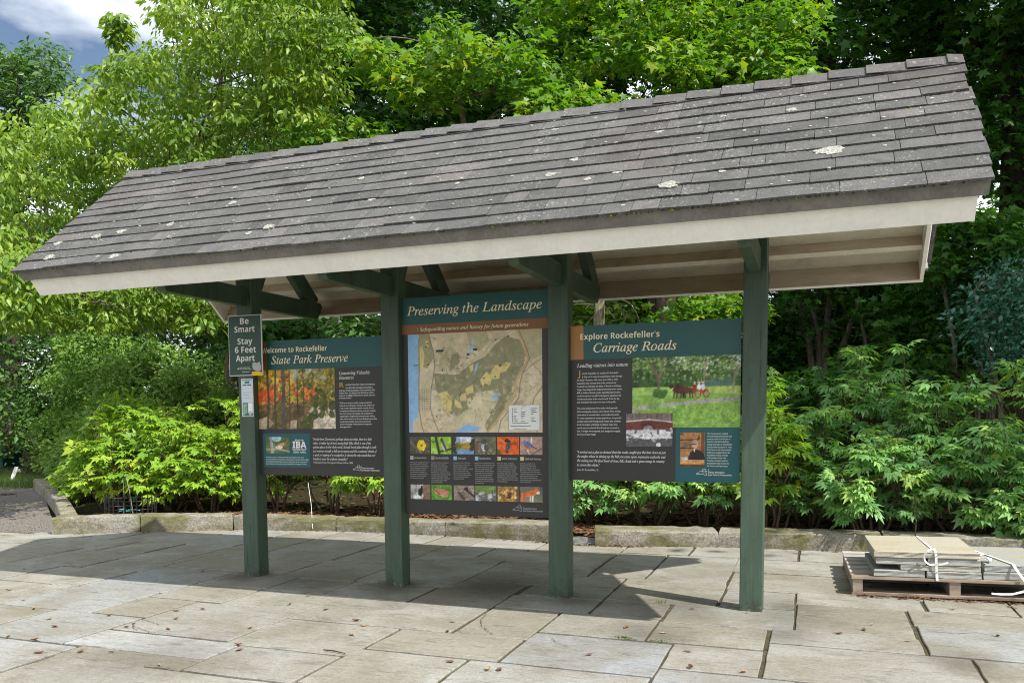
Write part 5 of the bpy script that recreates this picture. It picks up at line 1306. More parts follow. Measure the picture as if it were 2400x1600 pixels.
def stone(x0, x1, y0, y1, z0, z1, label, tint):
    mb = MB(); rs = random.Random(int(x0*1000+z0*7000))
    n = max(4, int((x1-x0)/0.05)); V = []; F = []
    prof = [(0, 0.0), (-0.002, 0.12), (0.001, 0.5), (-0.001, 0.86), (0.006, 1.0)]
    # split front edge, flat sawn top
    for i in range(n+1):
        x = x0+(x1-x0)*i/n
        e = (0.005 if i == 0 else -0.005 if i == n else 0)
        for k, (oy, tz) in enumerate(prof):
            V.append((x+(e if k in (0, 4) else 0), y0+oy+rs.gauss(0, 0.0018), z0+(z1-z0)*tz))
        V.append((x, y1+rs.gauss(0, 0.003), z1)); V.append((x, y1, z0))
    m = len(prof)+2
    for i in range(n):
        for k in range(m):
            a = i*m+k; b = i*m+(k+1) % m
            F.append((a, a+m, b+m, b))
    F.append(tuple(range(m))); F.append(tuple(range(n*m+m-1, n*m-1, -1)))
    V = [PM @ Vector(p) for p in V]
    mb.add(V, F, 0, tint)
    return tag(mb.build('stone_slab', M['slab']), label, 'stone slab', 'stone slabs stacked on the pallet')


T0 = 0.1245
stone(0.128, 0.425, 0.018, 0.72, T0, T0+0.044, 'bottom left stone slab of the strapped stack on the pallet', 0.25)
stone(0.435, 0.742, 0.014, 0.74, T0+0.001, T0+0.044, 'bottom right stone slab of the strapped stack, under the white strap', 0.2)
stone(0.285, 0.738, 0.020, 0.75, T0+0.0455, T0+0.079, 'second-layer stone slab leaving a dark gap at its left end', 0.55)
stone(0.140, 0.430, 0.024, 0.70, T0+0.0805, T0+0.125, 'third-layer left stone slab overhanging the dark gap', 0.45)
stone(0.442, 0.738, 0.020, 0.74, T0+0.0805, T0+0.125, 'third-layer right stone slab behind the strap loop', 0.4)
stone(0.128, 0.728, 0.016, 0.75, T0+0.1265, T0+0.168, 'wide topmost stone slab with tan band across its top', 0.85)
stone(0.756, 1.130, 0.030, 0.80, T0, T0+0.048, 'lower stone slab of the short stack at the picture edge', 0.15)
stone(0.762, 1.136, 0.034, 0.81, T0+0.049, T0+0.096, 'pale upper stone slab of the short stack at the picture edge', 0.05)

TOP = T0+0.168
pm = lambda x, y, z: PM @ Vector((x, y, z))
st = empty('packing_strap', pm(0.48, 0.0, 0.1), 'white plastic strap tied with a loose loop over the taller stone stack', 'strap')
mb = MB()
mb.ribbon([pm(.47, .757, .128), pm(.47, .757, TOP-.004), pm(.47, .745, TOP+.003), pm(.472, .45, TOP+.004), pm(.478, .2, TOP+.004), pm(.482, .03, TOP+.004), pm(.484, .010, TOP-.003), pm(.486, .006, .25), pm(.490, .004, .17), pm(.492, -.006, .112)], 0.0075,
          [(0, 1, 0), (0, 1, 0), (0, .7, .7), (0, 0, 1), (0, 0, 1), (0, -.2, 1), (0, -.8, .6), (0, -1, 0), (0, -1, 0), (0, -1, 0)])
part(mb, 'strap_band', M['strap'], st)
mb = MB()
lp = []
for k in range(15):
    a = math.radians(70+k*15.5)
    lp.append(pm(.462+.046*math.cos(a)*1.0, -.012-.012*math.sin(k*0.4), TOP-.028+.052*math.sin(a)))
lp += [pm(.50, -.016, TOP-.075), pm(.525, -.02, TOP-.070), pm(.55, -.02, TOP-.058)]
mb.ribbon(lp, 0.0055, [(0.25, -1, 0.3)]*len(lp), 0.0007)
part(mb, 'loose_loop', M['strap'], st)
mb = MB(); mb.tube([pm(.43, .0, TOP-.006), pm(.47, -.014, TOP-.003), pm(.51, -.002, TOP+.001)], 0.003, 6)
part(mb, 'wire_clip', M['steel'], st)
s2 = empty('packing_strap', pm(0.95, 0.0, 0.1), 'white plastic strap over the short stack with its torn end on the pallet', 'strap')
mb = MB()
mb.ribbon([pm(.80, .60, T0+.101), pm(.88, .2, T0+.103), pm(.915, .035, T0+.103), pm(.925, .012, T0+.08), pm(.955, -.01, T0+.03), pm(.985, -.03, T0-.02), pm(.97, -.04, .075), pm(.90, -.04, .052), pm(.84, -.03, .047), pm(.79, -.03, .049)], 0.0075,
          [(0, 0, 1), (0, 0, 1), (0, -.5, 1), (0.4, -1, 0), (.6, -1, 0), (.6, -1, .2), (0, -1, .5), (0, -.6, .8), (0, -.6, .8), (0, -.6, .8)])
part(mb, 'strap_band', M['strap'], s2)
mb = MB()   # crumpled film at the corner of the short stack
rs = random.Random(2)
for k in range(7):
    a = rs.uniform(0, 3); c0 = Vector((.765+rs.uniform(-.03, .03), .2+rs.uniform(-.1, .1), T0+.11+rs.uniform(0, .01)))
    P = [PM @ (c0+Vector((rs.uniform(-.05, .05), rs.uniform(-.09, .09), rs.uniform(-.01, .016)))) for _ in range(4)]
    mb.add(P+[p+Vector((0, 0, -.0012)) for p in P], [(0, 1, 2), (0, 2, 3), (6, 5, 4), (7, 6, 4)])
part(mb, 'crumpled_film', M['strap'], s2)

# ------------------------------------------------------------------ small things on the ground
def mat_at(u, v): return aty_ground(u, v)


def aty_ground(u, v, z=0.0):
    r = ray(u, v); t = (z-CAM[2])/r[2]
    return CAM+r*t


# dry leaves lying on the flagstones
def leaf_mesh(name, m, seed):
    rs = random.Random(seed); mb = MB()
    n = 5; V = []; F = []
    cu = rs.uniform(0.4, 1.1); tw = rs.uniform(-0.5, 0.5)
    for i in range(n+1):
        w = i/n
        hw = 0.5*math.sin(math.pi*(0.05+0.93*w))**0.8*0.62
        x = (w-0.5)
        lift = cu*0.32*(w-0.5)**2*2
        for s in (-1, -0.45, 0, 0.45, 1):
            yy = s*hw
            zc = lift+cu*0.55*(abs(s)**1.7)*hw+tw*x*s*hw
            V.append((x, yy*(1-0.25*cu*abs(s)), zc))
    for i in range(n):
        for k in range(4):
            a = i*5+k; F.append((a, a+5, a+6, a+1))
    mn = min(v[2] for v in V)
    V = [(x*0.058, y*0.058, (z-mn)*0.058+0.0015) for x, y, z in V]
    mb.add(V, F)
    mb.tube([(-0.029, 0, V[2][2]), (-0.045, 0.004, 0.004)], 0.0012, 4)
    o = mb.build(name, m, smooth=True)
    return o


lp = [leaf_mesh('fallen_leaf', M['dead' if k % 3 else 'dead2'], 20+k) for k in range(6)]
FALL = [(0, 310, 735), (0, 450, 830), (0, 500, 900), (0, 75, 985), (0, 315, 1020), (0, 350, 1140), (0, 1025, 1130), (0, 740, 1125), (0, 1000, 797), (0, 1235, 865), (0, 1160, 903), (0, 1615, 825), (0, 1615, 755), (0, 1545, 917), (0, 1860, 738), (0, 2300, 908), (0, 2185, 1062), (0, 2195, 1115), (0, 1465, 1250), (0, 215, 655), (0, 1860, 390), (0, 80, 563), (0, 222, 368),
        (600, 478, 610), (600, 312, 690), (600, 640, 742), (600, 915, 845), (600, 990, 893), (600, 875, 975), (600, 1780, 1222), (600, 2130, 1290), (600, 2235, 1290), (600, 1760, 945), (600, 1805, 856),
        (1200, 710, 1155), (1200, 1050, 905), (1200, 1390, 960), (1200, 1610, 1125), (1200, 1640, 1275), (1200, 2125, 1315), (1200, 1655, 738), (1200, 150, 200),
        (1800, 955, 880), (1800, 1275, 1035), (1800, 2110, 985), (1800, 940, 615), (1800, 1195, 622), (1800, 2150, 665), (1800, 2210, 715), (1800, 2265, 728), (1800, 880, 927), (1800, 1690, 740), (1800, 650, 965)]
for k, (t0, zx, zy) in enumerate(FALL):
    p = aty_ground(t0+zx/3.92, 1240+zy/3.92)
    q = k % 6
    src = lp[q]
    o = src if k < 6 else src.copy()
    if k >= 6: C.objects.link(o)
    o.location = (p[0], p[1], 0.003); o.rotation_euler = (random.uniform(-.12, .12), random.uniform(-.12, .12), random.uniform(0, 6.28))
    sc = random.uniform(0.5, 0.9) if t0 < 1700 else random.uniform(0.45, 0.75)
    o.scale = (sc, sc, sc*random.uniform(.8, 1.2))
    tan = q % 3 == 0
    tag(o, 'curled tan dead leaf lying loose on the flagstones' if tan else 'curled rusty brown dead leaf lying loose on the flagstones', 'dead leaf', 'tan dead leaves on the flagstones' if tan else 'rusty dead leaves on the flagstones')

# twig
p = aty_ground(600+720/3.92, 1240+1130/3.92)
mb = MB(); mb.tube([(p[0]-.07, p[1]+.01, .006), (p[0], p[1]-.002, .010), (p[0]+.07, p[1]-.012, .006)], [.003, .0035, .002], 5)
tag(mb.build('twig', M['barkd']), 'thin dry twig lying on a flagstone in the foreground', 'twig')

# leaf and bark litter blown against the kerb foot
mb = MB(); rs = random.Random(41)
for _ in range(430):
    x = rs.choice([rs.uniform(-3.2, 4.2), rs.uniform(1.6, 2.6), rs.uniform(4.25, 5.3)])
    if 4.25 < x: y = 0.70+0.07*(x-4.25)-abs(rs.gauss(0, .03)); 
    else: y = float(kerb_y(x))-0.015-abs(rs.gauss(0, 0.035))
    if -3.3 < x < -1.75: y -= 0.03
    a = rs.uniform(0, 6.28); L = rs.uniform(.010, .026); w = L*rs.uniform(.3, .6); h = rs.uniform(0, .008)
    ca, sa = math.cos(a), math.sin(a); z = .004
    mb.add([(x-ca*L, y-sa*L, z), (x-sa*w, y+ca*w, z+h), (x+ca*L, y+sa*L, z+h*.5), (x+sa*w, y-ca*w, z+h*1.5)], [(0, 1, 2), (0, 2, 3)], rs.randrange(2))
tag(mb.build('leaf_litter', [M['dead'], M['mulch']]), kind='stuff')
# paint flakes and crumbs round the post feet
mb = MB()
for i, n in ((0, 60), (1, 130), (2, 40), (3, 12)):
    for _ in range(n):
        a = rs.uniform(0, 6.28); d = .07+abs(rs.gauss(0, .07)); x = i*S+PS/2+math.cos(a)*d*1.6; y = PS/2+math.sin(a)*d-.03; L = rs.uniform(.003, .010)
        mb.add([(x-L, y, .0035), (x, y-L*.7, .0045), (x+L, y+.001, .005), (x, y+L*.6, .0035)], [(0, 1, 2, 3)], rs.choice([0, 0, 1, 1, 1, 2]) if i == 1 else rs.choice([0, 0, 1, 2, 2]))
tag(mb.build('post_foot_debris', [M['barkd'], M['greyp'], M['moss']]), kind='stuff')


def tuft(u, v, n, h, label, spread=.02, z=0.0):
    p = aty_ground(u, v, z); mb = MB(); rs = random.Random(int(u))
    for _ in range(n):
        x, y = p[0]+rs.gauss(0, spread), p[1]+rs.gauss(0, spread*.35); a = rs.uniform(0, 6.28); L = h*rs.uniform(.5, 1.1); w = .0018
        dx, dy = math.cos(a)*L*.5, math.sin(a)*L*.5
        mb.add([(x-w, y, z), (x+w, y, z), (x+dx*.4+w, y+dy*.4, z+L*.6), (x+dx*.4-w, y+dy*.4, z+L*.6), (x+dx, y+dy, z+L*.9)], [(0, 1, 2, 3), (3, 2, 4)], 0)
    return tag(mb.build('grass_tuft', M['grass']), label, 'grass tuft')


tuft(1200+1020/3.92, 1240+1000/3.92, 46, .015, 'wider green grass tuft growing in a joint between sunny flagstones', .02)
tuft(1200+1090/3.92, 1240+1010/3.92, 20, .010, 'smaller grass tuft at the right of the wider one in the same joint', .02)
tuft(1200+1330/3.92, 1240+1024/3.92, 22, .010, 'low grass tuft in the sunny joint, farthest right of its row', .025)
tuft(1200+1372/3.92, 1240+680/3.92, 9, .035, 'thin upright weed tuft beside the narrow shadow of the right post', .012)
tuft(600, 1346, 60, .035, 'mossy grass tuft at the foot of the leftmost green post', .03)
tuft(580, 1344, 40, .03, 'sparse grass tuft at the left corner of the leftmost post foot', .02)

# drain grate lying in the kerb gap
gt = empty('drain_grate', (1.94, 2.42, 0.01), 'rusty wire grate lying in the gap between the kerb stones', 'grate')
for k in range(9):
    mb = MB(); y = 2.25+k*.034
    mb.tube([(1.735, y-.02, .015), (1.95, y, .028+.004*(k % 3)), (2.165, y+.015, .018)], .0045, 5)
    part(mb, 'bar', M['steel'], gt)
for x in (1.80, 1.95, 2.10):
    mb = MB(); mb.tube([(x, 2.22, .010), (x, 2.55, .014)], .005, 5)
    part(mb, 'cross_bar', M['steel'], gt)

# things at the far left edge
b = aty_ground(-12, 1102)
bn = empty('wheeled_bin', (b[0], b[1], 0), 'teal green bin with a white label beyond the car park, cut by the left edge', 'bin')
bx, by = b[0], b[1]
mb = MB(); mb.hexa([(bx-.30, by, .03), (bx+.26, by, .03), (bx+.26, by+.5, .03), (bx-.30, by+.5, .03), (bx-.33, by-.03, .42), (bx+.29, by-.03, .42), (bx+.29, by+.53, .42), (bx-.33, by+.53, .42)])
part(mb, 'bin_body', M['bin'], bn)
mb = MB(); mb.box(bx-.35, bx+.31, by-.05, by+.55, .421, .455, 0, .5, bev=.008)
part(mb, 'bin_lid', M['bin'], bn)
mb = MB(); mb.box(bx+.115, bx+.20, by-.032, by-.024, .17, .31, 0, .5)
part(mb, 'label_plate', M['paper'], bn)
for dx in (-.24, .2):
    mb = MB(); mb.tube([(bx+dx-.02, by+.05, .05), (bx+dx+.02, by+.05, .05)], .05, 12)
    part(mb, 'wheel', M['black'], bn)
a = aty_ground(26, 1126); 
mb = MB(); mb.hexa([(a[0]-.03, a[1]-.01, 0), (a[0]+.04, a[1]-.01, 0), (a[0]+.04, a[1]+.02, 0), (a[0]-.03, a[1]+.02, 0), (a[0]+.05, a[1]+.05, .27), (a[0]+.12, a[1]+.05, .27), (a[0]+.12, a[1]+.08, .27), (a[0]+.05, a[1]+.08, .27)])
tag(mb.build('marker_stake', M['white']), 'short leaning white stake in grass at the car park edge', 'stake')
a = aty_ground(47, 1112)
mb = MB(); mb.hexa([(a[0]-.05, a[1], 0), (a[0]+.05, a[1], 0), (a[0]+.05, a[1]+.03, 0), (a[0]-.05, a[1]+.03, 0), (a[0]-.10, a[1], .11), (a[0]+.0, a[1], .13), (a[0]+.0, a[1]+.03, .13), (a[0]-.10, a[1]+.03, .11)])
tag(mb.build('marker_stake', M['white']), 'broken white stake half hidden in grass by the shrub', 'stake')

# stakes, cord and wire guard in the planting bed
def rod(u0, v0, u1, v1, y0, y1, r, m, name, label, cat):
    a, b_ = aty(u0, v0, y0), aty(u1, v1, y1)
    mb = MB(); mb.tube([a, (a+b_)/2+np.array([.01, 0, .01]), b_], r, 5)
    return tag(mb.build(name, m), label, cat)


rod(312, 1205, 294, 1110, 2.25, 2.35, .004, M['steel'], 'plant_stake', 'thin pale leaning stake with cord in the left shrub', 'stake')
rod(290, 1203, 288, 1120, 2.35, 2.35, .003, M['steel'], 'plant_stake', 'short thin upright stake beside the leaning one', 'stake')
rod(733, 1238, 722, 1130, 2.33, 2.55, .0025, M['strap'], 'guy_string', 'thin white string running down to the kerb under the left panel', 'string')
rod(2145, 1254, 2144, 1160, 2.62, 2.7, .006, M['barkd'], 'plant_stake', 'thin dark stake standing behind the stone stack at right', 'stake')
a = aty(292, 1199, 2.3); mb = MB()
mb.tube([a+np.array([-.10+.02*k+.05*math.sin(k*1.1), .03*math.cos(k*.9), .012*math.sin(k*1.7)+.02]) for k in range(14)], .005, 5)
tag(mb.build('garden_cord', M['cord']), 'loop of teal garden cord at the foot of the left shrub', 'cord')
a = np.array([-2.95, 1.98, .1]); wg = empty('wire_guard', a, 'low dark wire plant guard behind the corner kerb stone', 'wire guard')
mb = MB()
for k in range(26):
    an = 2*math.pi*k/26; p = a+np.array([.30*math.cos(an), .22*math.sin(an), 0]); mb.tube([p+np.array([0, 0, -.05]), p+np.array([.01, 0, .26])], .0032, 4)
part(mb, 'upright_wires', M['black'], wg)
mb = MB()
for z in (.03, .12, .21):
    mb.tube([a+np.array([.30*math.cos(2*math.pi*k/18), .22*math.sin(2*math.pi*k/18), z]) for k in range(19)], .0032, 4, cap=False)
part(mb, 'hoop_wires', M['black'], wg)

# bark mulch over the planting bed
n = 9000
bx = RNG.uniform(-3.3, 6.6, n); by = kerb_y(bx)+0.24+np.abs(RNG.normal(0, 0.9, n))
bz = ground_z(bx, by)+0.006
an = RNG.uniform(0, 6.28, n); L = RNG.uniform(.012, .042, n); w = L*RNG.uniform(.25, .5, n); ti = RNG.uniform(-.35, .35, n)
ca, sa = np.cos(an), np.sin(an)
V = np.stack([np.stack([bx-ca*L-sa*w, by-sa*L+ca*w, bz-ti*L], 1), np.stack([bx-ca*L+sa*w, by-sa*L-ca*w, bz-ti*L+.006], 1), np.stack([bx+ca*L+sa*w, by+sa*L-ca*w, bz+ti*L+.008], 1), np.stack([bx+ca*L-sa*w, by+sa*L+ca*w, bz+ti*L], 1)], 1).reshape(-1, 3)
o = np_mesh('bark_mulch', V, np.arange(4*n).reshape(n, 4), [M['mulch'], M['dead']], tint=np.repeat(RNG.random(n), 4), mi=(RNG.random(n) > .9).astype(int))
tag(o, kind='stuff')
# loose stones on the gravel path
n = 2600
u_ = RNG.random(n); gx = -3.5-u_*7; gy = 1.35+RNG.random(n)*np.clip((-gx-3.3)*0.75, .05, 4.2)
V = []; F = []
ico = np.array([(1, 0, 0), (0, 1, 0), (-1, 0, 0), (0, -1, 0), (0, 0, .8), (.6, .6, .5), (-.6, .5, .45), (-.5, -.6, .5), (.55, -.6, .45)])
fc = np.array([(0, 5, 8), (5, 1, 6), (6, 2, 7), (7, 3, 8), (5, 6, 4), (6, 7, 4), (7, 8, 4), (8, 5, 4), (0, 1, 5), (1, 2, 6), (2, 3, 7), (3, 0, 8)])
sz = RNG.uniform(.005, .014, n)
V = (ico[None]*sz[:, None, None]*RNG.uniform(.7, 1.3, (n, 9, 1))+np.stack([gx, gy, np.full(n, -.012)], 1)[:, None]).reshape(-1, 3)
F = (fc[None]+9*np.arange(n)[:, None, None]).reshape(-1, 3)
tag(np_mesh('gravel_stones', V, F, M['gravel']), kind='stuff')

# hairline cracks and chipped corners in three of the slabs
mb = MB(); rs = random.Random(77)
for (t0, pts) in ((0, [(1280, 828), (1340, 838), (1400, 858), (1465, 880)]), (0, [(1200, 862), (1235, 895), (1290, 915), (1370, 945), (1480, 958)]), (0, [(1230, 880), (1215, 905), (1260, 925)]), (600, [(2110, 775), (2070, 830), (2075, 890), (2130, 935), (2165, 965)]), (1200, [(365, 1000), (420, 1045), (510, 1080)]), (1200, [(965, 1140), (1030, 1143), (1085, 1155)]), (1800, [(1470, 935), (1600, 950), (1760, 962), (1920, 952), (2040, 975), (2100, 990)]), (600, [(1860, 920), (1890, 955), (1940, 968)])):
    W = [aty_ground(t0+a/3.92, 1240+b/3.92) for a, b in pts]
    fine = []
    for p, q in zip(W[:-1], W[1:]):
        for k in range(5): w = k/5; fine.append(p*(1-w)+q*w+np.array([rs.gauss(0, .003), rs.gauss(0, .003), 0]))
    fine.append(W[-1])
    for k in range(len(fine)-1):
        p, q = fine[k], fine[k+1]; d = q-p; n_ = np.array([-d[1], d[0], 0])/max(1e-6, np.linalg.norm(d[:2]))*rs.uniform(.0010, .0024)
        mb.add([tuple((p-n_)[:2])+(.0042,), tuple((p+n_)[:2])+(.0042,), tuple((q+n_)[:2])+(.0042,), tuple((q-n_)[:2])+(.0042,)], [(0, 1, 2, 3)])
tag(mb.build('slab_cracks', M['joint']), kind='stuff')


# ------------------------------------------------------------------ vegetation
def tri(V, F): return np.array(V, float), np.array(F, int)


T_OV = tri([(0, 0, 0), (.30, .225, .05), (.32, 0, 0), (.30, -.225, .05), (.66, .185, 0), (.66, 0, -.05), (.66, -.185, 0), (1.05, 0, -.17)],
           [(0, 2, 1), (0, 3, 2), (1, 2, 5), (1, 5, 4), (2, 3, 6), (2, 6, 5), (4, 5, 7), (5, 6, 7)])
T_QD = tri([(0, 0, 0), (.45, .25, .05), (1, 0, -.1), (.45, -.25, .05)], [(0, 3, 2), (0, 2, 1)])
T_MP = tri([(.32, 0, .03), (0, 0, 0), (-.04, .36, -.06), (.20, .23, 0), (.44, .56, -.08), (.54, .20, 0), (1, 0, -.13), (.54, -.20, 0), (.44, -.56, -.08), (.20, -.23, 0), (-.04, -.36, -.06)],
           [(0, 2, 1)]+[(0, k+1, k) for k in range(2, 10)]+[(0, 1, 10)])


def compound(wide, seed):
    """a leaf of three leaflets, each cut into three pointed lobes"""
    rs = random.Random(seed); V = []; F = []
    for a0, o, k in ((-.95, .16, .82), (0, .34, 1.0), (.95, .16, .82)):
        ox, oy = o*math.cos(a0), o*math.sin(a0)
        for a1, L in ((-.62, .46), (0, .60), (.62, .46)):
            b = len(V); a = a0+a1; ca, sa = math.cos(a), math.sin(a); L *= k*rs.uniform(.88, 1.08); w = wide*k
            for x, y, z in ((0, 0, 0), (.40, w, .02), (.45, 0, -.015), (.40, -w, .02), (1, 0, -.07)):
                X, Y = ox+x*L*ca-y*sa, oy+x*L*sa+y*ca
                V.append((X, Y, z-.16*(X*X+Y*Y)))
            F += [(b, b+2, b+1), (b, b+3, b+2), (b+1, b+2, b+4), (b+2, b+3, b+4)]
        b = len(V); V += [(-.05, .006, 0), (-.05, -.006, 0), (ox, oy, -.16*o*o)]; F.append((b, b+1, b+2))
    b = len(V); V += [(-.40, .007, -.03), (-.40, -.007, -.03), (.02, 0, 0)]; F.append((b, b+1, b+2))
    return tri(V, F)


T_CP = compound(.105, 1); T_CW = compound(.135, 2)


def unit(a): return a/np.maximum(1e-9, np.linalg.norm(a, axis=-1, keepdims=True))


def leaves(P, D, N, size, T):
    """place one leaf template at every point"""
    X = unit(D); Yv = unit(np.cross(N, X)); Z = np.cross(X, Yv)
    tv, tf = T
    s = size[:, None, None]
    V = P[:, None]+s*(tv[None, :, 0:1]*X[:, None]+tv[None, :, 1:2]*Yv[:, None]+tv[None, :, 2:3]*Z[:, None])
    F = tf[None]+(len(tv)*np.arange(len(P)))[:, None, None]
    return V.reshape(-1, 3), F.reshape(-1, 3)


def foliage(cl, rad, per, mode, size, T, rng, squash=0.6):
    """leaves spread through the volume of many clumps; returns V, F, tint"""
    n = len(cl)
    idx = np.repeat(np.arange(n), per)
    m = len(idx)
    q = unit(rng.normal(size=(m, 3)))*(rng.random((m, 1))**0.45)
    q[:, 2] *= squash
    r = rad[idx][:, None]
    P = cl[idx]+q*r
    out = q.copy(); out[:, 2] *= .4; out = unit(out+rng.normal(0, .3, (m, 3)))
    if mode == 'droop':
        D = unit(out*np.array([1, 1, .3])*.85+np.array([0, 0, -.62])+rng.normal(0, .34, (m, 3)))
        N = unit(out*.7+np.array([0.15, -.1, .65])+rng.normal(0, .42, (m, 3)))
    elif mode == 'spray':
        D = unit(out*np.array([1, 1, .2])+np.array([0, 0, -.22])+rng.normal(0, .25, (m, 3)))
        N = unit(np.array([0.30, -.22, .65])+out*.30+rng.normal(0, .36, (m, 3)))
    else:
        D = unit(out+np.array([0, 0, -.1])+rng.normal(0, .5, (m, 3)))
        N = unit(np.array([.2, -.15, .6])+out*.5+rng.normal(0, .40, (m, 3)))
    sz = size*rng.uniform(.5, 1.18, m)
    V, F = leaves(P, D, N, sz, T)
    ct = rng.random(n)[idx]
    tint = np.clip(0.45*rng.random(m)+0.35*ct+0.2*rng.random(m)**2, 0, 1)
    return V, F, np.repeat(tint, len(T[0]))


def in_poly(u, v, poly):
    m = np.zeros(len(u), bool); n = len(poly)
    for i in range(n):
        x0, y0 = poly[i]; x1, y1 = poly[(i+1) % n]
        c = (y0 > v) != (y1 > v)
        m ^= c & (u < (x1-x0)*(v-y0)/(y1-y0+1e-9)+x0)
    return m


def clumps_outline(poly, n, d0, d1, rng, gap=30):
    """clump centres filling a crown whose outline is poly, between two distances"""
    xs_ = [p[0] for p in poly]; ys_ = [p[1] for p in poly]
    pts = []; tries = 0
    while len(pts) < n and tries < n*60:
        tries += 1
        u, v = rng.uniform(min(xs_), max(xs_)), rng.uniform(min(ys_), max(ys_))
        if not in_poly(np.array([u]), np.array([v]), poly)[0]: continue
        d = rng.uniform(d0, d1)
        p = px(u, v, d)
        if any(np.linalg.norm(p-q) < gap/100 for q in pts[-60:]): continue
        pts.append(p)
    return np.array(pts)


def limb(mb, a, b, r0, r1, rng, sag=0.12, seg=6, n=6):
    a, b = np.array(a), np.array(b); L = np.linalg.norm(b-a)
    off = rng.normal(0, .07*L, 3); pts = []
    for i in range(n+1):
        w = i/n
        p = a*(1-w)+b*w+off*math.sin(math.pi*w)+np.array([0, 0, sag*L*math.sin(math.pi*w)*.6])
        pts.append(p)
    mb.tube(pts, [r0+(r1-r0)*(i/n)**.8 for i in range(n+1)], seg, cap=False)


def tree(name, label, cat, trunks, cl, rad, per, mode, size, T, lm, bark, seed, group=None, limbs=18, squash=.6, crown_name='crown'):
    """trunks: list of (points, r0, r1); leaves in clumps; limbs run from the trunks to the clumps"""
    rng = np.random.default_rng(seed)
    base = trunks[0][0][0]
    root = empty(name, base, label, cat, group)
    tops = []
    for pts, r0, r1 in trunks:
        mb = MB()
        n = len(pts)
        fine = []; rr = []
        for i in range(n-1):
            for k in range(4):
                w = k/4; fine.append(np.array(pts[i])*(1-w)+np.array(pts[i+1])*w+rng.normal(0, r0*.10, 3)); rr.append(r0+(r1-r0)*((i+w)/(n-1)))
        fine.append(np.array(pts[-1])); rr.append(r1)
        rr[0] *= 1.25
        mb.tube(fine, rr, 10)
        tops += [(f, r) for f, r in zip(fine[len(fine)//4:], rr[len(fine)//4:])]
        # limbs of this trunk
        k = max(2, limbs//len(trunks))
        if len(cl):
            for j in rng.choice(len(cl), min(k, len(cl)), replace=False):
                dist = [np.linalg.norm(cl[j]-f) + max(0, f[2]-cl[j][2])*1.5 for f in fine[len(fine)//4:]]
                q = int(np.argmin(dist)); f, r = fine[len(fine)//4+q], rr[len(fine)//4+q]
                limb(mb, f, cl[j], max(.008, r*.38), .006, rng)
        part(mb, 'trunk', bark, root, True)
    if len(cl):
        V, F, t = foliage(cl, rad, per, mode, size, T, rng, squash)
        hold(np_mesh(crown_name, V, F, lm, tint=t), root)
    return root


def ellipsoid_clumps(c, rx, rz, n, rng, inner=.35):
    q = unit(rng.normal(size=(n, 3)))*(inner+(1-inner)*rng.random((n, 1))**.6)
    # a lumpy outline
    k = 1+.22*np.sin(q[:, :1]*5+c[0])+.16*np.sin(q[:, 1:2]*6+c[1])
    return np.array(c)+q*k*np.array([rx, rx, rz])


def gz(x, y): return float(ground_z(np.array([x]), np.array([y]))[0])


R_ = np.random.default_rng
# ---- the sunlit drooping-leaved tree on the left (two stems)
y0 = 6.0
poly = [(-60, 330), (0, 300), (80, 262), (140, 235), (215, 200), (225, 160), (250, 150), (285, 120), (330, 118), (385, 118), (400, 70), (385, 40), (375, -10), (385, -80), (830, -80), (815, 60), (770, 120), (795, 200), (730, 260), (700, 330), (660, 360), (560, 380), (430, 400), (300, 420), (240, 500), (150, 560), (90, 640), (60, 690), (300, 690), (520, 690), (560, 740), (430, 765), (250, 770), (160, 740), (80, 770), (-60, 740)]
cl = clumps_outline(poly, 400, 11.6, 14.8, R_(1), 34)
cl2 = clumps_outline([(-60, 520), (60, 560), (300, 600), (560, 640), (580, 735), (470, 770), (250, 765), (90, 770), (-60, 730)], 110, 11.2, 13.2, R_(2), 22)
cls = clumps_outline([(262, 30), (285, 30), (296, 90), (268, 96)], 7, 12.2, 12.8, R_(33), 10)
clg = clumps_outline([(-60, 560), (110, 600), (150, 720), (60, 760), (-60, 760)], 34, 10.4, 11.8, R_(34), 22)
cl3 = clumps_outline([(560, 60), (800, 60), (790, 330), (640, 345)], 30, 11.4, 13, R_(3), 26)
cl = np.concatenate([cl, cl2, cl3, clg, cls])
b1 = aty(545, 1090, y0); b2 = aty(664, 1090, y0+.4)
t1 = [(b1[0], b1[1], gz(b1[0], b1[1])-.1), aty(546, 900, y0), aty(545, 780, y0), aty(500, 600, y0), aty(450, 350, y0-.2), aty(430, 100, y0-.4)]
t2 = [(b2[0], b2[1], gz(b2[0], b2[1])-.1), aty(664, 900, y0+.4), aty(667, 740, y0+.4), aty(690, 480, y0+.4), aty(702, 300, y0+.3), aty(715, 60, y0+.2)]
t3 = [aty(545, 800, y0), aty(505, 768, y0-.1), aty(440, 742, y0-.3), aty(395, 750, y0-.5), aty(340, 775, y0-.6), aty(280, 740, y0-.7)]
tree('dogwood_tree', 'sunlit yellow-green tree with drooping leaves above the left half of the roof', 'tree', [(t1, .13, .05), (t2, .085, .04), (t3, .065, .02)], cl, np.concatenate([np.full(len(cl)-7, .31)*R_(4).uniform(.55, 1.35, len(cl)-7), np.full(7, .15)]), 66, 'droop', .104, T_OV, M['l_dog'], M['barkl'], 5, limbs=66, squash=.42)

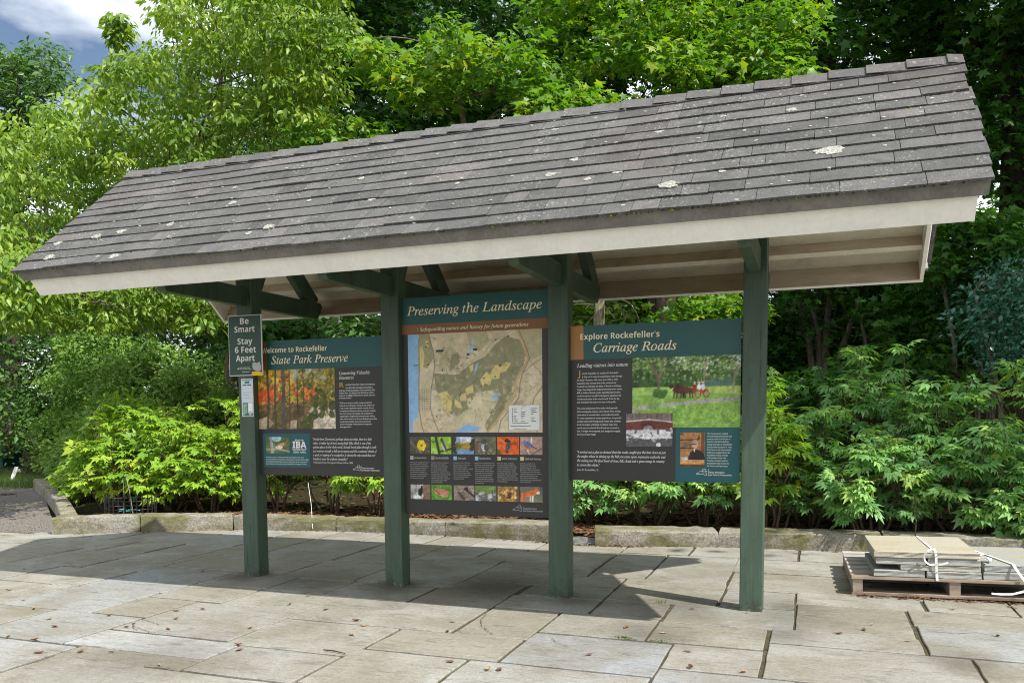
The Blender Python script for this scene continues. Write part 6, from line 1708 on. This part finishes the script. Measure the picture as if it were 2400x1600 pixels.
# ---- distant dark trees at the left edge
cl = clumps_outline([(-80, 110), (10, 90), (55, 130), (100, 108), (135, 135), (150, 160), (140, 190), (110, 215), (90, 270), (150, 320), (120, 420), (70, 500), (40, 700), (-80, 700)], 150, 24, 28, R_(6), 40)
b = px(20, 1060, 26)
tree('maple_tree', 'dark green distant tree against the sky at the left picture edge', 'tree', [([(b[0], b[1], 0), px(22, 800, 26), px(30, 500, 26), px(40, 180, 26)], .3, .08)], cl, R_(7).uniform(.35, .68, len(cl)), 95, 'spray', .19, T_QD, M['l_far'], M['barkd'], 8, limbs=24)
cl = clumps_outline([(-120, 620), (0, 560), (200, 640), (420, 640), (420, 1010), (-120, 1070)], 150, 19, 23, R_(9), 40)
b = px(160, 1060, 21)
tree('maple_tree', 'bluish shaded tree low behind the evergreen bank at far left', 'tree', [([(b[0], b[1], 0), px(160, 850, 21), px(165, 650, 21)], .2, .08)], cl, R_(10).uniform(.5, .9, len(cl)), 90, 'spray', .16, T_QD, M['l_far'], M['barkd'], 11, limbs=16)

# ---- young maple with sunlit yellow-green sprays above the ridge, and the big maple with the thick trunk
cl = np.concatenate([clumps_outline([(815, 110), (850, 92), (940, 120), (985, 140), (1040, 30), (1075, 75), (1150, 90), (1270, 110), (1270, 220), (1150, 215), (1080, 225), (1000, 260), (930, 215), (860, 180)], 46, 10.8, 12.2, R_(12), 20),
                     clumps_outline([(1210, 235), (1310, 215), (1440, 225), (1420, 262), (1280, 290)], 11, 10.3, 11, R_(13), 20),
                     clumps_outline([(700, 300), (860, 290), (930, 330), (720, 370)], 9, 11, 12, R_(130), 20)])
b = px(1130, 1010, 12.6)
tree('maple_sapling', 'young maple reaching sunlit yellow-green sprays over the middle of the ridge', 'tree', [([(b[0], b[1], gz(b[0], b[1])-.1), px(1135, 800, 12.5), px(1120, 500, 12.3), px(1080, 260, 12), px(1060, 120, 11.6)], .075, .025)], cl, R_(14).uniform(.22, .42, len(cl)), 58, 'spray', .12, T_MP, M['l_maple'], M['barkl'], 15, limbs=30, squash=.5)
cl = np.concatenate([clumps_outline([(1250, -90), (1900, -90), (1890, 60), (1850, 110), (1800, 120), (1760, 190), (1640, 200), (1500, 150), (1420, 170), (1330, 215), (1250, 120)], 105, 11.5, 14.5, R_(16), 24),
                     clumps_outline([(1560, 120), (1800, 90), (1880, 60), (1860, 200), (1700, 215), (1600, 230)], 34, 11.0, 13, R_(17), 22)])
nlow = len(cl); up = ellipsoid_clumps((2.4, 10.4, 13.6), 4.0, 3.6, 300, R_(170)); cl = np.concatenate([cl, up])
b = px(1552, 1010, 14)
tree('maple_tree', 'large maple with thick dark trunk behind the carriage panel and lit boughs above', 'tree', [([(b[0], b[1], gz(b[0], b[1])-.2), px(1551, 850, 14), px(1552, 700, 14), px(1580, 400, 14.2), px(1612, 150, 14.4), px(1640, -120, 14.6)], .27, .17)], cl, np.concatenate([R_(18).uniform(.26, .5, nlow), R_(18).uniform(.7, 1.0, len(up))]), 62, 'spray', .125, T_MP, M['l_maple'], M['barkd'], 19, limbs=34, squash=.5)

# ---- the dark wood behind: each tree its own crown and trunk
def wood_tree(u, d, h, rx, label, seed, lm='l_forest', T=T_MP, size=.165, n=125, per=100, low=.18, group='trees of the dark wood', bark='barkd', r=.2):
    rng = R_(seed); p = px(u, 1000, d); g_ = gz(p[0], p[1])
    c = (p[0], p[1], g_+h*(low+1)/2); cl = ellipsoid_clumps(c, rx, h*(1-low)/2, n, rng)
    lean = rng.normal(0, .4, 2)
    pts = [(p[0], p[1], g_-.2), (p[0]+lean[0]*.3, p[1]+lean[1]*.3, g_+h*.3), (p[0]+lean[0], p[1]+lean[1], g_+h*.6), (p[0]+lean[0]*1.5, p[1]+lean[1]*1.5, g_+h*.92)]
    return tree('forest_tree', label, 'tree', [(pts, r, .05)], cl, rng.uniform(.55, 1.0, len(cl)), per, 'spray', size, T, M[lm], M[bark], seed+500, group, limbs=26, squash=.45)


wood_tree(770, 17.0, 12.5, 2.2, 'dark wood tree directly right of the drooping-leaved tree', 31, n=100)
wood_tree(980, 18.5, 14.0, 2.7, 'dark wood tree behind the young maple sprays', 32)
wood_tree(1210, 17.5, 13.5, 2.6, 'dark wood tree above the middle of the roof ridge', 33)
wood_tree(1440, 19.0, 14.5, 2.8, 'dark wood tree left of the thick maple trunk', 34)
wood_tree(1700, 18.0, 14.0, 2.7, 'dark wood tree right of the thick maple trunk', 35)
wood_tree(1930, 17.0, 13.5, 2.6, 'dark wood tree above the right third of the ridge', 36)
wood_tree(2150, 16.0, 13.0, 2.6, 'dark wood tree behind the right end of the ridge', 37)
wood_tree(2350, 15.0, 12.5, 2.5, 'dark wood tree right of the right end of the ridge', 38)
wood_tree(2520, 14.0, 12.0, 2.3, 'dark wood tree cut by the right picture edge', 39)
for k, (u, d, h) in enumerate([(560, 25, 12.5), (700, 23.5, 12), (930, 23, 13), (1180, 23, 13.5), (800, 26, 16), (1060, 27, 17), (1330, 26, 17), (1600, 27, 18), (1860, 26, 18), (2110, 25, 17), (2360, 24, 17), (2600, 23, 16)]):
    wood_tree(u, d, h, 3.1, ['back row wood tree in the gap right of the drooping-leaved tree', 'second row tree just right of the two-stemmed tree', 'second row tree left of the young maple', 'second row tree right of the young maple', 'tall back row tree at upper left centre of the wood', 'tall back row tree behind the young maple', 'tall back row tree at the centre of the wood', 'tall back row tree behind the thick maple trunk', 'tall back row tree at the right centre of the wood', 'tall back row tree behind the right ridge end', 'tall back row tree near the upper right corner', 'tall back row tree beyond the upper right corner'][k], 51+k, 'l_forest' if k else 'l_far', T_QD, .21, 110, 85, .05)

for k, (u, d, h, rx) in enumerate([(-60, 30, 9, 3.2), (150, 29, 8.5, 3.0), (330, 28, 9.5, 3.0), (480, 27, 10.5, 2.8)]):
    wood_tree(u, d, h, rx, ['low distant tree behind the bank at the left picture edge', 'low distant tree behind the bank under the far dark tree', 'low distant tree behind the bank left of the crooked limb', 'low distant tree behind the bank left of the leftmost post'][k], 66+k, 'l_far', T_QD, .20, 110, 110, .02, 'distant trees behind the bank')
# lower storey of the wood
def understorey(u, v, d, ru, rv, label, seed, lm='l_forest', T=T_MP, size=.12, n=30, per=70, name='understorey_shrub', cat='shrub', mode='spray', thick=1.3, group='shrubs of the dark wood', cr=(.28, .5)):
    rng = R_(seed); a = np.linspace(0, 2*math.pi, 15)[:-1]
    poly = [(u+ru*math.cos(t)*rng.uniform(.8, 1.15), v+rv*math.sin(t)*rng.uniform(.8, 1.15)) for t in a]
    cl = clumps_outline(poly, n, d-thick/2, d+thick/2, rng, 20)
    m = px(u, v+rv, d); g_ = gz(m[0], m[1]); top = px(u, v-rv*.4, d)
    tr = [([(m[0]+dx, m[1], g_-.1), ((m[0]*.6+top[0]*.4)+dx*1.5, m[1], g_*.5+top[2]*.5), (top[0]+dx*4, top[1], top[2])], .035, .012) for dx in (-.1, .08)]
    return tree(name, label, cat, tr, cl, rng.uniform(cr[0], cr[1], len(cl)), per, mode, size, T, M[lm], M['barkl'], seed+900, group, limbs=14, squash=.45, crown_name='foliage')


understorey(1690, 740, 12.0, 90, 70, 'sunlit bright green shrub showing above the carriage panel left of the right post', 71, 'l_maple', n=24, per=75, group=None)
understorey(1450, 690, 17.5, 130, 80, 'dim leafy boughs behind the snag under the roof edge', 69, 'l_forest', n=30, per=90, size=.14, group=None)
understorey(1400, 745, 13.0, 90, 60, 'half-lit shrub showing between roof and carriage panel beside a mossy snag', 72, 'l_maple', n=16, per=60, group=None)
understorey(1830, 790, 14.0, 80, 100, 'shaded shrub just right of the right post, left of the forked stems', 73)
understorey(2060, 640, 13.0, 150, 90, 'shaded leafy boughs hanging above the forked stems', 74)
understorey(2280, 560, 11.5, 130, 90, 'shaded sapling with broad leaves below the right ridge end', 75, size=.13)
understorey(2200, 760, 12.5, 120, 90, 'shaded shrub between forked stems and the slim trunk', 76)
understorey(2390, 730, 10.5, 80, 130, 'bluish ivy-like foliage at the right picture edge', 77, 'l_ivy', T_QD, .075, 34, 120, 'ivy_shrub', 'shrub', 'ball', 1.0, None)
understorey(2120, 890, 11.5, 160, 70, 'low shaded shrub behind the tall peony at right', 78, n=26)
understorey(1880, 930, 12.0, 100, 40, 'low shaded ground shrub below the forked stems', 79, n=14)
understorey(700, 800, 13.0, 150, 60, 'dim shrub showing between roof and autumn panel', 80, 'l_forest', n=26)
understorey(860, 790, 12.0, 90, 50, 'dim leafy shrub beside the second post above the autumn panel', 81, 'l_far', T_QD, n=18)

for k, (u, d, vt) in enumerate([(620, 20, 800), (850, 21, 760), (1090, 21, 740), (1330, 20, 690), (1560, 20, 660), (1790, 19, 640), (2000, 18, 640), (2230, 17, 620), (2450, 16, 620)]):
    understorey(u, (vt+960)/2, d, 170, (960-vt)/2, ['thicket in the wood behind the autumn panel, left part', 'thicket in the wood behind the second post', 'thicket in the wood behind the map panel', 'thicket in the wood behind the third post', 'thicket in the wood behind the thick maple trunk', 'thicket in the wood just right of the right post', 'thicket in the wood behind the forked stems', 'thicket in the wood left of the slim leaning trunk', 'thicket in the wood beyond the right picture edge'][k], 160+k, 'l_forest', T_QD, .19, 56, 140, 'thicket', 'thicket', 'spray', 2.6, 'thickets of the dark wood', (.5, .8))

# forked small tree, snag, slim trunk
f0 = px(1928, 905, 13.5); gz0 = gz(f0[0], f0[1])
cl = clumps_outline([(1780, 300), (2150, 300), (2180, 560), (2050, 680), (1850, 690), (1790, 600)], 40, 12.5, 14.5, R_(90), 30)
tree('forked_tree', 'small shaded tree with several pale stems forking from one foot', 'tree',
     [([(f0[0]+dx*.05, f0[1], min(gz0, f0[2])-.15), px(u1, v1, 13.5), px(u2, v2, 13.5), px(u3, v3, 13.4)], r, .025) for dx, u1, v1, u2, v2, u3, v3, r in
      ((-1, 1895, 800, 1872, 700, 1860, 520, .055), (-.5, 1918, 780, 1893, 690, 1890, 480, .05), (.3, 1935, 790, 1945, 690, 1960, 460, .06), (1, 1962, 850, 2000, 740, 2060, 560, .05))],
     cl, R_(91).uniform(.3, .5, len(cl)), 60, 'spray', .125, T_MP, M['l_forest'], M['barkl'], 92, limbs=20, squash=.45)
b = px(1402, 1000, 11.5)
mb = MB(); rng = R_(95)
mb.tube([(b[0], b[1], gz(b[0], b[1])-.1), px(1402, 850, 11.5), px(1404, 740, 11.5), px(1408, 690, 11.5)], [.11, .085, .075, .06], 9)
tag(mb.build('tree_snag', M['barkm'], smooth=True), 'pale mossy broken trunk standing behind the carriage panel', 'trunk')
b = px(2322, 880, 11); 
mb = MB(); mb.tube([(b[0], b[1], gz(b[0], b[1])-.1), px(2330, 780, 11), px(2342, 690, 11), px(2349, 610, 11), px(2354, 545, 11.1)], [.05, .042, .036, .026, .012], 8)
for u, v, u2, v2 in ((2340, 700, 2290, 640), (2349, 610, 2400, 540)): limb(mb, px(u, v, 11), px(u2, v2, 11), .018, .006, rng)
tag(mb.build('slim_trunk', M['barkl'], smooth=True), 'slim brown trunk leaning slightly right near the right picture edge', 'trunk')
b = px(778, 1000, 15)
mb = MB(); mb.tube([(b[0], b[1], gz(b[0], b[1])-.1), px(776, 800, 15), px(775, 700, 15), px(772, 450, 15)], [.15, .13, .12, .10], 9)
tag(mb.build('slim_trunk', M['barkd'], smooth=True), 'straight dark trunk seen just above the autumn panel header', 'trunk')
# dead twigs among the snag
mb = MB()
for k in range(16):
    a = px(rng.uniform(1380, 1500), rng.uniform(690, 760), rng.uniform(10.8, 12)); limb(mb, a, a+np.array([rng.normal(0, .35), rng.normal(0, .3), rng.normal(0, .25)]), .007, .003, rng, seg=4, n=4)
tag(mb.build('dead_branch', M['barkl']), 'tangle of pale dead branches between snag and thick maple trunk', 'branch')

# trees standing to the right of the picture; their shade falls over the wood and the kerb
for k, (x, y, h, rx) in enumerate([(11.3, 4.6, 12, 2.6), (10.6, 8.4, 13, 2.7), (13.6, 2.9, 13, 2.4), (13.5, 6.6, 15, 3.0), (9.7, 2.05, 10.3, 1.65)]):
    rng = R_(200+k); cl = ellipsoid_clumps((x, y, h*(.58 if rx > 2 else .76)+hill(np.array([x]), np.array([y]))[0]), rx, h*.42 if rx > 2 else 2.5, 85 if rx > 2 else 44, rng); g_ = gz(x, y)
    tree('shade_tree', 'tall tree standing right of the picture whose shade falls on the planting bed', 'tree', [([(x, y, g_-.1), (x+.1, y, g_+h*.4), (x-.1, y+.1, g_+h*.9)], .2, .06)], cl, rng.uniform(.6, 1.0, len(cl)), 60, 'spray', .22, T_QD, M['l_forest'], M['barkd'], 220+k, 'trees right of the picture', limbs=16, squash=.45)


# ---- evergreen bank at left
def bush(u, vt, y, rxy, label, seed, lm, T, size, n, per, group, name='evergreen_shrub', low=.1):
    rng = R_(seed); t = aty(u, vt, y); g_ = gz(t[0], t[1]); h = t[2]-g_
    q = unit(np.abs(rng.normal(size=(n, 3)))*np.sign(rng.normal(size=(n, 3)))*np.array([1, 1, 1])); q[:, 2] = np.abs(q[:, 2])
    q *= (.45+.55*rng.random((n, 1))**.5)
    k = 1+.18*np.sin(q[:, :1]*6+seed)+.12*np.sin(q[:, 2:3]*7+seed)
    cl = np.array([t[0], t[1], g_+h*low])+q*k*np.array([rxy, rxy, h*(1-low)*.92])
    tr = [([(t[0]+dx*.3, t[1]+dy*.3, g_-.05), (t[0]+dx*.8, t[1]+dy*.8, g_+h*.4), (t[0]+dx*1.6, t[1]+dy*1.6, g_+h*.8)], .03, .012) for dx, dy in ((-.2, 0), (.2, .1), (0, -.2))]
    return tree(name, label, 'shrub', tr, cl, rng.uniform(.2, .36, n), per, 'ball', size, T, M[lm], M['stem'], seed+300, group, limbs=16, squash=.8, crown_name='foliage')


gp = 'evergreen shrubs of the left bank'
bush(-40, 800, 11.5, 1.7, 'evergreen shrub at the left picture edge in the bank', 101, 'l_rhodo', T_QD, .105, 126, 120, gp)
bush(225, 740, 8.4, 1.05, 'tall evergreen shrub in the bank, second from the left edge', 102, 'l_rhodo', T_QD, .105, 138, 120, gp)
bush(260, 770, 7.4, 1.5, 'evergreen shrub in the bank below the hanging sunlit leaves', 103, 'l_rhodo', T_QD, .105, 138, 132, gp)
bush(400, 800, 7.2, 1.4, 'evergreen shrub in the bank under the crooked limb', 104, 'l_rhodo', T_QD, .105, 126, 132, gp)
bush(520, 860, 6.6, 1.1, 'evergreen shrub in the bank just left of the leftmost post', 105, 'l_rhodo', T_QD, .105, 103, 132, gp)
bush(215, 940, 6.6, .75, 'darker low evergreen shrub above the far kerb stone', 106, 'l_rhodo', T_QD, .105, 103, 108, gp)
bush(250, 925, 5.2, .8, 'low evergreen shrub in front of the bank behind the oak-leaved shrub', 107, 'l_rhodo', T_QD, .105, 92, 108, gp)
bush(340, 935, 4.6, .9, 'broad-leaved shrub half shaded behind the sunlit front shrubs', 108, 'l_oak', T_OV, .11, 70, 60, gp)
bush(640, 900, 6.4, 1.2, 'evergreen shrub showing behind the leftmost post', 109, 'l_rhodo', T_QD, .105, 80, 108, gp)


# ---- lobed-leaved shrubs of the planting bed
def lobed(u, vt, y, rxy, label, seed, lm, T, size, nros, group, low=.22, per=6, stems=7, name='peony_shrub', fill=.5):
    rng = R_(seed); t = aty(u, vt, y); g_ = gz(t[0], t[1]); h = max(.4, t[2]-g_)-size*.35
    root = empty(name, (t[0], t[1], g_), label, 'shrub', group)
    q = rng.normal(size=(nros, 3)); q[:, 2] = np.abs(q[:, 2])*.9; q = unit(q)
    q *= (fill+(1-fill)*rng.random((nros, 1))**.4)
    k = 1+.16*np.sin(q[:, :1]*7+seed)+.14*np.sin(q[:, 1:2]*6+seed*2)
    tip = np.array([t[0], t[1], g_+h*low])+q*k*np.array([rxy, rxy*.85, h*(1-low)])
    tip[:, 2] += np.abs(rng.normal(0, .10*h, nros))*(rng.random(nros) < .4); tip[:, :2] += rng.normal(0, .05, (nros, 2))
    tip[0] = (t[0], t[1], g_+h)
    mb = MB(); foot = []
    for s in range(stems):
        a = rng.uniform(0, 6.28); rr = rng.uniform(.03, .14); b = np.array([t[0]+math.cos(a)*rr, t[1]+math.sin(a)*rr*.7, g_-.03])
        m = b+np.array([math.cos(a)*rxy*.35, math.sin(a)*rxy*.3, h*rng.uniform(.35, .55)]); limb(mb, b, m, .016, .010, rng, .05, 6, 5); foot.append(m)
    foot = np.array(foot)
    for p in tip:
        f = foot[np.argmin(np.linalg.norm(foot-p, axis=1)+rng.random(len(foot))*.15)]
        limb(mb, f, p, .008, .004, rng, .05, 5, 4)
    part(mb, 'stem', M['stem'], root, True)
    az = (np.arange(per)/per*2*math.pi)[None]+rng.uniform(0, 6.28, (nros, 1))+rng.normal(0, .25, (nros, per))
    el = rng.normal(-.16, .36, (nros, per))
    D = np.stack([np.cos(az)*np.cos(el), np.sin(az)*np.cos(el), np.sin(el)], -1)
    o = unit(q)[:, None]*np.array([.5, .5, .15])
    D = unit(D+o+np.array([0, 0, -.10])).reshape(-1, 3)
    m = nros*per
    P = np.repeat(tip, per, 0)+D*size*.22+rng.normal(0, .012, (m, 3))
    N = unit(np.array([.18, -.14, 1.0])+rng.normal(0, .30, (m, 3)))
    V, F = leaves(P, D, N, size*rng.uniform(.45, 1.12, m), T)
    ti = np.clip(.5*rng.random(m)+.4*np.repeat(rng.random(nros), per)+.1, 0, 1)
    hold(np_mesh('foliage', V, F, M[lm], tint=np.repeat(ti, len(T[0]))), root)
    return root


gl = 'sunlit lobed-leaved shrubs at left'
lobed(205, 1030, 3.8, .30, 'lobed-leaved shrub at the gravel corner, leftmost of the sunlit row', 121, 'l_oak', T_CW, .20, 60, gl)
lobed(252, 990, 3.05, .40, 'sunlit lobed-leaved shrub, second from the gravel corner', 122, 'l_oak', T_CW, .20, 75, gl)
lobed(300, 972, 3.0, .58, 'sunlit lobed-leaved shrub above the teal cord', 123, 'l_oak', T_CW, .20, 80, gl)
lobed(400, 985, 3.1, .55, 'sunlit lobed-leaved shrub, third back from the leftmost post', 124, 'l_oak', T_CW, .19, 75, gl)
lobed(480, 990, 3.2, .52, 'sunlit lobed-leaved shrub left of the leftmost post', 125, 'l_oak', T_CW, .19, 70, gl)
lobed(560, 935, 3.6, .50, 'taller sunlit lobed-leaved shrub partly behind the leftmost post', 126, 'l_oak', T_CP, .21, 60, gl)
lobed(250, 945, 4.0, .65, 'sunlit lobed-leaved shrub in the second row at left', 127, 'l_oak', T_CW, .20, 70, gl)
lobed(420, 950, 4.1, .65, 'lobed-leaved shrub in the second row under the crooked limb', 128, 'l_oak', T_CW, .20, 70, gl)
gm = 'lobed-leaved shrubs behind the panels'
lobed(650, 1010, 3.5, .5, 'open shrub with bare stems under the left half of the autumn panel', 131, 'l_oak', T_CP, .20, 36, gm, .55)
lobed(770, 1000, 3.6, .5, 'open shrub with bare stems under the middle of the autumn panel', 132, 'l_oak', T_CP, .20, 34, gm, .55)
lobed(875, 1010, 3.3, .45, 'leafy shrub behind the second post', 133, 'l_oak', T_CP, .21, 44, gm, .35)
lobed(1030, 1000, 3.9, .5, 'shrub hidden mostly by the tall map panel', 134, 'l_peony', T_CP, .21, 26, gm, .5)
gr_ = 'green lobed-leaved shrubs at right'
lobed(1390, 1000, 3.5, .5, 'shaded lobed-leaved shrub behind the gap in the kerb', 141, 'l_peony', T_CP, .184, 67, gr_, .2)
lobed(1520, 980, 3.4, .5, 'lobed-leaved shrub under the middle of the carriage panel', 142, 'l_peony', T_CP, .184, 64, gr_, .35)
lobed(1650, 990, 3.5, .5, 'lobed-leaved shrub under the right part of the carriage panel', 143, 'l_peony', T_CP, .184, 64, gr_, .3)
lobed(1795, 850, 3.9, .28, 'tall thin lobed-leaved shrub rising directly right of the right post', 144, 'l_peony', T_CP, .193, 30, gr_, .35, stems=4)
lobed(1815, 950, 3.2, .36, 'brightly lit lobed-leaved shrub beside the right post', 145, 'l_oak', T_CP, .22, 44, gr_, .3)
lobed(1905, 960, 3.6, .45, 'mid-height lobed-leaved shrub right of the lit one', 146, 'l_peony', T_CP, .184, 72, gr_, .25)
lobed(2035, 812, 4.0, .52, 'tallest lobed-leaved shrub with layered tiers at right', 147, 'l_peony', T_CP, .201, 86, gr_, .35)
lobed(2050, 1010, 3.1, .5, 'low lobed-leaved shrub in front of the tallest one', 148, 'l_peony', T_CP, .184, 78, gr_, .25)
lobed(2165, 900, 3.5, .52, 'lobed-leaved shrub behind the left half of the stone stack', 149, 'l_peony', T_CP, .201, 89, gr_, .25)
lobed(2270, 960, 3.2, .5, 'lobed-leaved shrub directly behind the stone stack', 150, 'l_peony', T_CP, .193, 81, gr_, .25)
lobed(2370, 850, 3.6, .55, 'large lobed-leaved shrub at the right picture edge', 151, 'l_peony', T_CP, .210, 89, gr_, .22)
lobed(2440, 1000, 3.0, .45, 'front lobed-leaved shrub cut by the right picture edge', 152, 'l_peony', T_CP, .201, 56, gr_, .2)

# ground cover of the wood floor, and grass beside the car park
n = 16000
gx = RNG.uniform(-4, 12, n); gy = 4.0+RNG.random(n)**1.3*9; gzv = ground_z(gx, gy)+RNG.uniform(0, .12, n)
keep = RNG.random(n) < (np.sin(gx*1.3)+np.cos(gy*1.1+gx*.7)+1.6)/3.0
P = np.stack([gx, gy, gzv], 1)[keep]; m = len(P)
a = RNG.uniform(0, 6.28, m)
V, F = leaves(P, np.stack([np.cos(a), np.sin(a), RNG.normal(0, .3, m)], 1), unit(np.array([0, 0, 1.0])+RNG.normal(0, .3, (m, 3))), RNG.uniform(.04, .09, m), T_QD)
tag(np_mesh('ground_cover', V, F, M['l_forest'], tint=np.repeat(RNG.random(m), 4)), kind='stuff')
n = 6000
u_ = RNG.random(n)
gx = -9.0-4.4*u_+RNG.normal(0, .25, n); gy = 6.15+u_*2.6+RNG.normal(0, .35, n)*(1+u_)
hh = RNG.uniform(.04, .13, n); a = RNG.uniform(0, 6.28, n); w = .008
V = np.stack([np.stack([gx-w, gy, np.full(n, -.03)], 1), np.stack([gx+w, gy, np.full(n, -.03)], 1), np.stack([gx+np.cos(a)*hh*.5, gy+np.sin(a)*hh*.5, hh], 1)], 1).reshape(-1, 3)
tag(np_mesh('grass', V, np.arange(3*n).reshape(n, 3), M['grass'], tint=np.repeat(RNG.random(n), 3)), kind='stuff')
